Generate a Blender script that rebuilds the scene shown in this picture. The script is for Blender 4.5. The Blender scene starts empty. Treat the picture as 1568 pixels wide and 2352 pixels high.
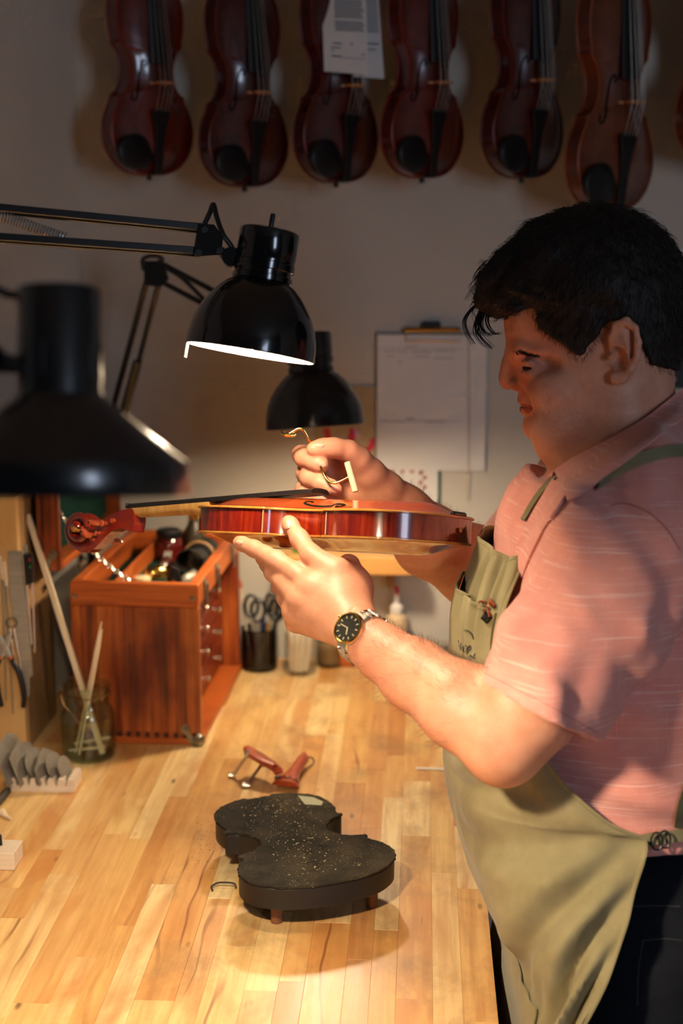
import bpy, bmesh, math, random
import numpy as np
from mathutils import Vector, Matrix, Quaternion
from mathutils.bvhtree import BVHTree

random.seed(7); RNG = np.random.default_rng(7)
SC = bpy.context.scene
COL = SC.collection
pi = math.pi
rad = math.radians

# ------------------------------------------------------------------ camera
F = 3267.0                                   # focal length in pixels of the 1568x2352 frame
YAW, PIT = rad(3.26), rad(11.35)
CAM = np.array([0.0, 0.0, 1.76])
FWD = np.array([-math.sin(YAW)*math.cos(PIT), math.cos(YAW)*math.cos(PIT), -math.sin(PIT)])
RT = np.array([math.cos(YAW), math.sin(YAW), 0.0])
UP = np.cross(RT, FWD)
cd = bpy.data.cameras.new('camera'); cam = bpy.data.objects.new('camera', cd); COL.objects.link(cam)
cd.sensor_fit = 'VERTICAL'; cd.sensor_height = 36.0; cd.sensor_width = 24.0; cd.lens = 36.0*F/2352
cd.clip_start = 0.05; cd.clip_end = 50
cam.matrix_world = Matrix(((RT[0], UP[0], -FWD[0], CAM[0]), (RT[1], UP[1], -FWD[1], CAM[1]), (RT[2], UP[2], -FWD[2], CAM[2]), (0, 0, 0, 1)))
cd.dof.use_dof = True; cd.dof.focus_distance = 1.74; cd.dof.aperture_fstop = 3.2
SC.camera = cam
SC.cycles.max_bounces = 5; SC.cycles.diffuse_bounces = 3; SC.cycles.glossy_bounces = 2; SC.cycles.transparent_max_bounces = 10; SC.cycles.caustics_reflective = False; SC.cycles.caustics_refractive = False; SC.cycles.adaptive_threshold = 0.06; SC.cycles.adaptive_min_samples = 24

# ------------------------------------------------------------------ view, world, daylight
SC.view_settings.view_transform = 'Standard'; SC.view_settings.look = 'None'
SC.view_settings.gamma = 1.0; SC.view_settings.use_curve_mapping = False
SC.view_settings.exposure = 0.0
wd = bpy.data.worlds.new('world'); SC.world = wd; wd.use_nodes = True
wd.node_tree.nodes['Background'].inputs[0].default_value = (0.55, 0.60, 0.75, 1)
wd.node_tree.nodes['Background'].inputs[1].default_value = 0.022
def area(name, loc, target, sx, sy, power, color):
    l = bpy.data.lights.new(name, 'AREA'); l.shape = 'RECTANGLE'; l.size = sx; l.size_y = sy; l.energy = power; l.color = color
    o = bpy.data.objects.new(name, l); COL.objects.link(o); o.location = loc
    o.rotation_euler = (Vector(target)-Vector(loc)).to_track_quat('-Z', 'Y').to_euler()
    return o
area('window_daylight', (1.6, -1.1, 1.95), (0.0, 2.0, 1.35), 0.5, 1.2, 19.0, (0.66, 0.78, 1.0))
LAMP_COL = (1.0, 0.80, 0.545)

def ray(px, py): return RT*(px-784)/F + UP*(1176-py)/F + FWD
def P(px, py, d): return CAM + ray(px, py)*d            # the point at depth d metres seen at a pixel
def G(px, py, z=0.90):                                   # on a level plane
    r = ray(px, py); return CAM + r*((z-CAM[2])/r[2])
def W(px, py, Y):                                        # on an upright plane parallel to the back wall
    r = ray(px, py); return CAM + r*(Y/r[1])
def D3(dx, dy, dz): return RT*dx - UP*dy + FWD*dz        # a direction given right / down / away
def nrm(v): v = np.asarray(v, float); return v/np.linalg.norm(v)

# ------------------------------------------------------------------ scene graph helpers
ROOTM = {}
def thing(name, label, cat, loc=(0, 0, 0), rot=None, group=None, kind=None):
    o = bpy.data.objects.new(name, None); COL.objects.link(o)
    o.empty_display_size = 0.05
    M = Matrix.Translation(Vector(loc))
    if rot is not None: M = M @ rot.to_4x4()
    o.matrix_world = M; ROOTM[o.name] = M
    tag(o, label, cat, group, kind); return o
def tag(o, label=None, cat=None, group=None, kind=None):
    if label: o['label'] = label
    if cat: o['category'] = cat
    if group: o['group'] = group
    if kind: o['kind'] = kind
    return o
def copy_tree(o, parent=None):
    c = o.copy(); COL.objects.link(c); c.parent = parent
    for ch in list(o.children): copy_tree(ch, c)
    return c

class MB:
    """mesh builder: collects shapes, then links them as one mesh object"""
    def __init__(self): self.v = []; self.f = []; self.m = []; self.n = 0
    def add(self, verts, faces, mi=0, T=None):
        verts = np.asarray(verts, float).reshape(-1, 3)
        if T is not None:
            A = np.array(T); verts = verts @ A[:3, :3].T + A[:3, 3]
        self.v.append(verts)
        for f in faces: self.f.append([i+self.n for i in f]); self.m.append(mi)
        self.n += len(verts); return self
    def box(self, c, s, R=None, bev=0.0, mi=0):
        s = np.asarray(s, float)/2
        b = min(bev, s.min()*0.9)
        vs = []; 
        if b <= 0:
            vs = [(x*s[0], y*s[1], z*s[2]) for x in (-1, 1) for y in (-1, 1) for z in (-1, 1)]
            fs = [(0, 1, 3, 2), (4, 6, 7, 5), (0, 4, 5, 1), (2, 3, 7, 6), (0, 2, 6, 4), (1, 5, 7, 3)]
        else:
            idx = {}
            for x in (-1, 1):
                for y in (-1, 1):
                    for z in (-1, 1):
                        for a in range(3):
                            q = [x*(s[0]-b), y*(s[1]-b), z*(s[2]-b)]; q[a] = (x, y, z)[a]*s[a]
                            idx[(x, y, z, a)] = len(vs); vs.append(q)
            fs = []
            for a in range(3):
                u, w = (a+1) % 3, (a+2) % 3
                for sg in (-1, 1):
                    loop = []
                    for (p, q) in ((-1, -1), (1, -1), (1, 1), (-1, 1)):
                        k = [0, 0, 0]; k[a] = sg; k[u] = p; k[w] = q; loop.append(idx[(*k, a)])
                    fs.append(loop if sg > 0 else loop[::-1])
                for p in (-1, 1):
                    for q in (-1, 1):
                        k0 = [0, 0, 0]; k1 = [0, 0, 0]; k0[a] = -1; k1[a] = 1; k0[u] = k1[u] = p; k0[w] = k1[w] = q
                        l = [idx[(*k0, u)], idx[(*k1, u)], idx[(*k1, w)], idx[(*k0, w)]]
                        fs.append(l if p*q < 0 else l[::-1])
            for x in (-1, 1):
                for y in (-1, 1):
                    for z in (-1, 1):
                        l = [idx[(x, y, z, 0)], idx[(x, y, z, 1)], idx[(x, y, z, 2)]]
                        fs.append(l if x*y*z > 0 else l[::-1])
        vs = np.array(vs)
        if R is not None: vs = vs @ np.array(R)[:3, :3].T
        return self.add(vs+np.asarray(c, float), fs, mi)
    def tube(self, pts, r, n=10, cap=True, mi=0, flat=None, closed=False):
        pts = np.asarray(pts, float); m = len(pts)
        rr = np.broadcast_to(np.asarray(r, float), (m,)) if np.ndim(r) < 2 else None
        tan = np.zeros_like(pts)
        if closed: tan = np.roll(pts, -1, 0)-np.roll(pts, 1, 0)
        else:
            tan[1:-1] = pts[2:]-pts[:-2]; tan[0] = pts[1]-pts[0]; tan[-1] = pts[-1]-pts[-2]
        tan /= np.maximum(np.linalg.norm(tan, axis=1, keepdims=True), 1e-9)
        if flat is not None: a = np.asarray(flat, float)
        else: a = np.array([0, 0, 1.0]) if abs(tan[0][2]) < .9 else np.array([1.0, 0, 0])
        vs = []
        for i in range(m):
            a = a-tan[i]*(a@tan[i]); a = a/np.linalg.norm(a); b = np.cross(tan[i], a)
            ra, rb = (rr[i], rr[i]) if rr is not None else (r[i][0], r[i][1])
            for k in range(n):
                t = 2*pi*k/n; vs.append(pts[i]+a*math.cos(t)*ra+b*math.sin(t)*rb)
        fs = []
        for i in range(m if closed else m-1):
            j = (i+1) % m
            for k in range(n):
                k2 = (k+1) % n; fs.append((i*n+k, i*n+k2, j*n+k2, j*n+k))
        if cap and not closed: fs.append(list(range(n))[::-1]); fs.append([(m-1)*n+k for k in range(n)])
        return self.add(vs, fs, mi)
    def cyl(self, a, b, r0, r1=None, n=16, mi=0): return self.tube([a, b], [r0, r0 if r1 is None else r1], n, mi=mi)
    def rod(self, a, b, r, n=14, bev=.0008, mi=0):
        a = np.asarray(a, float); b = np.asarray(b, float); d = nrm(b-a)
        return self.tube([a, a+d*bev, b-d*bev, b], [r-bev, r, r, r-bev], n, mi=mi)
    def lathe(self, prof, T=None, n=40, mi=0, cap0=False, cap1=False, arc=2*pi):
        vs = []; fs = []; m = len(prof); full = abs(arc-2*pi) < 1e-6; nn = n if full else n+1
        for r, z in prof:
            for k in range(nn):
                t = arc*k/n; vs.append((r*math.cos(t), r*math.sin(t), z))
        for i in range(m-1):
            for k in range(n):
                k2 = (k+1) % nn; fs.append((i*nn+k, i*nn+k2, (i+1)*nn+k2, (i+1)*nn+k))
        if cap0: fs.append([k for k in range(nn)][::-1])
        if cap1: fs.append([(m-1)*nn+k for k in range(nn)])
        return self.add(vs, fs, mi, T)
    def prism(self, poly, z0, z1, T=None, mi=0, bev=0.0, side_mi=None):
        poly = np.asarray(poly, float); n = len(poly)
        area2 = sum(poly[i][0]*poly[(i+1) % n][1]-poly[(i+1) % n][0]*poly[i][1] for i in range(n))
        if area2 < 0: poly = poly[::-1]
        rings = []
        if bev > 0:
            nxt = np.roll(poly, -1, 0); prv = np.roll(poly, 1, 0); t = nxt-prv
            t /= np.maximum(np.linalg.norm(t, axis=1, keepdims=True), 1e-9)
            ins = poly+np.stack([-t[:, 1], t[:, 0]], 1)*bev
            rings = [(ins, z0), (poly, z0+bev), (poly, z1-bev), (ins, z1)]
        else: rings = [(poly, z0), (poly, z1)]
        vs = [(x, y, z) for q, z in rings for x, y in q]; fs = []
        sm = mi if side_mi is None else side_mi
        for i in range(len(rings)-1):
            for k in range(n): fs.append((i*n+k, i*n+(k+1) % n, (i+1)*n+(k+1) % n, (i+1)*n+k))
        self.add(vs, fs, sm, T)
        base = self.n-len(vs)
        self.f.append([base+k for k in range(n)][::-1]); self.m.append(mi)
        self.f.append([base+(len(rings)-1)*n+k for k in range(n)]); self.m.append(mi)
        return self
    def grid(self, V, mi=0, closed_u=False):
        V = np.asarray(V, float); a, b = V.shape[:2]; fs = []
        for i in range(a if closed_u else a-1):
            i2 = (i+1) % a
            for j in range(b-1): fs.append((i*b+j, i2*b+j, i2*b+j+1, i*b+j+1))
        return self.add(V.reshape(-1, 3), fs, mi)
    def mesh(self, name, mats, inv=None, smooth=35):
        V = np.concatenate(self.v) if self.v else np.zeros((0, 3))
        if inv is not None:
            A = np.array(inv); V = V @ A[:3, :3].T + A[:3, 3]
        me = bpy.data.meshes.new(name); me.from_pydata(V.tolist(), [], self.f)
        for m in (mats if isinstance(mats, (list, tuple)) else [mats]): me.materials.append(m)
        if any(self.m): me.polygons.foreach_set('material_index', self.m)
        me.validate(clean_customdata=False)
        if smooth:
            me.polygons.foreach_set('use_smooth', [True]*len(me.polygons))
            me.set_sharp_from_angle(angle=rad(smooth))
        me.update(); return me
    def build(self, name, mats, parent=None, label=None, world=True, smooth=35):
        """verts are in world space unless world=False (then local to the top-level thing)"""
        inv = None
        root = parent
        while root is not None and root.parent is not None: root = root.parent
        if parent is not None and world: inv = ROOTM[root.name].inverted() if root.name in ROOTM else None
        o = bpy.data.objects.new(name, self.mesh(name, mats, inv, smooth)); COL.objects.link(o)
        o.parent = parent
        if label: o['label'] = label
        return o

def frame(z, x=None, o=(0, 0, 0)):
    """4x4 with local z along z, local x as near x as possible"""
    z = nrm(z)
    x = np.array([1.0, 0, 0]) if x is None else np.asarray(x, float)
    if abs(nrm(x)@z) > .98: x = np.array([0, 1.0, 0])
    x = nrm(x-z*(x@z)); y = np.cross(z, x)
    M = np.eye(4); M[:3, 0] = x; M[:3, 1] = y; M[:3, 2] = z; M[:3, 3] = o; return M
def catmull(pts, n=6, closed=False):
    pts = np.asarray(pts, float); m = len(pts); out = []
    rng = range(m) if closed else range(m-1)
    for i in rng:
        if closed: p0, p1, p2, p3 = pts[(i-1) % m], pts[i], pts[(i+1) % m], pts[(i+2) % m]
        else:
            p1, p2 = pts[i], pts[i+1]
            p0 = pts[i-1] if i > 0 else 2*p1-p2
            p3 = pts[i+2] if i+2 < m else 2*p2-p1
        for k in range(n):
            t = k/n
            out.append(.5*((2*p1)+(-p0+p2)*t+(2*p0-5*p1+4*p2-p3)*t*t+(-p0+3*p1-3*p2+p3)*t**3))
    if not closed: out.append(pts[-1])
    return np.array(out)

# ------------------------------------------------------------------ materials
def S(r, g, b):
    f = lambda c: (c/255/12.92) if c/255 <= .04045 else ((c/255+.055)/1.055)**2.4
    return (f(r), f(g), f(b), 1.0)
class NT:
    def __init__(self, name):
        self.mat = bpy.data.materials.new(name); self.mat.use_nodes = True
        self.t = self.mat.node_tree; self.b = self.t.nodes['Principled BSDF']; self._co = None
    def n(self, typ, **kw):
        x = self.t.nodes.new(typ)
        for k, v in kw.items(): setattr(x, k, v)
        return x
    def L(self, a, b): self.t.links.new(a, b)
    def co(self, scale=(1, 1, 1), rnd=False, rot=(0, 0, 0), coord='Object'):
        tc = self.n('ShaderNodeTexCoord'); mp = self.n('ShaderNodeMapping')
        mp.inputs['Scale'].default_value = scale; mp.inputs['Rotation'].default_value = rot
        src = tc.outputs[coord]
        if rnd:
            oi = self.n('ShaderNodeObjectInfo'); mu = self.n('ShaderNodeVectorMath', operation='MULTIPLY_ADD')
            self.L(oi.outputs['Random'], mu.inputs[0]); mu.inputs[1].default_value = (37.0, 23.0, 51.0); self.L(src, mu.inputs[2]); src = mu.outputs[0]
        self.L(src, mp.inputs[0]); return mp.outputs[0]
    def noise(self, co, scale=5, detail=4, rough=.55, dist=0):
        x = self.n('ShaderNodeTexNoise'); x.inputs['Scale'].default_value = scale; x.inputs['Detail'].default_value = detail
        x.inputs['Roughness'].default_value = rough; x.inputs['Distortion'].default_value = dist
        self.L(co, x.inputs['Vector']); return x.outputs['Fac']
    def wave(self, co, scale=5, dist=3, detail=2, dscale=1.5, dirn='X'):
        x = self.n('ShaderNodeTexWave', bands_direction=dirn); x.inputs['Scale'].default_value = scale
        x.inputs['Distortion'].default_value = dist; x.inputs['Detail'].default_value = detail; x.inputs['Detail Scale'].default_value = dscale
        self.L(co, x.inputs['Vector']); return x.outputs['Fac']
    def ramp(self, fac, stops, interp='LINEAR'):
        x = self.n('ShaderNodeValToRGB'); cr = x.color_ramp; cr.interpolation = interp
        while len(cr.elements) > 1: cr.elements.remove(cr.elements[-1])
        for i, (p, c) in enumerate(stops):
            e = cr.elements[0] if i == 0 else cr.elements.new(p)
            e.position = p; e.color = c if len(c) == 4 else (*c, 1)
        self.L(fac, x.inputs[0]); return x.outputs[0]
    def mix(self, a, b, fac, mode='MIX'):
        x = self.n('ShaderNodeMix', data_type='RGBA', blend_type=mode)
        for s, v in ((0, fac), (6, a), (7, b)):
            if hasattr(v, 'is_linked') or hasattr(v, 'links'): self.L(v, x.inputs[s])
            elif s == 0: x.inputs[0].default_value = v
            else: x.inputs[s].default_value = v
        return x.outputs[2]
    def math(self, op, a, b=0.0):
        x = self.n('ShaderNodeMath', operation=op)
        for i, v in enumerate((a, b)):
            if hasattr(v, 'links'): self.L(v, x.inputs[i])
            else: x.inputs[i].default_value = v
        return x.outputs[0]
    def bump(self, h, strength=.2, dist=.001):
        x = self.n('ShaderNodeBump'); x.inputs['Strength'].default_value = strength; x.inputs['Distance'].default_value = dist
        self.L(h, x.inputs['Height']); self.L(x.outputs[0], self.b.inputs['Normal']); return self
    def set(self, **kw):
        for k, v in kw.items():
            k = {'color': 'Base Color', 'rough': 'Roughness', 'metal': 'Metallic', 'coat': 'Coat Weight', 'coatr': 'Coat Roughness', 'trans': 'Transmission Weight',
                 'ior': 'IOR', 'spec': 'Specular IOR Level', 'emit': 'Emission Color', 'emits': 'Emission Strength', 'alpha': 'Alpha', 'sheen': 'Sheen Weight', 'sss': 'Subsurface Weight',
                 'sssr': 'Subsurface Radius', 'ssss': 'Subsurface Scale', 'aniso': 'Anisotropic'}[k]
            i = self.b.inputs[k]
            if hasattr(v, 'links'): self.L(v, i)
            else: i.default_value = v
        return self
MATS = {}
def plain(name, c1, c2=None, scale=30, rough=.5, metal=0, stretch=(1, 1, 1), bump=0, bscale=None, coat=0, spec=.5, rnd=False, lo=.3, hi=.7, **kw):
    if name in MATS: return MATS[name]
    t = NT(name); co = t.co(stretch, rnd); f = t.noise(co, scale)
    c2 = c2 or tuple(min(1, x*1.25) for x in c1[:3])+(1,)
    t.set(color=t.ramp(f, [(lo, c1), (hi, c2)]), rough=rough, metal=metal, coat=coat, spec=spec, **kw)
    if bump: t.bump(t.noise(co, bscale or scale*3), bump)
    MATS[name] = t.mat; return t.mat
# ------------------------------------------------------------------ shared procedural materials
def m_wall():
    t = NT('wall_paint'); co = t.co()
    t.set(color=t.ramp(t.noise(co, 2.2, 3), [(.3, S(196, 190, 178)), (.7, S(206, 200, 189))]), rough=.85, spec=.25)
    t.bump(t.noise(co, 220, 2), .12, .0006); return t.mat
M_WALL = m_wall()
def m_stave():
    t = NT('bench_maple'); oi = t.n('ShaderNodeObjectInfo')
    base = t.ramp(oi.outputs['Random'], [(0, S(246, 222, 168)), (.18, S(236, 202, 138)), (.4, S(228, 186, 118)), (.58, S(212, 158, 92)), (.74, S(242, 212, 152)), (.88, S(192, 130, 70)), (1, S(222, 176, 108))])
    co = t.co((1, 1, 1), True)
    grain = t.noise(t.co((95, 5, 95), True), 1.0, 5, .6)
    c = t.mix(base, t.ramp(grain, [(.35, S(176, 120, 66)), (.62, (1, 1, 1, 1))]), .38, 'MULTIPLY')
    blot = t.ramp(t.noise(t.co((9, 3.2, 9), True), 1.0, 4, .6, 1.2), [(.46, (0, 0, 0, 1)), (.68, (1, 1, 1, 1))])
    c = t.mix(c, S(186, 118, 58), t.math('MULTIPLY', blot, .68))
    vein = t.ramp(t.wave(t.co((7, 1.6, 7), True), 1.3, 9, 3, 1.1), [(.0, (1, 1, 1, 1)), (.06, (0, 0, 0, 1))])
    msk = t.ramp(t.noise(t.co((4, 2, 4), True), 1.4, 2), [(.56, (0, 0, 0, 1)), (.68, (1, 1, 1, 1))])
    c = t.mix(c, S(120, 58, 24), t.math('MULTIPLY', t.math('MULTIPLY', vein, msk), .75))
    crk = t.ramp(t.noise(t.co((120, 5.5, 120), True), 1.0, 3, .6), [(.69, (0, 0, 0, 1)), (.73, (1, 1, 1, 1))]); cmk = t.ramp(t.noise(t.co((9, 2.5, 9), True), 1.0, 2), [(.50, (0, 0, 0, 1)), (.62, (1, 1, 1, 1))])
    c = t.mix(c, S(74, 38, 20), t.math('MULTIPLY', t.math('MULTIPLY', crk, cmk), .85))
    vo = t.n('ShaderNodeTexVoronoi'); vo.inputs['Scale'].default_value = 1.0; t.L(t.co((17, 6.5, 17), True), vo.inputs['Vector'])
    kn = t.ramp(vo.outputs['Distance'], [(.03, (1, 1, 1, 1)), (.085, (0, 0, 0, 1))])
    c = t.mix(c, S(70, 40, 22), t.math('MULTIPLY', kn, .8))
    # grey work stains near the man's edge of the bench
    tc = t.n('ShaderNodeTexCoord'); sx = t.n('ShaderNodeSeparateXYZ'); t.L(tc.outputs['Object'], sx.inputs[0])
    edge = t.ramp(t.math('ADD', t.math('MULTIPLY', sx.outputs[0], 3.0), .72), [(.35, (0, 0, 0, 1)), (.95, (1, 1, 1, 1))])
    st = t.ramp(t.noise(t.co((11, 8, 11)), 1.0, 5, .7), [(.48, (0, 0, 0, 1)), (.75, (1, 1, 1, 1))])
    c = t.mix(c, S(120, 92, 62), t.math('MULTIPLY', t.math('MULTIPLY', st, edge), .65))
    sc = t.ramp(t.noise(t.co((160, 14, 40), rot=(0, 0, .5)), 1.0, 2), [(.70, (0, 0, 0, 1)), (.76, (1, 1, 1, 1))])
    c = t.mix(c, S(110, 78, 48), t.math('MULTIPLY', t.math('MULTIPLY', sc, edge), .5))
    t.set(color=c, rough=t.ramp(grain, [(.3, (.34,)*3), (.7, (.46,)*3)]), coat=.18, coatr=.3)
    t.bump(grain, .10, .0006); return t.mat
M_STAVE = m_stave()
M_PAPER = plain('paper_white', S(222, 219, 216), S(232, 229, 226), 8, .8, spec=.2)
M_INK = plain('print_grey', S(88, 86, 90), S(110, 108, 112), 60, .8, spec=.2)
M_STEEL = plain('brushed_steel', S(170, 164, 152), S(196, 190, 178), 14, .4, .55, stretch=(1, 1, 9))
M_BLADE = plain('scraper_steel', S(132, 124, 112), S(164, 156, 142), 26, .45, .45)
M_NICKEL = plain('nickel', S(196, 190, 178), S(216, 210, 200), 40, .22, 1.0)
M_BRASS = plain('polished_brass', S(226, 178, 84), S(240, 200, 112), 60, .16, 1.0)
M_BLACKP = plain('black_plastic', S(16, 16, 18), S(26, 26, 28), 80, .42)
M_GLOSSBLK = plain('gloss_black_enamel', S(9, 9, 10), S(14, 13, 13), 20, .16, coat=.6, coatr=.06)
M_SATINBLK = plain('satin_black_enamel', S(10, 11, 13), S(15, 16, 18), 30, .30, coat=.8, coatr=.16)
M_WHITEEN = plain('white_reflector', S(236, 232, 224), S(242, 238, 230), 20, .45)
M_PALEWOOD = plain('pale_wood', S(214, 188, 150), S(232, 212, 180), 3, .6, stretch=(60, 60, 6), bump=.1)

def bulb_mat(name, strength):
    t = NT(name); t.set(color=(1, .9, .75, 1), emit=(*LAMP_COL, 1), emits=strength, rough=.4)
    f = t.noise(t.co(), 20); return t.mat

# ------------------------------------------------------------------ the room
WALL_Y = 2.78
def struct(name, mb, m, label=None):
    o = mb.build(name, m, smooth=0); o['kind'] = 'structure'; return o
struct('floor', MB().box((0.5, 0.9, -.03), (6.4, 6.0, .06)), plain('floor_concrete', S(120, 112, 104), S(142, 134, 124), 6, .6, bump=.1))
struct('wall_back', MB().box((0.75, WALL_Y+.06, 1.4), (4.6, .12, 2.8)), M_WALL)
corner = W(190, 600, WALL_Y)[0]
la = rad(25)                                     # the left wall opens outwards towards the camera
ldir = np.array([-math.sin(la), -math.cos(la), 0]); lno = np.array([-math.cos(la), math.sin(la), 0])
LW = 3.2
struct('wall_left', MB().box(np.array([corner, WALL_Y, 1.4])+ldir*LW/2+lno*.06, (.12, LW, 2.8), np.array(Matrix.Rotation(-la, 3, 'Z'))), M_WALL)
struct('wall_right', MB().box((2.36, 1.55, 1.4), (.12, 2.58, 2.8)), M_WALL)
struct('ceiling', MB().box((0.5, 0.9, 2.84), (6.4, 6.0, .08)), plain('ceiling_paint', S(150, 146, 140), S(160, 156, 150), 5, .9))

# ------------------------------------------------------------------ workbench of glued staves
BT = 0.90; EDGE = 0.0915
bench = thing('workbench', 'long maple butcher-block workbench with worn honey-coloured top under the violin maker', 'workbench', (-.35, 1.75, 0))
x = EDGE; rows = []
while x > -.80:
    w = random.choice([.030, .034, .038, .042, .046]); rows.append((x-w, x)); x -= w
for a, b in rows:
    y = 2.765 if b > -.655 else 2.40
    y += 0
    first = True
    while y > .75:
        ln = random.uniform(.16, .46)
        if first: ln *= random.uniform(.3, 1); first = False
        y0 = max(y-ln, .74)
        if y0-.74 < .08: y0 = .74
        dz = random.uniform(-.0003, .0003)
        MB().box(((a+b)/2, (y+y0)/2, BT-.0225+dz), (b-a-.00012, y-y0-.00015, .045), bev=.00022).build('stave', M_STAVE, bench)
        y = y0
M_UNDER = plain('bench_frame_wood', S(150, 112, 70), S(172, 132, 86), 4, .6, stretch=(30, 30, 4))
MB().box((EDGE-.035, 1.72, BT-.10), (.03, 1.9, .11), bev=.003).build('apron_rail', M_UNDER, bench)
MB().box((-.62, 1.60, BT-.10), (.03, 1.6, .11), bev=.003).build('apron_rail', M_UNDER, bench)
for lx, ly in ((EDGE-.06, .85), (EDGE-.06, 2.68), (-.60, .85), (-.60, 2.32)):
    MB().box((lx, ly, .4225), (.08, .08, .845), bev=.004).build('leg', M_UNDER, bench)

# ------------------------------------------------------------------ papers and boards on the wall
WY = WALL_Y-.002
def wall_sheet(root, name, x0, y0, x1, y1, th, mat, off=0.0, skew=0.0):
    a = W(x0, y0, WY-off); b = W(x1, y1, WY-off)
    w, h = b[0]-a[0], a[2]-b[2]
    return MB().box(((a[0]+b[0])/2, WY-off-th/2, (a[2]+b[2])/2), (w, th, h), bev=min(.0004, th*.3)).build(name, mat, root)
def marks(root, lst, off, mat=None, name='printed_lines'):
    mb = MB()
    for (x0, y0, x1, y1) in lst:
        a = W(x0, y0, WY-off); b = W(x1, y1, WY-off)
        mb.box(((a[0]+b[0])/2, WY-off-.0001, (a[2]+b[2])/2), (max(b[0]-a[0], .0008), .0003, max(a[2]-b[2], .0008)))
    o = mb.build(name, mat or M_INK, root); o['kind'] = 'stuff'; return o
def at_wall(px, py): p = W(px, py, WY); return (p[0], WY, p[2])

cl = thing('clipboard', 'clipboard with white form paper and brass clip hanging on the back wall', 'clipboard', at_wall(988, 1080))
wall_sheet(cl, 'board', 862, 764, 1112, 1079, .004, plain('grey_board', S(96, 90, 84), S(112, 106, 98), 30, .6))
wall_sheet(cl, 'form_sheet', 866, 768, 1113, 1082, .0012, M_PAPER, .0042)
marks(cl, [(930, 795, 960, 797), (880, 806, 905, 808), (912, 806, 935, 808), (945, 806, 990, 809), (1000, 805, 1045, 807), (885, 818, 905, 820), (912, 830, 925, 832), (950, 818, 985, 820), (995, 822, 1040, 824),
           (868, 966, 892, 967.5), (904, 967, 930, 969), (932, 960, 952, 964), (975, 967, 1020, 970), (868, 967, 1060, 968), (868, 800, 1060, 800.7)], .0056, plain('print_pale', S(150, 146, 150), S(165, 160, 164), 60, .8))
mb = MB(); a = W(932, 757, WY); b = W(1055, 783, WY); cy = WY-.009
mb.tube([(a[0], cy, a[2]), (a[0], cy, b[2]), (b[0], cy, b[2]), (b[0], cy, a[2]), (a[0], cy, a[2])], .0013, 8)
mb.build('clip_wire', M_BRASS, cl)
a = W(928, 750, WY); b = W(1058, 762, WY)
MB().box(((a[0]+b[0])/2, WY-.011, (a[2]+b[2])/2), (b[0]-a[0], .012, a[2]-b[2]), bev=.003).build('clip_bar', M_BRASS, cl)
a = W(970, 737, WY); b = W(1012, 752, WY)
MB().box(((a[0]+b[0])/2, WY-.010, (a[2]+b[2])/2), (b[0]-a[0], .010, a[2]-b[2]), bev=.003).build('clip_lever', M_BLACKP, cl)
mb = MB(); mb.tube([W(1076, 768, WY-.007), W(1077, 900, WY-.008), W(1075, 1082, WY-.007), W(1073, 1150, WY-.004)], .0011, 6)
mb.build('hanging_string', plain('pale_string', S(196, 180, 160), S(210, 196, 178), 90, .9), cl)

kr = thing('kraft_paper', 'tan kraft paper sheet with a red brush drawing taped left of the clipboard', 'paper', at_wall(805, 1050))
wall_sheet(kr, 'sheet', 720, 886, 890, 1050, .001, plain('kraft_tan', S(178, 156, 118), S(190, 168, 130), 50, .85, spec=.2), .001)
M_RED = plain('red_paint', S(190, 22, 50), S(206, 40, 66), 40, .6); M_PINK = plain('pink_paint', S(206, 150, 190), S(220, 172, 206), 40, .6)
def stroke(root, pts, w, mat, name='brush_stroke', off=.0026):
    q = np.array([W(x, y, WY-off) for x, y in pts]); q[:, 1] = WY-off
    MB().tube(catmull(q, 6), [(.0005, w)]*(6*(len(q)-1)+1), 8, flat=(0, 1, 0)).build(name, mat, root)
stroke(kr, [(748, 984), (755, 1008), (764, 1030), (782, 1042)], .0060, M_RED)
stroke(kr, [(782, 1042), (800, 1030), (806, 1008), (812, 984)], .0070, M_RED)
stroke(kr, [(806, 1040), (830, 1040), (850, 1028), (856, 1014), (852, 1008)], .0058, M_RED)
stroke(kr, [(772, 1028), (790, 1040), (810, 1030)], .0060, M_RED)
stroke(kr, [(780, 1005), (788, 1020), (794, 1030)], .0050, M_PINK); stroke(kr, [(812, 984), (818, 996), (824, 1004)], .0045, M_PINK)

ce = thing('certificate', 'white certificate with rust-red scalloped border below the kraft paper on the wall', 'certificate', at_wall(850, 1262))
wall_sheet(ce, 'sheet', 690, 1052, 1003, 1262, .0015, M_PAPER, .002)
mb = MB(); k = 0
M_RUST = plain('rust_print', S(150, 66, 30), S(168, 82, 42), 60, .8)
def dot(mb, x, y, r): 
    p = W(x, y, WY-.0038); mb.tube([p, p+np.array([0, -.0003, 0])], r, 10)
for i, xx in enumerate(range(715, 976, 11)): dot(mb, xx, 1078+(4 if i % 2 else -3), .0042); dot(mb, xx, 1240+(4 if i % 2 else -3), .0042)
for i, yy in enumerate(range(1086, 1236, 11)): dot(mb, 970+(5 if i % 2 else -4), yy, .0042); dot(mb, 715+(5 if i % 2 else -4), yy, .0042)
mb.build('scalloped_border', M_RUST, ce)['kind'] = 'stuff'
marks(ce, [(880, 1108, 916, 1116), (800, 1108, 868, 1116), (790, 1136, 930, 1140), (820, 1152, 900, 1156)], .0038)
gf = thing('green_folder', 'narrow dark green folder edge showing behind the certificate', 'folder', at_wall(1005, 1190))
wall_sheet(gf, 'cover', 960, 1078, 1010, 1240, .0015, plain('green_card', S(24, 74, 62), S(34, 90, 76), 40, .7))
sh = thing('wall_ledge', 'narrow honey-coloured wooden ledge on the wall behind the raised hand', 'shelf', at_wall(800, 1312))
a = W(640, 1268, WALL_Y-.05); b = W(945, 1312, WALL_Y-.05)
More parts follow.
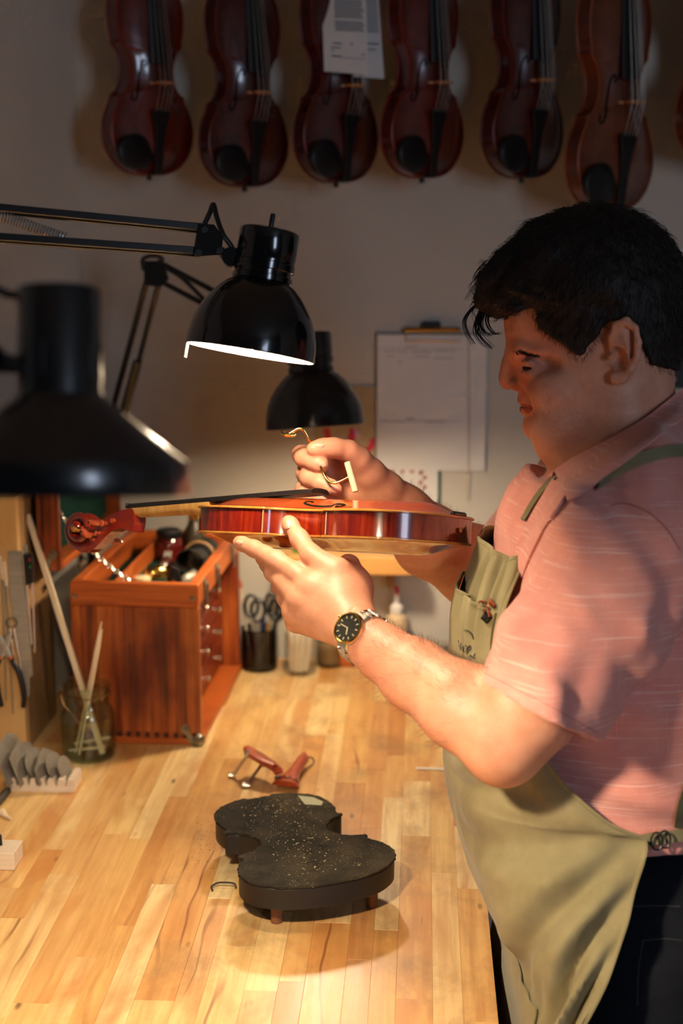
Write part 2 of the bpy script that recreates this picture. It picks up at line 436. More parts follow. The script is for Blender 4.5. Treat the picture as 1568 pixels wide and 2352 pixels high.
MB().box(((a[0]+b[0])/2, WALL_Y-.0455, (a[2]+b[2])/2), (b[0]-a[0], .085, a[2]-b[2]), bev=.002).build('board', plain('ledge_pine', S(206, 150, 84), S(220, 168, 100), 4, .5, stretch=(4, 40, 40)), sh)
for xx in (680, 900):
    p = W(xx, 1330, WALL_Y-.02); MB().box((p[0], WALL_Y-.02, b[2]-.02), (.014, .034, .038), bev=.002).build('bracket', M_UNDER, sh)
gb = thing('green_bottle', 'small green bottle standing on the wall ledge behind the thumb', 'bottle', (W(684, 1268, WALL_Y-.05)[0], WALL_Y-.05, a[2]))
T = frame((0, 0, 1), None, (W(684, 1268, WALL_Y-.05)[0], WALL_Y-.05, a[2]))
MB().lathe([(0, 0), (.009, 0), (.010, .001), (.010, .022), (.006, .027), (.005, .030)], T, 20).build('body', plain('green_plastic', S(64, 130, 40), S(80, 150, 54), 30, .35), gb)
MB().lathe([(.0055, .030), (.0055, .038), (0, .038)], T, 16).build('cap', M_PAPER, gb)

yd = thing('wooden_ruler', 'long slim wooden ruler hanging on the wall behind his chin', 'ruler', at_wall(1253, 1160))
wall_sheet(yd, 'stick', 1246, 960, 1261, 1170, .004, plain('ruler_wood', S(150, 118, 66), S(166, 134, 82), 4, .5, stretch=(40, 40, 4)))
marks(yd, [(1246, y, 1252, y+1) for y in range(968, 1168, 6)], .0042, name='graduations')
wp = tag(wall_sheet(None, 'wall_paper', 1263, 985, 1420, 1110, .001, M_PAPER), 'plain white paper sheet on the wall right of the wooden ruler', 'paper')
ca = thing('wall_calendar', 'white printed wall sheet with red marks right of the back of his head', 'poster', at_wall(1570, 740))
wall_sheet(ca, 'sheet', 1490, 573, 1700, 760, .0012, M_PAPER)
marks(ca, [(1562, 652, 1580, 660), (1590, 640, 1640, 650), (1600, 668, 1660, 674)], .0014, M_RED, 'red_print')
fl = thing('floral_picture', 'small dark picture with red and green flowers behind his neck', 'picture', at_wall(1560, 890))
wall_sheet(fl, 'backing', 1515, 770, 1640, 892, .004, plain('dark_card', S(30, 34, 36), S(44, 48, 48), 40, .6))
for i in range(26):
    px, py = random.uniform(1522, 1632), random.uniform(778, 884); p = W(px, py, WY-.005); r = random.uniform(.003, .008)
    MB().lathe([(0, .0009), (r*.6, .0008), (r, 0)], frame((0, -1, 0), None, (p[0], WY-.0042, p[2])), 8).build('flower', [M_RED, plain('leaf_green', S(36, 92, 74), S(60, 120, 96), 30, .6), M_PINK][i % 3], fl)
# ------------------------------------------------------------------ violins
def violin_outline(n=5):
    lower = [(0, 0), (25, 1.5), (50, 7), (72, 18), (90, 36), (100, 55), (103.5, 75), (101, 95), (94, 113), (85.5, 127), (81, 137)]
    cb = [(80.5, 141.5), (71, 146), (62.5, 155), (57, 168), (55, 183), (56.5, 197), (61, 210), (68, 221), (75.5, 227.5)]
    upper = [(77, 231.5), (78.5, 243), (82, 258), (83.5, 275), (82, 295), (76, 315), (64, 333), (46, 346), (25, 353), (0, 355)]
    L = catmull(lower, n); C = catmull(cb, n); U = catmull(upper, n)
    h = np.concatenate([L, C, U])/1000
    i1, i2 = len(L)-1, len(L)+len(C)-1                       # corner indices on the half outline
    return h, i1, i2
HALF, IC1, IC2 = violin_outline()
def full_outline(inset=0.0):
    h = HALF.copy()
    if inset:
        t = np.gradient(h, axis=0); t /= np.maximum(np.linalg.norm(t, axis=1, keepdims=True), 1e-9)
        h = h+np.stack([-t[:, 1], t[:, 0]], 1)*inset; h[0, 0] = h[-1, 0] = 0; h[:, 0] = np.maximum(h[:, 0], 0)
    return np.concatenate([h, (h*[-1, 1])[::-1][1:-1]])
def arch(t, H):                                            # t = 0 on the spine, 1 at the edge
    t = np.clip(t, 0, 1)
    return H*np.where(t < .93, (0.5*(1+np.cos(pi*np.clip(t/.93, 0, 1)**1.12))), 0)
RIBH = .0280; PT = .0032
def plate(z_edge, sgn, H, rings=14):
    """arched plate; sgn +1 top, -1 back; z_edge is the glued side"""
    o = full_outline(); n = len(o); sp = np.stack([np.zeros(n), .055+o[:, 1]*.69], 1)
    V = []; F_ = []; mi = []
    ts = [1.0, .985, .96, .93, .88, .82, .75, .67, .58, .48, .37, .25, .12, .02]
    for t in ts:
        q = sp+(o-sp)*t; z = z_edge+sgn*(PT+arch(t, H))
        if t == 1.0: z = z-sgn*.0010
        V.append(np.column_stack([q, np.broadcast_to(z, n)]))
    under = np.column_stack([sp+(o-sp)*.95, np.full(n, z_edge)]); e0 = np.column_stack([o, np.full(n, z_edge+sgn*.0008)])
    V = [under, e0]+V
    vs = np.concatenate(V)
    for i in range(len(V)-1):
        for k in range(n):
            k2 = (k+1) % n; f = (i*n+k, i*n+k2, (i+1)*n+k2, (i+1)*n+k)
            F_.append(f if sgn > 0 else f[::-1]); mi.append(1 if i < 4 else 0)
    top = [(len(V)-1)*n+k for k in range(n)]; F_.append(top if sgn > 0 else top[::-1]); mi.append(0)
    mb = MB(); mb.v = [vs]; mb.f = [list(f) for f in F_]; mb.m = mi; mb.n = len(vs); return mb
def top_z(x, y, H=.0155):
    o = HALF; w = np.interp(y, o[:, 1], o[:, 0])
    best = 1.0
    lo, hi = 0.0, 1.0
    full = full_outline(); sp = np.stack([np.zeros(len(full)), .055+full[:, 1]*.69], 1)
    for t in np.linspace(.02, 1, 60):
        q = sp+(full-sp)*t; ang = 0; c = 0
        x0, y0 = q[:, 0], q[:, 1]; x1, y1 = np.roll(x0, -1), np.roll(y0, -1)
        cr = ((y0 > y) != (y1 > y)) & (x < (x1-x0)*(y-y0)/np.where(y1 == y0, 1e-9, y1-y0)+x0)
        if cr.sum() % 2 == 1: best = t; break
    return float(RIBH+PT+arch(np.array(best), H))
def ribs():
    """six rib strips: lower, C and upper bout on each side"""
    h = full_outline(.0026); n = len(HALF); out = []
    half = h[:n]
    for s in (1, -1):
        for a, b in ((0, IC1), (IC1+1, IC2-0), (IC2+1, n-1)):
            q = half[a:b+1]*[s, 1]
            if (a, b)[0] == 0: pass
            t = np.gradient(q, axis=0); t /= np.maximum(np.linalg.norm(t, axis=1, keepdims=True), 1e-9)
            nn = np.stack([t[:, 1], -t[:, 0]], 1)*s; qi = q-nn*.0016
            mb = MB(); m = len(q)
            ring = [np.column_stack([q, np.zeros(m)]), np.column_stack([q, np.full(m, RIBH)]), np.column_stack([qi, np.full(m, RIBH)]), np.column_stack([qi, np.zeros(m)])]
            V = np.stack(ring+[ring[0]], 1)
            mb.grid(V if s > 0 else V[::-1]); out.append(mb)
    return out
def fhole(s, H=.0155, w=1.0):
    pts = catmull(np.array([(24.5, 190), (22, 194.5), (24, 199.5), (29, 199), (32.5, 190), (35.5, 175), (38.5, 160), (42, 146), (46, 135), (51, 130.5), (55, 133), (54.5, 138), (51, 139.5)])/1000, 4)
    q = np.array([(x*s, y, top_z(x, y, H)+.0005) for x, y in pts])
    m = len(q); wd = np.array([.0020+.0016*math.sin(pi*i/(m-1)) for i in range(m)])*.6*w
    wd[:5] = .0024*w; wd[-5:] = .0026*w
    return MB().tube(q, [(.0006, a) for a in wd], 8, flat=(0, 0, 1))
FB0, FB1 = (.195, .0525), (.489, .0265)                      # fingerboard underside: (y, z) at the body end and at the nut
def fingerboard():
    V = []
    for t in np.linspace(0, 1, 8):
        y = FB0[0]+(FB1[0]-FB0[0])*t; z = FB0[1]+(FB1[1]-FB0[1])*t; hw = .021+(.012-.021)*t; th = .0055; row = []
        for a in np.linspace(-1, 1, 9): row.append((hw*a, y, z+th*(.62+.38*math.cos(a*1.35))/1.0+(.0018 if abs(a) < .99 else 0)))
        row += [(hw, y, z), (0, y, z+(.0015 if t < .4 else 0)), (-hw, y, z), row[0]]
        V.append(row)
    V = np.array(V); mb = MB().grid(V)
    b = V.shape[1]-1
    mb.f.append([k for k in range(b)]); mb.m.append(0); mb.f.append([(7*V.shape[1])+k for k in range(b)][::-1]); mb.m.append(0)
    return mb
def neck():
    V = []
    for t in np.linspace(0, 1, 12):
        y = .352+(.492-.352)*t; zf = FB0[1]+(FB1[1]-FB0[1])*(y-FB0[0])/(FB1[0]-FB0[0])-.0001
        hw = .0172+(.0118-.0172)*t
        dp = .0145-.0025*t
        if t < .22: dp += (.22-t)/.22*(.030)*((.22-t)/.22)
        if t > .93: dp += (t-.93)*.05
        row = [(hw, y, zf)]
        for a in np.linspace(0, pi, 11): row.append((hw*math.cos(a), y, zf-dp*math.sin(a)**.7))
        row += [(-hw, y, zf), (0, y, zf), (hw, y, zf)]
        V.append(row)
    V = np.array(V); mb = MB().grid(V[:, ::-1])
    b = V.shape[1]-1; mb.f.append([k for k in range(b)]); mb.m.append(0)
    return mb
def scroll_parts(outline, eye, peg_y):
    """outline: (y, z) polygon of pegbox + volute side; returns list of (name, MB)"""
    res = []
    poly = catmull(np.array(outline), 4, closed=True)
    mb = MB()
    n = len(poly); y0 = poly[:, 0].min(); y1 = poly[:, 0].max()
    def hw(y): return np.interp(y, [.49, .53, .565, .60], [.0122, .0110, .0075, .0062])
    for s in (1, -1):
        q = np.column_stack([s*hw(poly[:, 0]), poly]); cen = poly.mean(0)
    ring1 = np.column_stack([hw(poly[:, 0]), poly]); ring0 = np.column_stack([-hw(poly[:, 0]), poly])
    mid1 = ring1*[1, 1, 1]; 
    V = np.concatenate([ring0, ring1]); f = []
    for k in range(n):
        k2 = (k+1) % n; f.append((k, k2, n+k2, n+k))
    mb.add(V, f, 0); base = mb.n-2*n
    mb.f.append([base+k for k in range(n)][::-1]); mb.m.append(0); mb.f.append([base+n+k for k in range(n)]); mb.m.append(0)
    for s in (1, -1):
        pts = []; rr = []
        for i in range(90):
            u = i/89; th = -2.5+u*3.6*pi; r = .0205*(1-u)**.85+.0042
            pts.append((s*(.0045+.0135*u**.9), eye[0]+r*math.cos(th), eye[1]+r*math.sin(th)))
            k = .0045+.0016*(1-u); rr.append((.0052, k))
        mb.tube(pts, rr, 10, flat=(1, 0, 0), mi=0)
        mb.tube([(s*.012, *eye), (s*.0215, *eye), (s*.0225, *eye)], [.0046, .0042, .003], 14, mi=1)
    res.append(('scroll', mb, None))
    for (yy, zz, s, tw) in peg_y:
        p = MB(); p.tube([(-s*.016, yy, zz), (s*.018, yy, zz), (s*.021, yy, zz), (s*.0225, yy, zz)], [.0030, .0036, .0052, .0036], 12)
        res.append(('peg', p, (yy, zz, s, tw)))
    return res
def peg_head(yy, zz, s, tw):
    h = MB(); R = Matrix.Rotation(tw, 3, 'X'); pts = [(.0225, 0), (.026, .0045), (.031, .0088), (.037, .0098), (.042, .0085), (.045, .0045), (.0462, 0)]
    V = []
    for (px_, w) in pts:
        row = []
        for k in range(13):
            a = 2*pi*k/12; v = R @ Vector((0, math.cos(a)*max(w, .0012), math.sin(a)*max(.0012, min(.0036, w*.8)))); row.append((s*px_, yy+v.y, zz+v.z))
        V.append(row)
    h.grid(V if s < 0 else V[::-1]); h.tube([(s*.046, yy, zz), (s*.0475, yy, zz)], .0012, 8, mi=1); return h

def m_varnish(name, dark, mid, lite, flame=True, rough=.22, axis=(1, 1, 1), sc=70):
    t = NT(name)
    co = t.co()
    fl = t.noise(t.co((sc*5, sc*5, 7)), 1.0, 3, .55, .4); ns = t.noise(co, 14, 4, .6)
    f = t.math('ADD', t.math('MULTIPLY', fl, .60 if flame else .15), t.math('MULTIPLY', ns, .45 if flame else .85))
    t.set(color=t.ramp(f, [(.30, dark), (.52, mid), (.78, lite)]), rough=rough, coat=.85, coatr=.09)
    t.bump(t.noise(co, 300, 2), .05, .0004); return t.mat
def m_spruce(name, dark, mid):
    t = NT(name); g = t.wave(t.co((1, .02, 1)), 420, .6, 1, 1, 'X'); ns = t.noise(t.co((1, .3, 1)), 16, 4)
    f = t.math('ADD', t.math('MULTIPLY', g, .25), t.math('MULTIPLY', ns, .75))
    t.set(color=t.ramp(f, [(.25, dark), (.75, mid)]), rough=.25, coat=.8, coatr=.10); return t.mat
M_EBONY = plain('ebony', S(17, 16, 17), S(28, 26, 26), 6, .38, stretch=(40, 3, 40))
M_HOLE = plain('sound_hole_black', S(7, 6, 6), S(10, 9, 8), 30, .9, spec=.1)
M_EDGE = plain('worn_golden_edge', S(168, 108, 40), S(196, 140, 62), 60, .3, coat=.5)
M_NECKW = plain('neck_maple', S(166, 122, 62), S(196, 154, 90), 5, .42, stretch=(6, 34, 6))
M_ROSE = plain('boxwood_red', S(150, 58, 30), S(176, 78, 44), 40, .3, coat=.4)
M_RIBRED = m_varnish('red_rib_varnish', S(62, 8, 5), S(108, 22, 10), S(164, 64, 22), True, .2, sc=30)
M_TOPRED = m_spruce('red_top_varnish', S(150, 50, 20), S(188, 84, 36))
M_BACKRED = m_varnish('amber_back_varnish', S(150, 66, 20), S(186, 100, 34), S(206, 132, 58), True, .2, sc=24)
M_SCROLLR = m_varnish('red_scroll_varnish', S(92, 14, 8), S(128, 28, 14), S(156, 56, 24), False, .2)

def build_violin(root, top, rib, back, edge, neckm, scrollm, pegm, setup, out, eye, pegs, topH=.0155):
    plate(RIBH, 1, topH).build('top_plate', [top, edge], root, world=False)
    plate(0.0, -1, .0145).build('back_plate', [back, edge], root, world=False)
    for r in ribs(): r.build('rib', rib, root, world=False)
    for s in (1, -1): fhole(s, topH).build('sound_hole', M_HOLE, root, world=False)
    for s in (1, -1):                                           # corner blocks where the ribs meet
        for (cx, cy) in ((.0775, .1385), (.0735, .2300)):
            MB().box((s*cx, cy, RIBH/2), (.0022, .0022, RIBH), bev=.0006).build('corner_post', edge, root, world=False)
    fingerboard().build('fingerboard', M_EBONY, root, world=False)
    nk = neck().build('neck', neckm, root, world=False)
    for nm, mb, pg in scroll_parts(out, eye, pegs):
        o = mb.build(nm, [scrollm, edge] if nm == 'scroll' else pegm, root, world=False)
        if pg: peg_head(*pg).build('peg_head', [pegm, M_EBONY], o, world=False)
    MB().box((0, .4908, FB1[1]+.0035), (.0236, .004, .0075), bev=.0012).build('nut', M_EBONY, root, world=False)
    MB().box((0, .004, RIBH+PT+.0015), (.035, .007, .006), bev=.0022).build('saddle', M_EBONY, root, world=False)
    MB().tube([(0, .0035, RIBH/2), (0, -.004, RIBH/2), (0, -.007, RIBH/2), (0, -.008, RIBH/2)], [.004, .0055, .0055, .003], 14).build('end_button', M_EBONY, root, world=False) if setup else None
    if setup:
        zb = top_z(0, .16, topH)
        pr = [(-.021, 0), (-.021, .004), (-.012, .008), (-.016, .016), (-.0195, .024), (-.017, .030), (0, .034), (.017, .030), (.0195, .024), (.016, .016), (.012, .008), (.021, .004), (.021, 0), (.012, .0), (0, .007), (-.012, 0)]
        T = np.eye(4); T[:3, :3] = np.array([[1, 0, 0], [0, 0, -1], [0, 1, 0]]); T[:3, 3] = (0, .161, zb-.001)
        MB().prism(pr, -.0018, .0018, T).build('bridge', plain('bridge_maple', S(178, 112, 58), S(196, 132, 72), 40, .5), root, world=False)
        T2 = frame((0, 0, 1), (1, 0, 0), (0, 0, 0))
        tp = [(-.010, 0), (-.011, .05), (-.015, .085), (-.022, .108), (-.020, .114), (0, .118), (.020, .114), (.022, .108), (.015, .085), (.011, .05), (.010, 0)]
        za = RIBH+PT+.008; A = np.eye(4); th = math.atan2(.016, .115); A[:3, :3] = np.array(Matrix.Rotation(th, 3, 'X')); A[:3, 3] = (0, .002, za)
        MB().prism(tp, 0, .006, A, bev=.002).build('tailpiece', M_EBONY, root, world=False)
        V = []
        for t in np.linspace(0, 1, 9):
            row = []
            for k in range(25):
                a = 2*pi*k/24; r = (1-t*t)**.5 if t < 1 else 0
                row.append((-.052+.046*max(r, .02)*math.cos(a), .040+.032*max(r, .02)*math.sin(a), RIBH+PT+.012+.006*t*(1)-.004*math.cos(a)*r))
            V.append(row)
        low = [(v[0], v[1], RIBH+PT+.006) for v in V[0]]
        MB().grid(np.array([low]+V)[:, ::-1]).build('chin_rest', M_EBONY, root, world=False)
        for i in range(4):
            u = (i-1.5)/1.5
            MB().tube([(u*.015, .112, za+.022), (u*.0165, .161, zb+.0335-.003*u*u), (u*.0085, .490, FB1[1]+.009)], .00045, 5).build('string', M_STEEL, root, world=False)

# the violin in his hands: pose solved from its corners and ends
VR = np.array(Matrix.Rotation(1.10542798, 3, 'Z') @ Matrix.Rotation(-0.07267362, 3, 'X') @ Matrix.Rotation(0.23383265, 3, 'Y'))
VT = np.array([0.04632096, 1.63538325, 1.39332646+.0032])
def vloc(p): return VR @ np.asarray(p, float)+VT
def vyz(px, py, x=-.011):                                   # pixel -> (y, z) in the violin's own plane at lateral x
    r = VR.T @ ray(px, py); o = VR.T @ (CAM-VT); t = (x-o[0])/r[0]; q = o+r*t; return (q[1], q[2])
OUT_PX = [(306, 1169), (285, 1171), (262, 1178), (240, 1193), (224, 1208), (212, 1206), (202, 1192), (186, 1186), (166, 1190), (152, 1206), (149, 1224), (156, 1246), (170, 1262), (190, 1269), (212, 1262), (232, 1244), (250, 1226), (268, 1215), (284, 1214), (303, 1222), (307, 1214), (310, 1195)]
OUT = [vyz(*q) for q in OUT_PX]; EYE = vyz(181, 1216)
PEGS = [(*vyz(243, 1203), -1, .3), (*vyz(226, 1224), -1, 1.0), (*vyz(262, 1196), 1, .9), (*vyz(214, 1238), 1, .2)]
hv = thing('violin', 'reddish-brown violin without strings or bridge held level in both hands', 'violin', VT, Matrix(VR.tolist()))
build_violin(hv, M_TOPRED, M_RIBRED, M_BACKRED, M_EDGE, M_NECKW, M_SCROLLR, M_ROSE, False, OUT, EYE, PEGS)
MB().tube([(.0, -.0004, RIBH/2), (0, .0015, RIBH/2)], .0028, 12).build('end_pin_hole', M_NECKW, hv, world=False)

# ------------------------------------------------------------------ violins hanging along the back wall
def m_wallvio(nm, c):
    s = lambda k: tuple(min(1, x*k) for x in c[:3])+(1,)
    return m_varnish('hung_varnish_'+nm, s(.45), c, s(1.7), False, .26), m_varnish('hung_rib_'+nm, s(.35), s(.8), s(1.5), True, .28, sc=26), plain('hung_edge_'+nm, s(1.5), s(2.1), 50, .35)
VM = [m_wallvio(n, c) for n, c in (('cherry', S(96, 28, 15)), ('chestnut', S(76, 24, 14)), ('amber', S(112, 52, 25)))]
OUT0 = [(.4975, .038), (.520, .034), (.545, .022), (.560, .016), (.572, .022), (.590, .022), (.602, .006), (.600, -.014), (.585, -.024), (.565, -.020), (.545, -.006), (.525, .006), (.505, .010), (.497, .004)]
EYE0 = (.582, .001); PEG0 = [(.512, .022, -1, .3), (.530, .012, 1, .6), (.545, .008, -1, 1.1), (.555, .002, 1, .2)]
hung = []
specs = [  # centre x of the lower bout, y of the lower end, width factor, length factor, turn, material, label
    (344, 404, .88, 1.00, 46, 0, 'cherry-brown violin hanging at the far left of the wall row'),
    (563, 430, .90, 1.02, 46, 1, 'dark chestnut violin hanging second from left, lowest of the left three'),
    (773, 420, .86, 1.04, 44, 1, 'dark violin hanging behind the printed paper sheets'),
    (970, 410, .86, 1.02, 43, 0, 'cherry-brown violin hanging just right of the printed sheets'),
    (1199, 410, .86, 1.04, 41, 1, 'very dark violin hanging between the cherry violin and the big amber one'),
    (1397, 486, .94, 1.15, 40, 2, 'amber viola hanging lowest, right above his head'),
    (1640, 372, .90, 1.02, 40, 2, 'violin at the right end of the wall row, cut by the picture edge')]
first = None
for i, (px, py, wf, lf, turn, mi, lab) in enumerate(specs):
    yb = 2.66 if i != 5 else 2.62
    p = W(px, py, yb); a = rad(turn)
    M = Matrix.Translation(Vector(p)) @ Matrix.Rotation(a, 4, 'Z') @ Matrix(((1, 0, 0, 0), (0, 0, -1, 0), (0, 1, 0, 0), (0, 0, 0, 1)))
    if first is None:
        r = thing('hanging_violin', lab, 'violin', (0, 0, 0), None, 'violins hanging in a row on the back wall')
        build_violin(r, VM[0][0], VM[0][1], VM[0][1], VM[0][2], VM[0][1], VM[0][1], M_EBONY, True, OUT0, EYE0, PEG0); first = r
    else: r = copy_tree(first); tag(r, lab)
    r.matrix_world = M @ Matrix.Diagonal((wf, lf, 1.0, 1.0)) @ Matrix.Translation((0, 0, -.016))
    hung.append(r)
    if mi:
        for ch in r.children:
            nm = ch.name.split('.')[0]
            mm = {'top_plate': [VM[mi][0], VM[mi][2]], 'back_plate': [VM[mi][1], VM[mi][2]], 'rib': [VM[mi][1]], 'neck': [VM[mi][1]], 'scroll': [VM[mi][1], VM[mi][2]], 'corner_post': [VM[mi][2]]}.get(nm)
            if mm:
                for k, m in enumerate(mm): ch.material_slots[k].link = 'OBJECT'; ch.material_slots[k].material = m
# rail they hang from, above the picture
rl = thing('hanging_rail', 'wooden rail near the ceiling that carries the row of violins', 'rail', (0, WALL_Y-.08, 2.62))
MB().box((.1, WALL_Y-.045, 2.66), (2.0, .085, .04), bev=.004).build('rail_board', M_UNDER, rl)
bpy.context.view_layer.update()
for r in hung:
    q = r.matrix_world @ Vector((0, .55, .0))
    MB().tube([(q.x, q.y, q.z), (q.x, q.y, 2.60), (q.x, WALL_Y-.05, 2.64)], .0016, 6).build('hook', M_STEEL, rl)
# printed sheets clipped in front of the third violin
ps = thing('printed_sheets', 'two printed paper sheets hanging in front of a violin at the top', 'paper', W(810, 168, 2.50))
def sheet_quad(pts, d, nm, bend=.0):
    A, B, C_, D_ = [P(x, y, dd) for (x, y), dd in zip(pts, d)]
    V = []
    nrmv = nrm(np.cross(B-A, D_-A))
    for s in np.linspace(0, 1, 9):
        V.append([(A*(1-s)+B*s)*(1-t)+(D_*(1-s)+C_*s)*t+nrmv*bend*math.sin(pi*s) for t in np.linspace(0, 1, 5)])
    V = np.array(V); mb = MB(); mb.grid(V); mb.grid(V[::-1]+nrmv*.0004); return mb, V, nrmv
mb, V, nv = sheet_quad([(737, -60), (838, -60), (846, 172), (744, 164)], (2.50, 2.49, 2.49, 2.50), 'a'); s1 = mb.build('front_sheet', M_PAPER, ps)
mb2, V2, nv2 = sheet_quad([(800, -60), (866, -55), (882, 181), (812, 176)], (2.505, 2.53, 2.53, 2.505), 'b'); s2 = mb2.build('rear_sheet', M_PAPER, ps)
def sheet_lines(V, rows, nv, sgn, d, parent):
    mb = MB()
    for (u0, u1, v, h) in rows:
        f = lambda u, w: (V[0][0]*(1-u)+V[-1][0]*u)*(1-w)+(V[0][-1]*(1-u)+V[-1][-1]*u)*w
        q = [f(u0, v), f(u1, v), f(u1, v+h), f(u0, v+h)]; off = -FWD*d
        mb.add([a+off for a in q], [(0, 1, 2, 3)])
    mb.build('printed_lines', M_INK, parent, smooth=0)['kind'] = 'stuff'
rows = [(.28, random.uniform(.88, .95), .05+i*.0215, .009) for i in range(25) if i not in (9, 19)] + [(.22, .42, .70, .012), (.62, .68, .70, .012), (.18, .40, .745, .010), (.18, .25, .78, .008), (.85, .95, .80, .008), (.18, .40, .83, .012), (.4, .95, .845, .004)]
sheet_lines(V, rows, nv, 1, .0012, s1)
sheet_lines(V2, [(.50, .92, .06+i*.03, .012) for i in range(17)]+[(.5, .9, .66, .014), (.5, .8, .72, .010)], nv2, 1, .0012, s2)
# ------------------------------------------------------------------ desk lamps
def shade_profile(prof, th=.0012):
    """outer profile rim->top; returns outer, inner"""
    inner = [(max(r-th, .001), z) for r, z in prof]; return prof, inner
def dome_lamp(root, T, R, bulb, extra=1.0, mat=None):
    k = R/.080; mat = mat or M_GLOSSBLK
    out = [(.0800, 0), (.0806, .001), (.0803, .004), (.0797, .014), (.0780, .026), (.0745, .039), (.0690, .052), (.0615, .064), (.0520, .076), (.0425, .0850), (.0360, .0890)]
    out = [(r*k, z*k) for r, z in out]
    sh = MB().lathe(out, T, 64).build('shade', mat, root)
    MB().lathe([(r-.0012, z+.0002) for r, z in out][::-1], T, 64).build('reflector', M_WHITEEN, sh)
    MB().lathe([(.0788*k, 0), (.0806*k, .0010*k)], T, 64).build('rim', mat, sh)
    cap = [(.0360, .0890), (.0372, .0905), (.0372, .0965), (.0350, .0975), (.0350, .1030), (.0378, .1040), (.0378, .1120), (.0366, .1130), (.0366, .1180), (.0372, .1190), (.0372, .1480), (.0362, .1515), (.0330, .1530), (.001, .1532)]
    MB().lathe([(r*k, z*k) for r, z in cap], T, 48).build('socket_cap', mat, root)
    sw = MB().lathe([(.007*k, .153*k), (.007*k, .157*k), (.0032*k, .1575*k), (.0032*k, .172*k), (.0024*k, .1735*k), (.0001, .1735*k)], T, 16); A = np.array(T)
    sw.build('switch', M_BLACKP, root)
    MB().lathe([(.014*k, .088*k), (.014*k, .070*k), (.001, .069*k)], T, 24).build('socket', M_WHITEEN, root)
    MB().lathe([(.0001, .004*k), (.012*k, .0065*k), (.022*k, .014*k), (.0265*k, .026*k), (.024*k, .039*k), (.017*k, .052*k), (.0135*k, .070*k)], T, 32).build('bulb', bulb, root)
def loc(T, p): A = np.array(T); return A[:3, :3] @ np.asarray(p, float)+A[:3, 3]

# lamp over the violin
d = 1.60
axis = nrm(RT*.165+UP*.98+FWD*(-.045))
TB = frame(axis, RT, P(574, 812, d))
lb = thing('desk_lamp', 'glossy black dome desk lamp, lit, on a long arm above the violin', 'lamp', (-.74, 1.66, BT))
RB = 149/F*d
dome_lamp(lb, TB, RB, bulb_mat('bulb_glow_main', 330.0))
kB = RB/.08
# white tab under the rim
q = loc(TB, (-RB*.985, -.004, -.001)); MB().box(q-UP*.007, (.003, .004, .018), np.array(TB)[:3, :3], bev=.0006).build('rim_tab', M_WHITEEN, lb)
# joint, arms, spring
jp = [(455, 512), (492, 516), (512, 545), (508, 585), (448, 590), (444, 575)]
def slab(root, px, d0, th, mat, name):
    A = [P(x, y, d0) for x, y in px]; o = A[0]; T = frame(-FWD, RT, o)
    poly = [((a-o) @ T[:3, 0], (a-o) @ T[:3, 1]) for a in A]; return MB().prism(poly, -th/2, th/2, T, bev=.0012).build(name, mat, root)
slab(lb, jp, d+.012, .003, M_SATINBLK, 'joint_plate'); slab(lb, jp, d-.012, .003, M_SATINBLK, 'joint_plate')
for px_, py_ in ((470, 527), (456, 580), (505, 575)): MB().rod(P(px_, py_, d-.016), P(px_, py_, d+.016), .0045).build('pivot', M_BLACKP, lb)
u0, u1 = P(474, 526, d), P(-260, 455, d-.07); l0, l1 = P(456, 579, d), P(-270, 528, d-.07)
for off in (-.0085, .0085):
    for A, B in ((u0, u1), (l0, l1)):
        v = nrm(B-A); R = frame(v, FWD)[:3, :3]
        MB().box((A+B)/2+FWD*off, (.0035, .0085, np.linalg.norm(B-A)), R, bev=.0008).build('arm_bar', M_SATINBLK, lb)
s0, s1 = P(152, 548, d-.03), P(-160, 440, d-.06)
n = 46; ax = s1-s0; e1 = nrm(np.cross(ax, FWD)); e2 = nrm(np.cross(ax, e1))
hel = [s0+ax*(i/(n*10))+(e1*math.cos(2*pi*i/10)+e2*math.sin(2*pi*i/10))*.0055 for i in range(n*10+1)]
MB().tube(hel, .0011, 5).build('spring', M_STEEL, lb)
kn = loc(TB, (-.041*kB, 0, .112*kB))
MB().tube([P(505, 575, d), P(522, 592, d), kn], [.0055, .006, .0065], 12).build('swivel', M_SATINBLK, lb)
MB().rod(kn-np.array(TB)[:3, 1]*.011, kn+np.array(TB)[:3, 1]*.011, .011).build('swivel_knob', M_SATINBLK, lb)
MB().tube(catmull([P(470, 514, d), P(482, 488, d), P(490, 470, d), P(498, 500, d-.01), P(513, 540, d-.015), P(532, 568, d-.01), kn], 6), .0030, 8).build('cable', M_BLACKP, lb)
el = P(-265, 492, d-.07); foot = np.array([-.745, 1.66, BT])
for off in (-.012, .012): MB().cyl(el+np.array([off, 0, 0]), foot+np.array([off, 0, .05]), .005).build('lower_arm', M_SATINBLK, lb)
MB().box(el, (.04, .03, .06), bev=.004).build('elbow', M_SATINBLK, lb)
MB().lathe([(.0, 0), (.035, 0), (.036, .004), (.034, .010), (.016, .014), (.014, .05), (0.001, .052)], frame((0, 0, 1), None, foot), 24).build('base', M_SATINBLK, lb)

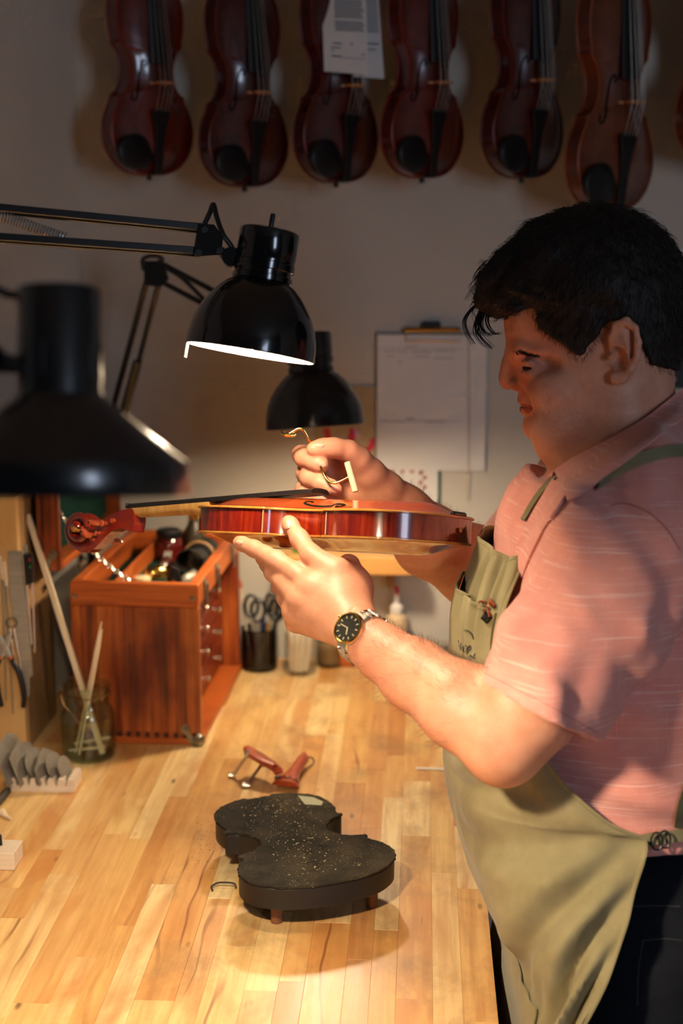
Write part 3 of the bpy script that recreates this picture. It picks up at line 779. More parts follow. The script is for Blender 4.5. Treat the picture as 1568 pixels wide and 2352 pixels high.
# big lamp close to the camera
dA = 1.0
axA = nrm(UP*1.0-FWD*.026+RT*.003)
pxm = dA/F
cA = P(136, 1137, dA); TA = frame(axA, RT, cA)
la_ = thing('desk_lamp', 'large matte black cone lamp close to the camera at left', 'lamp', (-.74, 1.05, BT))
prof = [(.0905, 0), (.0912, .0010), (.0912, .0220), (.0900, .0238), (.0330, .0672), (.0305, .0700), (.0298, .0730), (.0288, .1430), (.0275, .1450), (.0240, .1462), (.001, .1464)]
sA = MB().lathe(prof[:6], TA, 72).build('shade', M_SATINBLK, la_)
MB().lathe([(r-.0012, z+.0002) for r, z in prof[:6]][::-1], TA, 72).build('reflector', M_WHITEEN, sA)
MB().lathe([(.0893, 0), (.0912, .0010)], TA, 72).build('rim', M_SATINBLK, sA)
MB().lathe(prof[5:], TA, 48).build('socket_cap', M_SATINBLK, la_)
for k_ in range(7):
    a = rad(-125+k_*24); MB().box(loc(TA, (.0292*math.cos(a), .0292*math.sin(a), .095)), (.0016, .0022, .026), TA[:3, :3] @ np.array(Matrix.Rotation(a, 3, 'Z')), bev=.0005).build('vent_rib', M_SATINBLK, la_)
MB().lathe([(.0001, .001), (.014, .003), (.024, .011), (.028, .024), (.022, .042), (.0135, .062)], TA, 32).build('bulb', bulb_mat('bulb_glow_near', 1230.0), la_)
kA = loc(TA, (-.034, -.012, .092))
MB().tube([loc(TA, (-.026, -.010, .090)), kA, loc(TA, (-.060, -.008, .092))], [.006, .0065, .006], 12).build('swivel', M_SATINBLK, la_)
MB().lathe([(.0001, .011), (.008, .0095), (.0115, .005), (.0122, 0), (.0115, -.005), (.0001, -.0075)], frame(-FWD, RT, loc(TA, (-.046, -.014, .094))), 24).build('swivel_knob', M_GLOSSBLK, la_)
MB().box(loc(TA, (-.030, -.018, .086)), (.026, .004, .004), TA[:3, :3], bev=.001).build('knob_lever', M_SATINBLK, la_)
MB().tube(catmull([loc(TA, (-.024, 0, .142)), loc(TA, (-.034, 0, .140)), loc(TA, (-.055, .004, .146)), loc(TA, (-.10, .01, .138)), loc(TA, (-.20, .02, .10))], 6), .0032, 8).build('cable', M_BLACKP, la_)
eA = np.array([-.62, 1.03, 1.72]); 
for off in (-.012, .012):
    A = loc(TA, (-.060, -.008+off, .092)); B = eA+np.array([0, off, 0])
    MB().cyl(A, B, .0042, n=8).build('arm_bar', M_SATINBLK, la_); MB().cyl(B, np.array([-.74, 1.05+off, BT+.05]), .005, n=8).build('lower_arm', M_SATINBLK, la_)
MB().box(eA, (.03, .04, .05), bev=.004).build('elbow', M_SATINBLK, la_)
MB().lathe([(.0, 0), (.045, 0), (.046, .004), (.044, .012), (.016, .016), (.014, .05), (0.001, .052)], frame((0, 0, 1), None, (-.74, 1.05, BT)), 24).build('base', M_SATINBLK, la_)

# lamp at the back by the wall
dC = 2.42
axC = nrm(UP*1.0-RT*.075-FWD*.064)
TC = frame(axC, RT, P(724, 981, dC)); RC = 113/F*dC
pb_ = W(205, 1160, 2.725); pf_ = np.array((pb_[0], 2.725, BT))
lc = thing('desk_lamp', 'black dome desk lamp by the back wall, behind the raised hand', 'lamp', pf_)
dome_lamp(lc, TC, RC, bulb_mat('bulb_glow_back', 380.0), mat=M_SATINBLK)
e0 = P(352, 615, dC+.06)
for off in (-.010, .010):
    A = P(362, 622, dC+.06)+UP*off*1.6; B = P(700, 800, dC)+UP*off*1.6
    MB().cyl(A, B, .0048, n=8).build('arm_bar', M_SATINBLK, lc)
for (a, b) in (((338, 640), (200, 1160)), ((366, 645), (236, 1160))):
    MB().cyl(P(*a, dC+.06), W(*b, 2.725), .0055, n=8).build('lower_arm', M_SATINBLK, lc)
MB().cyl(P(316, 830, dC+.14), P(270, 1000, dC+.20), .0085, n=10).build('spring_sleeve', M_SATINBLK, lc)
MB().tube([pb_, (pb_+pf_)/2, pf_+np.array((0, 0, .004))], [.008, .009, .010], 10).build('post', M_SATINBLK, lc)
slab(lc, [(330, 600), (375, 600), (388, 640), (368, 660), (332, 655)], dC+.05, .012, M_SATINBLK, 'elbow')
MB().tube(catmull([P(330, 620, dC+.05), P(328, 596, dC+.04), P(348, 588, dC+.04), P(370, 592, dC+.04), P(378, 612, dC+.05), P(420, 640, dC+.05), P(470, 690, dC+.03)], 6), .0038, 8).build('cable', M_BLACKP, lc)
MB().cyl(P(700, 800, dC), loc(TC, (0, 0, .12*RC/.08)), .007, n=10).build('swivel', M_SATINBLK, lc)
gb_ = pf_; MB().lathe([(0, 0), (.024, 0), (.025, .004), (.023, .010), (.012, .013), (.011, .03)], frame((0, 0, 1), None, gb_), 20).build('base', M_SATINBLK, lc)
# ------------------------------------------------------------------ wooden tool chest
def m_chest():
    t = NT('chest_oak'); co = t.co((34, 34, 2.4), True)
    g = t.noise(co, 1.0, 6, .65, .6); w = t.noise(t.co((70, 70, 1.6), True), 1.0, 3, .5, 1.5)
    f = t.math('ADD', t.math('MULTIPLY', g, .62), t.math('MULTIPLY', w, .38))
    c = t.ramp(f, [(.34, S(70, 24, 9)), (.44, S(132, 54, 18)), (.54, S(184, 92, 34)), (.66, S(212, 132, 60))])
    dk = t.ramp(t.noise(t.co((5, 5, 3), True), 1.0, 4), [(.42, (1, 1, 1, 1)), (.66, S(128, 66, 44))])
    t.set(color=t.mix(c, dk, 1.0, 'MULTIPLY'), rough=.42, coat=.25, coatr=.3); t.bump(g, .15, .0006); return t.mat
def m_chest_h():
    t = NT('chest_oak_rail'); g = t.noise(t.co((3, 3, 40), True), 1.0, 6, .65, .5)
    t.set(color=t.ramp(g, [(.3, S(96, 36, 14)), (.5, S(176, 84, 30)), (.75, S(204, 112, 46))]), rough=.42, coat=.25, coatr=.3); t.bump(g, .12, .0006); return t.mat
M_CHEST, M_CHESTH = m_chest(), m_chest_h()
M_DRAWER = plain('drawer_mahogany', S(92, 24, 12), S(128, 42, 20), 4, .4, stretch=(8, 3, 40), coat=.3)
M_FELT = plain('green_felt', S(14, 42, 36), S(22, 56, 48), 120, .95, spec=.1)
M_PLATE = plain('tarnished_nickel', S(120, 114, 100), S(158, 150, 134), 60, .4, .85)
g0 = G(462, 1712); HB = .2800; WB, LBx = .217, .425
tb = thing('tool_chest', 'open reddish oak tool chest with drawers, latches and felt-lined lid', 'tool chest', g0, Matrix.Rotation(rad(-1.8), 3, 'Z'))
L_ = dict(world=False)
RIM = .040
MB().box((-WB/2, .008, (HB-RIM)/2+.006), (WB, .016, HB-RIM-.012), bev=.0015).build('end_panel', M_CHEST, tb, **L_)
MB().box((-WB/2, LBx-.008, (HB-RIM)/2+.006), (WB, .016, HB-RIM-.012), bev=.0015).build('end_panel', M_CHEST, tb, **L_)
MB().box((-WB+.006, LBx/2, (HB-RIM)/2+.006), (.012, LBx-.034, HB-RIM-.012), bev=.001).build('back_panel', M_CHEST, tb, **L_)
MB().box((-WB/2+.001, LBx/2, .006), (WB+.004, LBx+.004, .012), bev=.002).build('base_board', M_CHESTH, tb, **L_)
MB().box((-WB/2, .009, HB-RIM/2), (WB, .018, RIM-.0006), bev=.0018).build('rim_rail', M_CHESTH, tb, **L_)
MB().box((-WB/2, LBx-.009, HB-RIM/2), (WB, .018, RIM-.0006), bev=.0018).build('rim_rail', M_CHESTH, tb, **L_)
MB().box((-.009, LBx/2, HB-RIM/2), (.018, LBx-.037, RIM-.0006), bev=.0018).build('rim_rail', M_CHESTH, tb, **L_)
MB().box((-WB+.009, LBx/2, HB-RIM/2), (.018, LBx-.037, RIM-.0006), bev=.0018).build('rim_rail', M_CHESTH, tb, **L_)
MB().box((-WB/2, LBx/2, HB-RIM-.004), (WB-.038, LBx-.038, .006)).build('tray_floor', M_FELT, tb, **L_)
MB().box((-.150, LBx/2, HB-.022), (.006, LBx-.040, .030), bev=.001).build('tray_divider', M_CHESTH, tb, **L_)
MB().box((-.046, LBx/2, (HB-RIM)/2+.008), (.008, LBx-.034, HB-RIM-.020)).build('drawer_frame', M_CHEST, tb, **L_)
zz = .018
for i, hh in enumerate((.058, .046, .042, .034, .030)):
    dr = MB().box((-.040, LBx/2, zz+hh/2), (.010, LBx-.046, hh-.004), bev=.0015).build('drawer', M_DRAWER, tb, **L_)
    for yy in (.085, .215, .345):
        MB().lathe([(.0001, .012), (.005, .0115), (.0062, .009), (.003, .005), (.0035, 0)], frame((1, 0, 0), None, (-.035, yy, zz+hh/2)), 12).build('knob', M_NICKEL, dr, **L_)
    zz += hh
for i in range(13): MB().box((-WB+.012+i*.0162, -.0001, .0165), (.008, .0012, .009)).build('finger_joint', plain('joint_dark', S(52, 18, 8), S(70, 26, 12), 40, .6), tb, **L_)
for xx in (-.010, -WB+.008): MB().lathe([(.0001, .0025), (.0035, .002), (.0048, 0)], frame((0, -1, 0), None, (xx, 0, HB-RIM+.016)), 14).build('screw', M_PLATE, tb, **L_)
def corner(parent, pts, T, th=.0022):
    MB().prism(catmull(pts, 4, closed=True), 0, th, T, bev=.0006).build('corner_bracket', M_PLATE, parent, **L_)
brk = [(-.034, .030), (-.026, .036), (-.019, .030), (-.019, .021), (-.012, .014), (-.004, .010), (.002, .002), (-.002, -.001), (-.014, -.001), (-.022, .006), (-.025, .016), (-.033, .022)]
Tf = np.eye(4); Tf[:3, :3] = np.array([[1, 0, 0], [0, 0, -1], [0, 1, 0]]); Tf[:3, 3] = (0, 0, .001)
corner(tb, brk, Tf)
MB().lathe([(.0001, .004), (.003, .0036), (.0045, 0)], frame((0, -1, 0), None, (-.026, -.002, .028)), 12).build('screw', M_PLATE, tb, **L_)
MB().lathe([(.0001, .010), (.008, .008), (.0115, .002), (.0118, 0)], frame(nrm((.7, -.7, 0)), None, (-.004, -.001, .010)), 16).build('corner_cap', M_PLATE, tb, **L_)
for yy in (.055, .17, .33):
    MB().box((.0012, yy, HB-.020), (.0028, .020, .034), bev=.001).build('latch_plate', M_PLATE, tb, **L_)
    MB().box((.0045, yy, HB-.030), (.005, .011, .040), bev=.0018).build('latch_tongue', M_NICKEL, tb, **L_)
# the lid stands open on the far long side
lx0, lx1, lz0, lz1 = -WB-.052, -WB-.014, HB+.018, HB+.235
lid = MB().box((lx0+.004, LBx/2, (lz0+lz1)/2), (.008, LBx, lz1-lz0), bev=.0015).build('lid', M_CHEST, tb, **L_)
for yy in (.007, LBx-.007): MB().box(((lx0+lx1)/2+.004, yy, (lz0+lz1)/2), (lx1-lx0-.008, .014, lz1-lz0), bev=.0015).build('lid_side', M_CHEST, lid, **L_)
for z_ in (lz0+.007, lz1-.007): MB().box(((lx0+lx1)/2+.004, LBx/2, z_), (lx1-lx0-.008, LBx-.029, .014), bev=.0015).build('lid_side', M_CHESTH, lid, **L_)
MB().box((lx0+.0095, LBx/2, (lz0+lz1)/2), (.003, LBx-.030, lz1-lz0-.030)).build('lid_lining', M_FELT, lid, **L_)
Tf2 = Tf.copy(); Tf2[:3, 3] = (lx1-.006, -.0002, lz0+.002)
MB().prism(catmull([(-.028, .004), (-.022, .018), (-.014, .020), (-.012, .030), (-.004, .034), (.002, .026), (-.004, .018), (-.010, .012), (-.012, .002), (-.022, -.002)], 4, closed=True), 0, .002, Tf2, bev=.0006).build('corner_bracket', M_PLATE, lid, **L_)
for yy in (.10, .33): MB().cyl((-WB-.006, yy-.02, HB+.006), (-WB-.006, yy+.02, HB+.006), .005).build('hinge', M_PLATE, tb, **L_)
# chain between lid and box: each link its own ring
Mi = ROOTM[tb.name].inverted()
c0 = np.array((lx1-.004, .012, lz0+.10)); c1 = np.array((-.112, .026, HB-.010)); cm = (c0+c1)/2-np.array((0, 0, .012))
cp = catmull([c0, cm, c1], 12); seg = np.linalg.norm(np.diff(cp, axis=0), axis=1).sum(); nl = int(seg/.0085)
cu = np.concatenate([[0], np.cumsum(np.linalg.norm(np.diff(cp, axis=0), axis=1))])
for i in range(nl):
    s = (i+.5)/nl*seg; p = np.array([np.interp(s, cu, cp[:, k]) for k in range(3)]); p2 = np.array([np.interp(min(s+.002, seg), cu, cp[:, k]) for k in range(3)])
    T = frame(nrm(p2-p), (0, 1, 0) if i % 2 else (1, 0, 0), p)
    ring = [loc(T, (.0034*math.cos(a), 0, .0062*math.sin(a))) for a in np.linspace(0, 2*pi, 12, endpoint=False)]
    MB().tube(ring, .0011, 6, closed=True).build('chain_link', M_NICKEL, tb, **L_)

# things lying in the chest's tray
def tray(x, y): return np.array(ROOTM[tb.name] @ Vector((x, y, HB-RIM-.001)))
def tin(name, label, cat, p, prof, mat, capm=None, n=24):
    o = thing(name, label, cat, p); MB().lathe(prof, frame((0, 0, 1), None, p), n).build('body', mat, o); return o
M_DARKWOOD = plain('dark_rosewood', S(52, 18, 12), S(80, 30, 20), 30, .35, coat=.4)
p = tray(-.121, .345); o = tin('varnish_jar', 'dark red lidded varnish pot in the chest tray', 'jar', p, [(0, 0), (.024, 0), (.027, .006), (.027, .036), (.022, .044)], plain('dark_red_glass', S(60, 12, 10), S(86, 20, 16), 20, .15, coat=.6))
MB().lathe([(.023, .044), (.024, .046), (.024, .056), (.020, .060), (.001, .061)], frame((0, 0, 1), None, p), 24).build('lid', M_BLACKP, o)
p = tray(-.078, .378); o = tin('glue_pot', 'tall dark brass-capped bottle at the back of the chest tray', 'bottle', p, [(0, 0), (.020, 0), (.022, .004), (.020, .050), (.012, .064), (.010, .074)], plain('dark_umber', S(44, 36, 26), S(60, 50, 36), 30, .3))
MB().lathe([(.0115, .074), (.012, .090), (.001, .091)], frame((0, 0, 1), None, p), 20).build('cap', M_BRASS, o)
def finger_plane(p, ang, sc, label, mat):
    o = thing('finger_plane', label, 'hand plane', p, Matrix.Rotation(ang, 3, 'Z'), 'finger planes in the chest tray')
    sole = [(.030*math.cos(a)*sc, .013*math.sin(a)*sc) for a in np.linspace(0, 2*pi, 24, endpoint=False)]
    MB().prism(sole, 0, .004, None, bev=.001).build('sole', mat, o, world=False)
    V = []
    for i, t in enumerate(np.linspace(-1, 1, 9)): 
        hgt = .016*sc*(1-t*t)**.5+.004; w = .011*sc*(1-t*t)**.5+.001
        V.append([(t*.026*sc, w*math.cos(a), .004+hgt*math.sin(a)) for a in np.linspace(0, pi, 9)])
    MB().grid(V).build('body', mat, o, world=False)
    MB().box((.004*sc, 0, .020*sc), (.022*sc, .012*sc, .002), np.array(Matrix.Rotation(rad(-40), 3, 'Y')), bev=.0005).build('iron', M_STEEL, o, world=False)
    return o
finger_plane(tray(-.112, .20), .5, 1.0, 'small brass finger plane in the middle of the chest tray', M_BRASS)
finger_plane(tray(-.108, .258), 1.5, 1.2, 'larger dark iron finger plane in the chest tray', M_DARKWOOD)
finger_plane(tray(-.045, .16), .9, .9, 'small dark finger plane near the front latch in the tray', M_BLADE)
o = thing('tool_roll', 'folded black leather tool roll across the chest tray', 'tool roll', tray(-.052, .272), Matrix.Rotation(-.1, 3, 'Z'))
V = []
for t in np.linspace(0, 1, 15):
    y = -.055+.11*t; V.append([(.026*math.cos(a)*(1+.12*math.sin(9*t)), y, .022+.022*math.sin(a)+.006*math.sin(7*t+1)) for a in np.linspace(0, 2*pi, 17)])
MB().grid(np.array(V)[::-1]).build('leather', plain('black_leather', S(14, 15, 17), S(28, 29, 30), 60, .5, bump=.3), o, world=False)
MB().tube([(.028*math.cos(a), .01, .024+.026*math.sin(a)) for a in np.linspace(0, 2*pi, 20, endpoint=False)], .0022, 6, closed=True).build('tie', M_UNDER, o, world=False)
o = thing('spool_clamp', 'black wedge-shaped clamp standing at the front of the chest tray', 'clamp', tray(-.058, .075), Matrix.Rotation(.3, 3, 'Z'))
MB().prism([(-.020, 0), (.022, 0), (.010, .050), (-.002, .054)], -.008, .008, np.array(Matrix(((1, 0, 0, 0), (0, 0, -1, 0), (0, 1, 0, 0), (0, 0, 0, 1)))), bev=.0015).build('jaw', M_BLACKP, o, world=False)
MB().cyl((0, -.012, .03), (0, .020, .03), .003).build('screw', M_NICKEL, o, world=False)
o = thing('cork_disc', 'pale oval cork stopper lying in the chest tray', 'cork', tray(-.130, .155)); T = frame((0, 0, 1), None, tray(-.130, .155))
MB().lathe([(0, 0), (.014, 0), (.016, .004), (.015, .012), (.012, .014), (.001, .0145)], T, 20).build('body', plain('pale_cork', S(206, 186, 140), S(222, 204, 164), 90, .8, bump=.3), o)

# ------------------------------------------------------------------ upright tool board at the left edge
YP = 2.21; xr = G(62, 1730)[0]; topz = W(30, 1140, YP)[2]
M_PLY = plain('birch_ply', S(206, 158, 94), S(222, 180, 118), 3, .55, stretch=(12, 12, 3), bump=.08)
tc_ = thing('tool_board', 'upright honey-coloured plywood tool board at the left picture edge', 'tool board', ((xr-.82)/2, 2.30, BT))
MB().box(((xr-.80)/2, YP+.010, (BT+topz)/2), (xr+.80, .020, topz-BT), bev=.001).build('front_board', M_PLY, tc_)
MB().box((xr-.009, YP+.108, (BT+topz)/2), (.018, .174, topz-BT-.002), bev=.001).build('side_board', M_UNDER, tc_)  # darker wood than the ply front: shade on this side put into the colour
MB().box(((xr-.80)/2-.01, YP+.108, topz-.009), (xr+.78, .174, .017), bev=.001).build('top_board', M_PLY, tc_)
def wp_(px, py, off): r = W(px, py, YP-off); return r
def plate_on_board(name, label, cat, px, th, mat, off=.0006, part='blade'):
    A = np.array([W(x, y, YP-off) for x, y in px]); c = A.mean(0); o = thing(name, label, cat, (c[0], YP, A[:, 2].min()))
    T = np.eye(4); T[:3, :3] = np.array([[1, 0, 0], [0, 0, -1], [0, 1, 0]]); T[:3, 3] = (0, YP-off, 0)
    MB().prism([(a[0], a[2]) for a in A], 0, th, T, bev=min(.0005, th*.3)).build(part, mat, o); return o
plate_on_board('steel_rule', 'broad steel blade hanging on the tool board, widest of its tools', 'ruler', [(18, 1266), (51, 1264), (76, 1551), (69, 1556), (68, 1600), (60, 1600), (52, 1560), (44, 1500), (24, 1370)], .0022, M_STEEL)
o = plate_on_board('digital_caliper', 'black digital caliper hanging beside the broad steel blade', 'caliper', [(56, 1272), (76, 1268), (79, 1336), (62, 1342)], .009, M_BLACKP, .003, 'housing')
mb = MB()
for a, b, r in (((75, 1334), (80, 1498), .0016), ((62, 1340), (73, 1480), .0018)): mb.cyl(wp_(*a, .006), wp_(*b, .006), r, r*.6, 8)
mb.build('measuring_rod', M_NICKEL, o)
MB().cyl(wp_(79, 1490, .006), wp_(80, 1500, .006), .0026, .0016, 10).build('rod_tip', M_NICKEL, o)
MB().box(wp_(58, 1262, .005), (.007, .003, .014), bev=.0006).build('jaw', M_STEEL, o)
for (q, m) in (((68, 1286), M_RED), ((69, 1302), plain('green_led', S(30, 140, 90), S(40, 160, 110), 30, .4))): MB().box(wp_(*q, .0128), (.0022, .0008, .0045)).build('indicator', m, o)
o = thing('dividers', 'thin steel dividers with a ring top hanging on the tool board', 'dividers', wp_(40, 1540, .004))
cc = wp_(27, 1431, .006); MB().tube([cc+np.array([.0085*math.cos(a), 0, .0085*math.sin(a)]) for a in np.linspace(0, 2*pi, 24, endpoint=False)], .0012, 6, closed=True).build('ring', M_NICKEL, o)
for a, b in (((24, 1442), (34, 1536)), ((32, 1442), (49, 1536))): MB().cyl(wp_(*a, .005), wp_(*b, .005), .0026, .0010, 8).build('leg', M_NICKEL, o)
o = thing('pliers', 'small pliers with black curved grips on the tool board', 'pliers', wp_(40, 1626, .01))
MB().tube(catmull([wp_(24, 1512, .010), wp_(40, 1536, .013), wp_(50, 1566, .013), wp_(55, 1600, .011), wp_(53, 1624, .010)], 6), list(np.interp(np.linspace(0, 1, 25), [0, .1, .6, 1], [.0035, .0046, .0048, .0038])), 12).build('grip', M_BLACKP, o)
MB().tube(catmull([wp_(0, 1512, .010), wp_(-10, 1540, .013), wp_(-4, 1590, .011), wp_(3, 1622, .010)], 6), .0044, 12).build('grip', M_BLACKP, o)
for a, b in (((-2, 1460), (24, 1512)), ((24, 1455), (0, 1512))): MB().tube([wp_(*a, .008), wp_(12, 1488, .009), wp_(*b, .010)], [(.004, .002), (.007, .0025), (.0045, .0035)], 10).build('jaw', M_STEEL, o)
for q in ((24, 1510), (0, 1510)): MB().tube([wp_(q[0]-1, q[1]-3, .010), wp_(q[0]+2, q[1]+3, .010)], .0052, 12).build('grip_collar', plain('orange_rubber', S(190, 96, 24), S(206, 112, 36), 50, .5), o)
for i, (a, b, lab) in enumerate((((6, 1330), (14, 1610), 'long thin needle file nearest the left picture edge on the tool board'), ((15, 1345), (30, 1640), 'slim steel needle file between the dividers and the pliers'))):
    o = thing('needle_file', lab, 'file', wp_(*b, .003)); MB().tube([wp_(*a, .003), wp_(*b, .003)], [.0022, .0008], 8).build('blade', M_BLADE, o)
    u = wp_(*a, .003); MB().tube([u, u+np.array([-.001, 0, .018]), u+np.array([-.002, 0, .040])], [.0028, .0044, .0034], 10).build('handle', M_PALEWOOD, o)
# ------------------------------------------------------------------ things standing on the bench
def m_glass(name, tint):
    t = NT(name); t.t.nodes.remove(t.b)
    out = t.t.nodes['Material Output']; tr = t.n('ShaderNodeBsdfTransparent'); gl = t.n('ShaderNodeBsdfGlossy'); mx = t.n('ShaderNodeMixShader'); fr = t.n('ShaderNodeLayerWeight'); pw_ = t.n('ShaderNodeMath', operation='POWER'); pw_.inputs[1].default_value = 4.0; t.L(fr.outputs['Facing'], pw_.inputs[0])
    tr.inputs[0].default_value = tint; gl.inputs['Roughness'].default_value = .03
    mm = t.n('ShaderNodeMath', operation='MULTIPLY_ADD'); t.L(pw_.outputs[0], mm.inputs[0]); mm.inputs[1].default_value = .55; mm.inputs[2].default_value = .055
    t.L(mm.outputs[0], mx.inputs[0]); t.L(tr.outputs[0], mx.inputs[1]); t.L(gl.outputs[0], mx.inputs[2]); t.L(mx.outputs[0], out.inputs[0]); return t.mat
M_GLASS = m_glass('jar_glass', (.86, .91, .86, 1)); M_GLASS2 = m_glass('clear_glass', (.95, .95, .94, 1)); M_GLASSD = m_glass('dark_glass', (.35, .36, .38, 1))
jp_ = G(205, 1735); jp_[1] += .0
jar = thing('glass_jar', 'greenish glass jar holding pale wooden sticks beside the tool chest', 'jar', jp_)
prof = [(0.001, .003), (.036, .003), (.0425, .006), (.0440, .012), (.0440, .070), (.0425, .078), (.0380, .086), (.0355, .090), (.0352, .110), (.0375, .116), (.0385, .120), (.0375, .124), (.0345, .1245), (.0335, .121), (.0335, .092), (.0360, .086), (.0410, .077), (.0420, .070), (.0420, .014), (.040, .008), (.001, .007)]
MB().lathe(prof, frame((0, 0, 1), None, jp_), 48).build('body', M_GLASS, jar)
MB().lathe([(.001, 0), (.040, 0), (.0425, .003), (.001, .003)], frame((0, 0, 1), None, jp_), 40).build('base', M_GLASS, jar)
w_ = [jp_+np.array([.037*math.cos(a), .037*math.sin(a), .1085]) for a in np.linspace(0, 2*pi, 40, endpoint=False)]
wr = plain('copper_wire', S(120, 92, 64), S(140, 110, 78), 50, .4, .8)
MB().tube(w_, .0009, 6, closed=True).build('neck_wire', wr, jar)
MB().tube(catmull([jp_+np.array((-.040, -.012, .121)), jp_+np.array((-.030, -.042, .105)), jp_+np.array((-.012, -.047, .085)), jp_+np.array((-.002, -.046, .072))], 6), .0010, 6).build('bail_wire', wr, jar)
M_STICK = plain('basswood_stick', S(222, 200, 164), S(234, 216, 186), 4, .65, stretch=(50, 50, 5))
def stick(a, b, w, t, label, tip=False, up_=None):
    a = np.asarray(a); b = np.asarray(b); v = nrm(b-a); R = frame(v, up_ if up_ is not None else -FWD)
    o = thing('wooden_stick', label, 'stick', a, None, 'wooden sticks in the jar')
    L = np.linalg.norm(b-a); k = .45 if tip else .9
    V = [[(s1*w/2*q, s2*t/2*q, z) for s1, s2 in ((-1, -1), (1, -1), (1, 1), (-1, 1), (-1, -1))] for z, q in ((0, .9), (.001, 1), (L*(.86 if tip else .995), 1), (L, k))]
    T = R.copy(); T[:3, 3] = a; mb = MB(); Vv = np.array(V); A = T
    Vw = Vv.reshape(-1, 3) @ A[:3, :3].T+A[:3, 3]; mb.grid(Vw.reshape(Vv.shape)[:, ::-1]); mb.f.append([0, 1, 2, 3]); mb.m.append(0); mb.f.append([15, 16, 17, 18][::-1]); mb.m.append(0)
    mb.build('shaft', M_STICK, o); return o
jl = lambda x, y, z: jp_+np.array((x, y, z))
stick(jl(.026, -.012, .008), P(64, 1182, 2.36), .0105, .0085, 'long square pale stick leaning far out of the jar')
stick(jl(-.020, -.010, .008), P(233, 1428, 2.32), .0060, .0030, 'thin pointed stick standing tallest of the two short ones in the jar', True)
stick(jl(-.012, -.018, .008), P(234, 1446, 2.27), .0075, .0035, 'flat pale stick with cut tip standing in front of the thin pointed one', True)
stick(jl(-.032, -.004, .010), jl(.030, -.012, .020), .0060, .0040, 'short offcut stick lying nearest the bottom of the jar')
stick(jl(-.028, .012, .016), jl(.034, .006, .030), .0055, .0040, 'short offcut stick lying across the top of the other in the jar')

# scraper block
p0, p1 = G(26, 1817), G(172, 1817); M_BLOCK = plain('bleached_beech', S(206, 186, 162), S(224, 206, 184), 5, .65, stretch=(4, 30, 30), bump=.1)
sb = thing('scraper_rack', 'pale slotted wooden rack holding steel scrapers below the tool board', 'rack', ((p0[0]+p1[0])/2, p0[1]+.025, BT))
xs = np.linspace(p0[0], p1[0], 7); slots = [xs[0]+(p1[0]-p0[0])*f for f in (.10, .28, .42, .56, .72, .87)]
zt = .021
poly = [(p0[0], 0)]
poly = [(p1[0], 0), (p1[0], zt)]
for s_ in slots[::-1]: poly += [(s_+.0035, zt), (s_+.0016, zt-.011), (s_-.0016, zt-.011), (s_-.0035, zt)]
poly += [(p0[0], zt), (p0[0], 0)]
T = np.eye(4); T[:3, :3] = np.array([[1, 0, 0], [0, 0, 1], [0, 1, 0]]); T[:3, 3] = (0, p0[1], BT)
T[:3, :3] = np.array([[1, 0, 0], [0, 0, -1], [0, 1, 0]]); T[:3, 3] = (0, p0[1]+.050, BT)
MB().prism(poly, 0, .050, T).build('block', M_BLOCK, sb)
shp = [[(-.045, 0), (.030, 0), (.034, .010), (.030, .075), (.006, .088), (-.046, .070)], [(-.040, 0), (.032, 0), (.030, .060), (-.004, .074), (-.044, .055)],
       [(.030*math.cos(a), .030+.030*math.sin(a)) for a in np.linspace(-.9, 4.0, 16)], [(-.036, 0), (.030, 0), (.034, .042), (.010, .058), (-.034, .030)],
       [(.026*math.cos(a), .026+.026*math.sin(a)) for a in np.linspace(-1.3, 4.4, 18)], [(.021*math.cos(a), .022+.023*math.sin(a)) for a in np.linspace(-1.3, 4.4, 18)]]
labs = ['tall rectangular steel scraper at the left end of the rack', 'angled steel scraper second from the left in the rack', 'oval scraper in the middle left of the rack, mostly in shadow', 'pointed steel scraper just right of the rack middle', 'larger round steel scraper near the right end of the rack', 'small round steel scraper at the right end of the rack']
for i, (s_, sp, lb_) in enumerate(zip(slots, shp, labs)):
    o = thing('scraper', lb_, 'scraper', (s_, p0[1]+.02, BT+zt-.010), None, 'steel scrapers in the rack')
    T = np.eye(4); vx = nrm((.28, .96, 0)); vz = nrm(np.array((-.34, .10, 1.0))); vz = nrm(vz-vx*(vz@vx)); T[:3, 0] = vx; T[:3, 1] = vz; T[:3, 2] = np.cross(vx, vz); T[:3, 3] = (s_, p0[1]+.022, BT+zt-.0085)
    MB().prism([(a*.86, b*.86) for a, b in sp], -.0006, .0006, T, bev=.0002).build('blade', M_BLADE, o)
# second block with a dark scraper, cut by the picture edge
q1 = G(33, 2000); o = thing('wood_block', 'small pale wood block with a slot at the left picture edge', 'block', (q1[0]-.03, q1[1]+.02, BT))
MB().box((q1[0]-.030, q1[1]+.022, BT+.0125), (.060, .044, .025), bev=.001).build('block', M_BLOCK, o)
o = thing('scraper', 'dark steel scraper leaning on the small wood block at left edge', 'scraper', (q1[0]-.03, q1[1]+.02, BT+.025))
T = np.eye(4); T[:3, 0] = nrm((.75, .66, 0)); T[:3, 1] = nrm((-.3, .34, .9)); T[:3, 2] = np.cross(T[:3, 0], T[:3, 1]); T[:3, 3] = (q1[0]-.034, q1[1]+.012, BT+.0262)
MB().prism([(-.035, 0), (.016, 0), (.018, .014), (.004, .026), (-.035, .020)], 0, .0012, T, bev=.0003).build('blade', plain('dark_steel', S(48, 42, 40), S(62, 56, 52), 30, .4, .8), o)
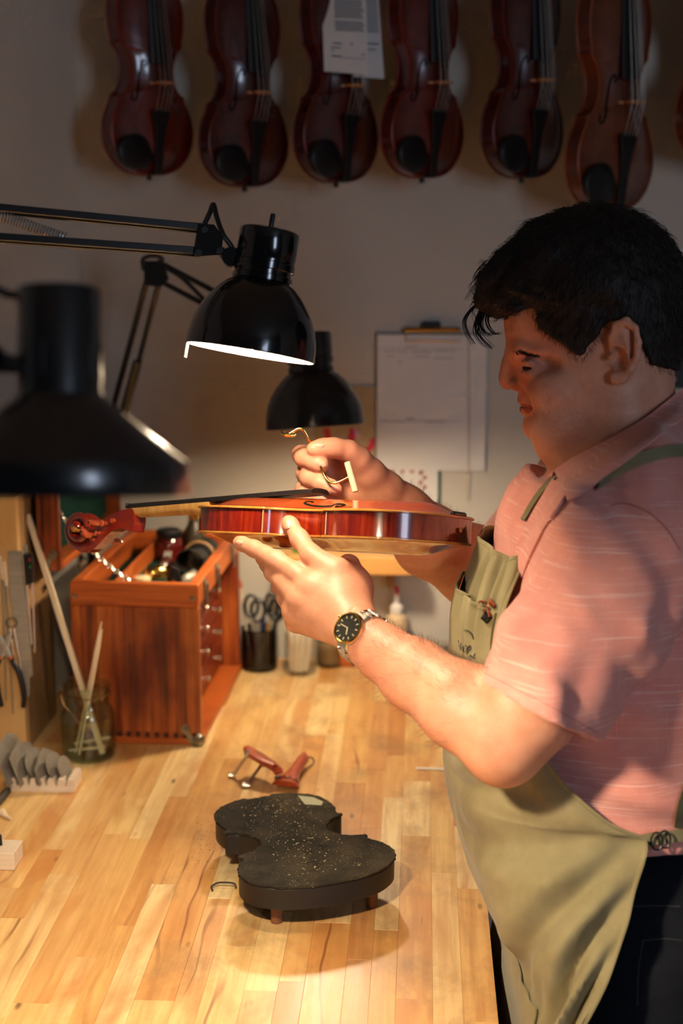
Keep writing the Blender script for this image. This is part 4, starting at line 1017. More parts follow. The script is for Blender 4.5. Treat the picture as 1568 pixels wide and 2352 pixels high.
# knife end at the left
a_, b_ = G(-12, 1850, BT+.006), G(18, 1815, BT+.006)
o = thing('carving_knife', 'dark handled carving knife lying at the left picture edge', 'knife', G(0, 1835))
MB().tube([a_, (a_+b_)/2, b_], [.006, .0072, .0055], 12).build('handle', plain('dark_handle', S(30, 26, 24), S(48, 42, 36), 60, .5, bump=.2), o)
MB().tube([b_, b_+nrm(b_-a_)*.02], [.0048, .0044], 10).build('ferrule', M_NICKEL, o)
a_, b_ = G(-8, 1862, BT+.004), G(26, 1882, BT+.0025)
o = thing('bone_folder', 'small pale pointed tool lying under the knife at left edge', 'tool', G(5, 1870)); MB().tube([a_, G(6, 1866, BT+.006), G(14, 1874, BT+.003), b_], [.004, .0055, .003, .0012], 10).build('body', M_PALEWOOD, o)

# containers at the back
def cup(name, label, cat, p, r, h, mat, prof=None):
    o = thing(name, label, cat, p)
    MB().lathe(prof or [(.001, .002), (r*.96, .002), (r, .006), (r, h), (r-.0016, h+.0006), (r-.002, h-.001), (r-.002, .008), (.001, .006)], frame((0, 0, 1), None, p), 36).build('body', mat, o); return o
pc = G(596, 1535)
cup('dark_pot', 'dark glass pot crammed with scissors and handles behind the chest', 'pot', pc, .036, .085, M_GLASSD)
def scissors(px1, px2, label, dz):
    o = thing('scissors', label, 'scissors', pc+np.array((0, 0, .006)), None, 'scissors in the dark pot')
    for k, (cx, cy) in enumerate((px1, px2)):
        c = P(cx, cy, 2.80+dz); T = frame(-FWD, RT, c)
        ring = [loc(T, (.0130*math.cos(a), .0215*math.sin(a), 0)) for a in np.linspace(0, 2*pi, 26, endpoint=False)]
        MB().tube(ring, .0036, 8, closed=True).build('handle', M_BLACKP, o)
        b = pc+np.array(((-1)**k*.004, dz, .012)); MB().tube([loc(T, (0, -.022, 0)), (loc(T, (0, -.03, 0))+b)/2, b], [(.004, .003), (.005, .0015), (.002, .001)], 8).build('blade', M_STEEL, o)
scissors((577, 1392), (592, 1402), 'black-handled scissors standing at the left of the dark pot', .0)
scissors((624, 1388), (634, 1400), 'black-handled scissors standing at the right of the dark pot', .012)
for i, (a, b, m, lb_) in enumerate((((553, 1350), (588, 1525), plain('red_handle', S(176, 70, 40), S(190, 88, 54), 40, .5), 'thin brush with an orange-red tip leaning at the left of the dark pot'), ((606, 1420), (600, 1530), plain('navy_plastic', S(24, 34, 70), S(34, 44, 84), 40, .4), 'navy blue pen standing in the dark pot'), ((640, 1410), (612, 1528), M_BLACKP, 'black marker standing in the dark pot'), ((616, 1432), (596, 1530), M_UNDER, 'brown wooden handle standing in the dark pot'))):
    o = thing('brush' if i == 0 else ('pen' if i < 3 else 'gouge'), lb_, 'tool', pc+np.array((0, 0, .008))); A = P(*a, 2.80); B = pc+np.array((-.018+.012*i, -.006*(i % 2), .010))
    MB().tube([B, (A+B)/2, A], [.0016 if i == 0 else .0042, .0018 if i == 0 else .0046, .0016 if i == 0 else .004], 10).build('shaft', M_PALEWOOD if i == 0 else m, o)
    if i == 0: MB().tube([A, A+np.array((-.002, 0, .016))], [.0034, .0022], 10).build('tip', m, o)
pw = G(689, 1545)
cup('brush_jar', 'clear glass jar of white-handled brushes beside the dark pot', 'jar', pw, .0315, .085, M_GLASS2)
for i in range(9):
    a = i*2*pi/9; rr = .019 if i else 0
    b = pw+np.array((rr*.8*math.cos(a), rr*.8*math.sin(a), .008)); t = pw+np.array((.024*math.cos(a+.4), .020*math.sin(a+.4), .092+.018*((i*7) % 5)/5))
    o = thing('white_brush', 'white-handled brush with %s tip standing in the clear jar' % ('a black' if i % 3 == 0 else 'a pale wooden'), 'brush', b, None, 'white brushes in the clear jar')
    MB().tube([b, (b+t)/2, t], [.0055, .0062, .0050], 10).build('handle', plain('ivory_plastic', S(226, 218, 200), S(236, 230, 214), 30, .5), o)
    MB().tube([t, t+nrm(t-b)*.012], [.0056, .0050], 10).build('tip', M_BLACKP if i % 3 == 0 else M_PALEWOOD, o)
pt = G(756, 1528); cup('plastic_cup', 'translucent plastic cup half full of beige liquid behind the wrist', 'cup', pt, .027, .078, m_glass('milky_plastic', (.78, .76, .72, 1)))
o = thing('liquid', 'beige liquid filling the lower half of the plastic cup', 'liquid', pt+np.array((0, 0, .008))); MB().lathe([(.001, .0085), (.0246, .0085), (.0246, .040), (.001, .040)], frame((0, 0, 1), None, pt), 30).build('body', plain('beige_liquid', S(178, 150, 112), S(186, 160, 122), 20, .4), o)
pg = G(910, 1522)
o = thing('glue_bottle', 'beige glue bottle with a red-tipped nozzle by the wall', 'bottle', pg); T = frame((0, 0, 1), None, pg)
MB().lathe([(.001, 0), (.021, 0), (.0225, .003), (.0225, .085), (.020, .096), (.012, .102), (.011, .108)], T, 30).build('body', plain('bottle_cream', S(216, 190, 150), S(226, 202, 166), 20, .45), o)
MB().lathe([(.0228, .022), (.0228, .070)], T, 30).build('label_band', M_PAPER, o)
MB().lathe([(.0125, .104), (.0130, .116), (.010, .120), (.005, .124), (.0035, .146), (.001, .147)], T, 20).build('nozzle', M_PAPER, o)
MB().lathe([(.0042, .144), (.0042, .156), (.0015, .160), (.0002, .160)], T, 14).build('tip_cap', M_RED, o)
o = thing('white_stick', 'white flat stick leaning upright behind the tool chest corner', 'stick', G(549, 1528)); A, B = G(549, 1528)+np.array((0, 0, .001)), P(543, 1380, 2.78)
MB().box((A+B)/2, (.007, .004, np.linalg.norm(B-A)), frame(B-A, RT)[:3, :3], bev=.0008).build('shaft', M_PAPER, o)
o = thing('wood_scrap', 'small reddish wood block standing by the plastic cup', 'block', G(800, 1530)); MB().box(G(797, 1530)+np.array((0, 0, .020)), (.030, .018, .040), bev=.001).build('block', M_CHESTH, o)
o = thing('small_jar', 'small grey jar by the wall behind the forearm', 'jar', G(1010, 1528)); T = frame((0, 0, 1), None, G(1010, 1528))
MB().lathe([(.001, 0), (.020, 0), (.022, .003), (.022, .030), (.018, .036)], T, 24).build('body', plain('grey_glaze', S(146, 146, 146), S(164, 164, 164), 20, .4), o); MB().lathe([(.0185, .036), (.0195, .038), (.0195, .046), (.001, .047)], T, 24).build('lid', M_STEEL, o)
# pale strip near the apron
o = thing('paper_strip', 'thin white paper strip lying on the bench beside the apron', 'paper', G(985, 1767)); a_, b_ = G(955, 1767), G(1040, 1768)
MB().box((a_+b_)/2+np.array((0, 0, .0015)), (b_[0]-a_[0], .007, .0010), bev=.0002).build('strip', M_PAPER, o)

# ------------------------------------------------------------------ chin rest with its clamp, tailpiece
cp_ = P(598, 1738, 2.25); cz = G(590, 1800)
ch = thing('chin_rest', 'red-brown wooden chin rest with two chrome clamp barrels lying on the bench', 'chin rest', cz)
base = G(600, 1775)
cr = []
zc = BT+.030
A = P(570, 1722, 2.27); B = P(632, 1765, 2.22)
ax = nrm(B-A); la3 = nrm(np.cross(ax, UP)); upc = nrm(np.cross(la3, ax))
V = []
for t in np.linspace(0, 1, 17):
    c = A+(B-A)*t; w = .023*(math.sin(pi*(.10+.80*t))**.6)*(1-.35*t)
    V.append([c+la3*(w*math.cos(a))*1.0+upc*(.007*math.sin(a)*(1.0)-.010*abs(math.cos(a))*0+.004*math.cos(a)) for a in np.linspace(0, 2*pi, 17)])
mb = MB(); mb.grid(V); m = 17
mb.f.append([k for k in range(16)][::-1]); mb.m.append(0); mb.f.append([16*17+k for k in range(16)]); mb.m.append(0)
mb.build('plate', M_ROSE, ch)
MB().tube(catmull([P(622, 1752, 2.235), P(634, 1764, 2.225), P(640, 1776, 2.22)], 5), [(.004, .009)]*11, 10, flat=UP).build('bracket_foot', M_ROSE, ch)
for (a, b) in (((571, 1731), (536, 1780)), ((604, 1752), (567, 1803))):
    p_, q_ = P(*a, 2.245), G(b[0], b[1], BT+.005)
    bl = MB().tube([p_, p_+(q_-p_)*.12, p_+(q_-p_)*.14, p_+(q_-p_)*.86, p_+(q_-p_)*.88, q_], [.0048, .0048, .0026, .0026, .0042, .0042], 14); bl.build('clamp_barrel', M_NICKEL, ch)
    MB().tube([q_-RT*.007, q_+RT*.004+np.array((0, 0, -.001))], .0045, 12).build('clamp_foot', M_NICKEL, ch)
    MB().tube([p_-nrm(q_-p_)*.003, p_+nrm(q_-p_)*.004], .0062, 14).build('clamp_collar', M_NICKEL, ch)
tp_ = thing('tailpiece', 'red-brown tailpiece with four black string slots lying on the bench', 'tailpiece', G(660, 1806))
a_, b_ = G(655, 1802, BT+.008), G(700, 1738, BT+.016); ay = nrm(b_-a_); ax3 = nrm(np.cross(ay, (0, 0, 1))); az = np.cross(ax3, ay); L = np.linalg.norm(b_-a_)
tw = [(-.0215, -.002), (-.0195, .012), (-.013, .028), (-.0095, .055), (-.0088, .085), (-.0100, L-.004), (-.006, L), (.006, L), (.0100, L-.004), (.0088, .085), (.0095, .055), (.013, .028), (.0195, .012), (.0215, -.002), (0, -.006)]
V = []
ys = np.linspace(-.002, L, 22)
hw = lambda y: np.interp(y, [-.002, .012, .028, .055, L-.010, L-.003, L], [.0215, .0195, .013, .0095, .0092, .0075, .004])
for y in ys: V.append([a_+ay*(y-.003*(1-min(1, abs(s)))*(y < 0))+ax3*hw(y)*s+az*(.0085*(1-s*s)**.5 if abs(s) < 1 else 0) for s in np.linspace(-1, 1, 11)]+[a_+ay*y+ax3*hw(y)*s-az*.002 for s in (1, -1)]+[a_+ay*y-ax3*hw(y)])
mb = MB(); mb.grid(np.array(V)[:, ::-1]); n_ = 14; mb.f.append([k for k in range(n_-1)]); mb.m.append(0); mb.f.append([21*n_+k for k in range(n_-1)][::-1]); mb.m.append(0)
tpb = mb.build('body', M_ROSE, tp_)
for i in range(4):
    s = (i-1.5)/1.9; q = a_+ay*.012+ax3*.0185*s+az*(.0088*(1-s*s)**.5); MB().lathe([(.0001, .0006), (.0016, .0005), (.0017, -.001)], frame(az+ax3*s*.6, ay, q), 10).build('string_hole', M_HOLE, tp_)
MB().tube([a_+ay*.0055+ax3*hw(.0055)*s+az*(.0088*(1-s*s)**.5+.0003) for s in np.linspace(-.96, .96, 12)], .0008, 6).build('fret_line', M_EBONY, tp_)
MB().tube(catmull([b_+ax3*.004, b_+ay*.010+ax3*.010-np.array((0, 0, .006)), b_+ay*.006+ax3*.013-np.array((0, 0, .012)), b_-ay*.012+ax3*.010-np.array((0, 0, .012))], 6), .0012, 6).build('tail_gut', M_EBONY, tp_)
for i, (x_, y_) in enumerate(((648, 1770), (643, 1790))):
    q = G(x_, y_, BT+.007); MB().tube([q, q+ax3*-.008+az*.004], [.0035, .003], 10).build('fine_tuner', M_ROSE if i == 0 else M_EBONY, tp_)

# ------------------------------------------------------------------ violin-shaped work cradle with a black cork top
ck = thing('work_cradle', 'black violin-shaped work cradle with dusty cork top on short dowel legs', 'work cradle', (-.17, 1.78, BT))
ca_, cl_, cw_ = -0.43419953, .827, 1.0136
cax = np.array([math.sin(ca_), math.cos(ca_), 0]); cla = np.array([math.cos(ca_), -math.sin(ca_), 0]); cor = np.array([-0.10062632, 1.63524806, 0])
TCk = np.eye(4); TCk[:3, 0] = cla; TCk[:3, 1] = cax; TCk[:3, 2] = (0, 0, 1); TCk[:3, 3] = cor+np.array((0, 0, BT))
def cradle_outline(ins=0.0):
    q = full_outline(ins).copy(); a = np.abs(q[:, 0]); y = q[:, 1]
    a = a+.010*np.exp(-((y-.139)/.006)**2)*(a > .05)+.008*np.exp(-((y-.231)/.006)**2)*(a > .05)-.007*np.exp(-((y-.185)/.030)**2)*(a > .03); return np.column_stack([np.sign(q[:, 0])*a, y])*[cw_, cl_]
ol = cradle_outline(); ol2 = cradle_outline(.0015)
def m_cork():
    t = NT('dusty_black_cork'); co = t.co(); sp = t.n('ShaderNodeTexVoronoi'); sp.inputs['Scale'].default_value = 260; t.L(co, sp.inputs['Vector'])
    spk = t.ramp(sp.outputs['Distance'], [(.10, (1, 1, 1, 1)), (.20, (0, 0, 0, 1))]); msk = t.ramp(t.noise(co, 16, 4, .6), [(.44, (0, 0, 0, 1)), (.70, (1, 1, 1, 1))])
    base = t.ramp(t.noise(co, 60, 5, .7), [(.3, S(22, 20, 18)), (.7, S(44, 39, 33))])
    dust = t.ramp(t.noise(co, 11, 4, .6), [(.45, (0, 0, 0, 1)), (.8, (1, 1, 1, 1))])
    c = t.mix(base, S(112, 98, 74), t.math('MULTIPLY', dust, .36)); c = t.mix(c, S(196, 172, 124), t.math('MULTIPLY', spk, msk))
    t.set(color=c, rough=.95, spec=.15); t.bump(t.noise(co, 420, 3), .5, .001); return t.mat
TKB, TKT = .031, .060
bd = MB().prism(ol2, TKB, TKT, TCk, bev=.0015).build('board', plain('black_painted_ply', S(15, 14, 14), S(25, 23, 22), 12, .5, bump=.1), ck)
rg = ol+RNG.normal(0, .0007, ol.shape); rg[len(rg)//2-2:len(rg)//2+5] *= [1, .985]
qq = [G(x_, y_, BT+TKT+.0036) for x_, y_ in ((684, 1828), (720, 1832), (742, 1842), (738, 1850), (700, 1848))]
MB().add(qq+[a+np.array((0, 0, .0006)) for a in qq], [(0, 1, 2, 3, 4), (5, 6, 7, 8, 9), (0, 1, 6, 5), (1, 2, 7, 6), (2, 3, 8, 7), (3, 4, 9, 8), (4, 0, 5, 9)]).build('bare_patch', plain('pale_felt', S(170, 172, 140), S(186, 186, 158), 60, .8), ck)
MB().prism(rg, TKT, TKT+.0038, TCk, bev=.0008).build('cork_top', m_cork(), ck)
for (u, v) in ((-.062, .045), (.066, .040), (-.045, .25), (.045, .25)):
    c = loc(TCk, (u, v, 0)); MB().rod(c, c+np.array((0, 0, TKB+.002)), .0075).build('leg', plain('walnut_dowel', S(110, 66, 44), S(134, 84, 58), 5, .6, stretch=(40, 40, 5)), ck)
# wood shavings and dust flecks lying on it and round it
M_SHAVE = plain('dark_shaving', S(36, 26, 20), S(54, 40, 30), 60, .7)
q = [G(x_, y_, BT+.002+z_) for x_, y_, z_ in ((488, 2046, 0), (486, 2036, .002), (500, 2028, .006), (520, 2027, .008), (538, 2030, .006), (542, 2040, .001))]
o = MB().tube(catmull(q, 6), [(.0004, .0016)]*31, 6, flat=(0, 0, 1)).build('wood_shaving', M_SHAVE); tag(o, 'dark curled wood shaving left of the black cradle', 'shaving')
mb = MB()
for i in range(420):
    u, v = random.gauss(0, .055), random.uniform(.03, .27)
    if abs(u) > .05: continue
    c = loc(TCk, (u, v, TKT+.0042)); a = random.uniform(0, pi); s = random.choice([.0003, .0004, .0004, .0006, .0009])
    mb.box(c, (s*random.uniform(1, 3), s, .0005), np.array(Matrix.Rotation(a, 3, 'Z')))
o = mb.build('wood_dust', plain('dust_flecks', S(190, 166, 122), S(214, 192, 150), 90, .9), smooth=0); tag(o, 'pale wood dust flecks scattered on the cradle cork', 'dust', kind='stuff')
mb = MB()
for i in range(70):
    x_, y_ = random.gauss(480, 20), random.gauss(1935, 32); c = G(x_, y_, BT+.0006)
    if x_ > 512: continue
    mb.box(c, (random.uniform(.0005, .0016), .0006, .0005), np.array(Matrix.Rotation(random.uniform(0, pi), 3, 'Z')))
o = mb.build('bench_crumbs', M_SHAVE, smooth=0); tag(o, 'dark crumbs scattered on the bench left of the cradle', 'crumbs', kind='stuff')
# ------------------------------------------------------------------ implicit surfaces -> smooth organic meshes
class Sdf:
    """ordered list of primitives blended with smooth min / max"""
    def __init__(self): self.p = []
    def cone(self, a, b, ra, rb, k=.012, op='u', squash=None):
        a = np.asarray(a, float); b = np.asarray(b, float)
        self.p.append(('cone', (a, b, ra, rb, squash), op, k, (a+b)/2, np.linalg.norm(b-a)/2+max(ra, rb)*1.35)); return self
    def chain(self, pts, rs, k=.01, op='u', squash=None):
        for i in range(len(pts)-1): self.cone(pts[i], pts[i+1], rs[i], rs[i+1], k, op, squash)
        return self
    def ell(self, c, r, R=None, k=.012, op='u'):
        c = np.asarray(c, float); R = np.eye(3) if R is None else np.asarray(R, float)
        self.p.append(('ell', (c, np.asarray(r, float), R), op, k, c, max(r))); return self
    def fn(self, f, c, rad_, k=.012, op='u'): self.p.append(('fn', f, op, k, np.asarray(c, float), rad_)); return self
    def __call__(self, X, cull=True):
        if len(X) == 0: return np.zeros(0)
        lo, hi = X.min(0), X.max(0); bc = (lo+hi)/2; br = np.linalg.norm(hi-lo)/2
        d = np.full(len(X), .25)
        for typ, q, op, k, c, r in self.p:
            if cull and typ != 'disp' and np.linalg.norm(c-bc)-r-br > .022+k: continue
            if typ == 'cone':
                a, b, ra, rb, sq = q; Y = X
                if sq is not None:
                    n, f = sq; n = nrm(n); Y = X+np.outer((X-a) @ n, n)*(1/f-1)
                ba = b-a; L2 = max(ba @ ba, 1e-12); pa = Y-a; t = np.clip(pa @ ba/L2, 0, 1)
                w_ = pa-t[:, None]*ba; e = np.sqrt(np.einsum('ij,ij->i', w_, w_))-(ra+(rb-ra)*t)
                if sq is not None: e = e*min(1, sq[1])
            elif typ == 'ell':
                c0, rr, R = q; y = (X-c0) @ R; y1 = y/rr; y2 = y1/rr; k0 = np.sqrt(np.einsum('ij,ij->i', y1, y1)); k1 = np.sqrt(np.einsum('ij,ij->i', y2, y2)); e = k0*(k0-1)/np.maximum(k1, 1e-6)
                e = np.where(k0 < 1e-3, -rr.min(), e)
            else: e = q(X) if op != 'disp' else None
            if op == 'u': h = np.maximum(k-np.abs(d-e), 0)/k; d = np.minimum(d, e)-h*h*k*.25
            elif op == 's': e = -e; h = np.maximum(k-np.abs(d-e), 0)/k; d = np.maximum(d, e)+h*h*k*.25
            elif op == 'i': h = np.maximum(k-np.abs(d-e), 0)/k; d = np.maximum(d, e)+h*h*k*.25
            elif op == 'disp': d = d+q(X)
        return d
    def disp(self, f, c, r): self.p.append(('fn', f, 'disp', .01, np.asarray(c, float), r)); return self

def nets(f, lo, hi, h, B=8, slack=.004):
    lo = np.asarray(lo, float); hi = np.asarray(hi, float); S_ = B*h
    nb = np.maximum(np.ceil((hi-lo)/S_).astype(int), 1)
    # two level culling
    C = 4; nbc = np.ceil(nb/C).astype(int)
    I = np.stack(np.meshgrid(*[np.arange(n) for n in nbc], indexing='ij'), -1).reshape(-1, 3)
    cc = lo+(I+.5)*S_*C
    keep = []
    for s in range(0, len(cc), 4000): keep.append(np.abs(f(cc[s:s+4000])) < S_*C*.9+slack)
    I = I[np.concatenate(keep)]
    sub = np.stack(np.meshgrid(*[np.arange(C)]*3, indexing='ij'), -1).reshape(-1, 3)
    act = []
    for blk in I:
        J = blk*C+sub; J = J[(J < nb).all(1)]; m = np.abs(f(lo+(J+.5)*S_)) < S_*.9+slack
        if m.any(): act.append(J[m])
    off = np.stack(np.meshgrid(*[np.arange(B+1)]*3, indexing='ij'), -1).reshape(-1, 3)
    N = nb*B+4; keyf = lambda c: (c[:, 0]*N[1]+c[:, 1])*N[2]+c[:, 2]
    co = np.array([(0, 0, 0), (1, 0, 0), (0, 1, 0), (1, 1, 0), (0, 0, 1), (1, 0, 1), (0, 1, 1), (1, 1, 1)])
    edges = [(0, 1), (2, 3), (4, 5), (6, 7), (0, 2), (1, 3), (4, 6), (5, 7), (0, 4), (1, 5), (2, 6), (3, 7)]
    K, V, EF = [], [], []
    for J in act:
        for s in range(0, len(J), 12):
            Jb = J[s:s+12]; m = len(Jb)
            pts = (lo+(Jb[:, None, :]*B+off[None])*h).reshape(-1, 3); D = f(pts).reshape(m, B+1, B+1, B+1)
            cor = np.stack([D[:, c[0]:c[0]+B, c[1]:c[1]+B, c[2]:c[2]+B] for c in co], -1)
            sg = (cor < 0).sum(-1); A = np.argwhere((sg > 0) & (sg < 8))
            if len(A) == 0: continue
            v8 = cor[A[:, 0], A[:, 1], A[:, 2], A[:, 3]]; cell = Jb[A[:, 0]]*B+A[:, 1:]
            acc = np.zeros((len(A), 3)); cnt = np.zeros(len(A))
            for a, b in edges:
                da, db = v8[:, a], v8[:, b]; mm = (da < 0) != (db < 0); t = np.where(mm, da/np.where(mm, da-db, 1), 0)
                acc += mm[:, None]*(co[a]+t[:, None]*(co[b]-co[a])); cnt += mm
            V.append(lo+(cell+acc/cnt[:, None])*h); K.append(cell)
            for axis, b in enumerate((1, 2, 4)):
                mm = (v8[:, 0] < 0) != (v8[:, b] < 0)
                if mm.any(): EF.append(np.column_stack([cell[mm], np.full(mm.sum(), axis), (v8[mm, 0] < 0)]))
    K = np.concatenate(K); V = np.concatenate(V); EF = np.concatenate(EF).astype(np.int64)
    key = keyf(K.astype(np.int64)); o = np.argsort(key); ks = key[o]
    quads = []
    for axis in range(3):
        E_ = EF[EF[:, 3] == axis]; c = E_[:, :3]; u, w = (axis+1) % 3, (axis+2) % 3
        idx = []; ok = np.ones(len(c), bool)
        for (du, dw) in ((-1, -1), (0, -1), (0, 0), (-1, 0)):
            cc_ = c.copy(); cc_[:, u] += du; cc_[:, w] += dw; kk = keyf(cc_); j = np.clip(np.searchsorted(ks, kk), 0, len(ks)-1); ok &= ks[j] == kk; idx.append(o[j])
        q = np.stack(idx, 1); fl = E_[:, 4] == 0; q[fl] = q[fl][:, ::-1]; quads.append(q[ok])
    Q = np.concatenate(quads)
    return V, Q
def smooth_v(V, Q, it=1, lam=.5):
    for _ in range(it):
        acc = np.zeros_like(V); cnt = np.zeros(len(V))
        for a in range(4):
            for b in (1, 3): np.add.at(acc, Q[:, a], V[Q[:, (a+b) % 4]]); np.add.at(cnt, Q[:, a], 1)
        V = V+lam*(acc/np.maximum(cnt, 1)[:, None]-V)
    return V
def sdf_obj(name, V, Q, mats, parent):
    me = bpy.data.meshes.new(name); inv = ROOTM[parent.name].inverted() if parent.name in ROOTM else Matrix()
    A = np.array(inv); Vl = V @ A[:3, :3].T+A[:3, 3]
    me.vertices.add(len(Vl)); me.vertices.foreach_set('co', Vl.astype(np.float32).ravel())
    me.loops.add(len(Q)*4); me.loops.foreach_set('vertex_index', Q.astype(np.int32).ravel())
    me.polygons.add(len(Q)); me.polygons.foreach_set('loop_start', np.arange(0, len(Q)*4, 4, dtype=np.int32)); me.polygons.foreach_set('loop_total', np.full(len(Q), 4, dtype=np.int32))
    me.polygons.foreach_set('use_smooth', np.ones(len(Q), bool))
    for m in (mats if isinstance(mats, list) else [mats]): me.materials.append(m)
    me.update(calc_edges=True); me.validate()
    o = bpy.data.objects.new(name, me); COL.objects.link(o); o.parent = parent; return o
# cheap smooth 3-d value noise
def vnoise(X, seed=0):
    X = np.asarray(X); I = np.floor(X).astype(np.int64); f = X-I; f = f*f*(3-2*f)
    def hsh(i, j, k):
        n = (i*73856093) ^ (j*19349663) ^ (k*83492791) ^ (seed*2654435761); n = (n ^ (n >> 13))*1274126177; n = n ^ (n >> 16); return (n & 0xFFFF)/65535.0
    r = 0
    for a in (0, 1):
        for b in (0, 1):
            for c in (0, 1):
                w = (f[:, 0] if a else 1-f[:, 0])*(f[:, 1] if b else 1-f[:, 1])*(f[:, 2] if c else 1-f[:, 2]); r = r+w*hsh(I[:, 0]+a, I[:, 1]+b, I[:, 2]+c)
    return r
# outlines drawn in the sagittal plane of the head, as a distance grid
class Poly2:
    def __init__(self, pts, step=2.0, pad=140):
        p = np.asarray(pts, float); self.lo = p.min(0)-pad; hi = p.max(0)+pad; self.step = step
        n = np.ceil((hi-self.lo)/step).astype(int)+1; U, Vv = np.meshgrid(np.arange(n[0]), np.arange(n[1]), indexing='ij'); X = np.stack([U, Vv], -1).reshape(-1, 2)*step+self.lo
        q = np.roll(p, -1, 0); d = np.full(len(X), 1e9); ins = np.zeros(len(X), bool)
        for a, b in zip(p, q):
            e = b-a; w = X-a; t = np.clip(w @ e/max(e @ e, 1e-9), 0, 1); d = np.minimum(d, ((w-t[:, None]*e)**2).sum(1))
            c = ((a[1] > X[:, 1]) != (b[1] > X[:, 1])) & (X[:, 0] < (b[0]-a[0])*(X[:, 1]-a[1])/((b[1]-a[1]) or 1e-9)+a[0]); ins ^= c
        self.g = (np.sqrt(d)*np.where(ins, -1, 1)).reshape(n); self.n = n
    def __call__(self, u, v):
        x = np.clip((u-self.lo[0])/self.step, 0, self.n[0]-1.001); y = np.clip((v-self.lo[1])/self.step, 0, self.n[1]-1.001)
        i, j = x.astype(int), y.astype(int); a, b = x-i, y-j; g = self.g
        return g[i, j]*(1-a)*(1-b)+g[i+1, j]*a*(1-b)+g[i, j+1]*(1-a)*b+g[i+1, j+1]*a*b
def idw(ctrl):
    C = np.array([c[:2] for c in ctrl], float); Vv = np.array([c[2] for c in ctrl])
    def f(u, v):
        w = 1/(((u[:, None]-C[:, 0])**2+(v[:, None]-C[:, 1])**2)+900.0)**1.5; return (w*Vv).sum(1)/w.sum(1)
    return f
# ------------------------------------------------------------------ the violin maker
def m_skin():
    t = NT('skin'); co = t.co()
    c = t.ramp(t.noise(co, 26, 5, .65), [(.3, S(196, 132, 104)), (.7, S(216, 158, 128))])
    c = t.mix(c, S(196, 104, 84), t.math('MULTIPLY', t.ramp(t.noise(co, 9, 3), [(.45, (0, 0, 0, 1)), (.75, (1, 1, 1, 1))]), .35))
    vo = t.n('ShaderNodeTexVoronoi'); vo.inputs['Scale'].default_value = 95; t.L(co, vo.inputs['Vector'])
    c = t.mix(c, S(140, 74, 54), t.math('MULTIPLY', t.ramp(vo.outputs['Distance'], [(.05, (1, 1, 1, 1)), (.12, (0, 0, 0, 1))]), .30))
    t.set(color=c, rough=.48, spec=.4, sss=0.0)
    t.bump(t.math('ADD', t.noise(co, 420, 4, .7), t.math('MULTIPLY', t.noise(t.co((1, 1, 1.6)), 130, 3), 1.2)), .22, .0007); return t.mat
M_SKIN = m_skin()
M_NAIL = plain('fingernail', S(212, 146, 124), S(222, 160, 138), 60, .4)
M_LIP = plain('lip', S(168, 82, 68), S(184, 98, 82), 60, .45)
def m_shirt(name, rot):
    t = NT(name); tc = t.co((1, 1, 1))
    st = t.ramp(t.noise(t.co((13, 13, 520), rot=rot), 1.0, 3, .5), [(.57, (0, 0, 0, 1)), (.72, (1, 1, 1, 1))]); s2 = t.ramp(t.noise(t.co((420, 420, 12), rot=rot), 1.0, 2), [(.62, (0, 0, 0, 1)), (.74, (1, 1, 1, 1))])
    c = t.ramp(t.noise(tc, 30, 4), [(.3, S(206, 132, 122)), (.7, S(218, 148, 136))])
    c = t.mix(c, S(238, 202, 194), t.math('MULTIPLY', st, .6)); c = t.mix(c, S(232, 182, 172), t.math('MULTIPLY', s2, .35))
    t.set(color=c, rough=.85, spec=.2, sheen=.25)
    wv = t.noise(tc, 900, 2); t.bump(wv, .25, .0006); return t.mat
M_SHIRT = m_shirt('pink_slub_cotton', (.10, .12, 0)); M_SHIRT2 = m_shirt('pink_slub_cotton_collar', (0, 1.0, 0))
def m_canvas():
    t = NT('olive_canvas'); co = t.co()
    c = t.ramp(t.noise(co, 14, 5, .65), [(.3, S(124, 115, 84)), (.7, S(144, 135, 102))])
    c = t.mix(c, S(104, 90, 66), t.math('MULTIPLY', t.ramp(t.noise(co, 5.5, 5, .65), [(.48, (0, 0, 0, 1)), (.74, (1, 1, 1, 1))]), .75))
    tw = t.wave(t.co((1, 1, 1), rot=(0, .8, 0)), 900, .3, 1, 1, 'X')
    t.set(color=c, rough=.9, spec=.15, sheen=.15); t.bump(tw, .12, .0004); return t.mat
M_CANVAS = m_canvas()
M_DENIM = plain('dark_denim', S(13, 15, 21), S(21, 24, 32), 200, .9, bump=.3, spec=.15)
def m_hair():
    t = NT('dark_brown_hair'); f = t.noise(t.co((300, 300, 40)), 1.0, 3, .6)
    t.set(color=t.ramp(f, [(.3, S(16, 12, 10)), (.7, S(36, 26, 20))]), rough=.55, spec=.25); t.bump(f, .7, .002); return t.mat
M_HAIR = m_hair()

person = thing('person', 'man in pink short-sleeved shirt and olive apron holding a violin and a brass setter', 'person', (.36, 1.66, 0))
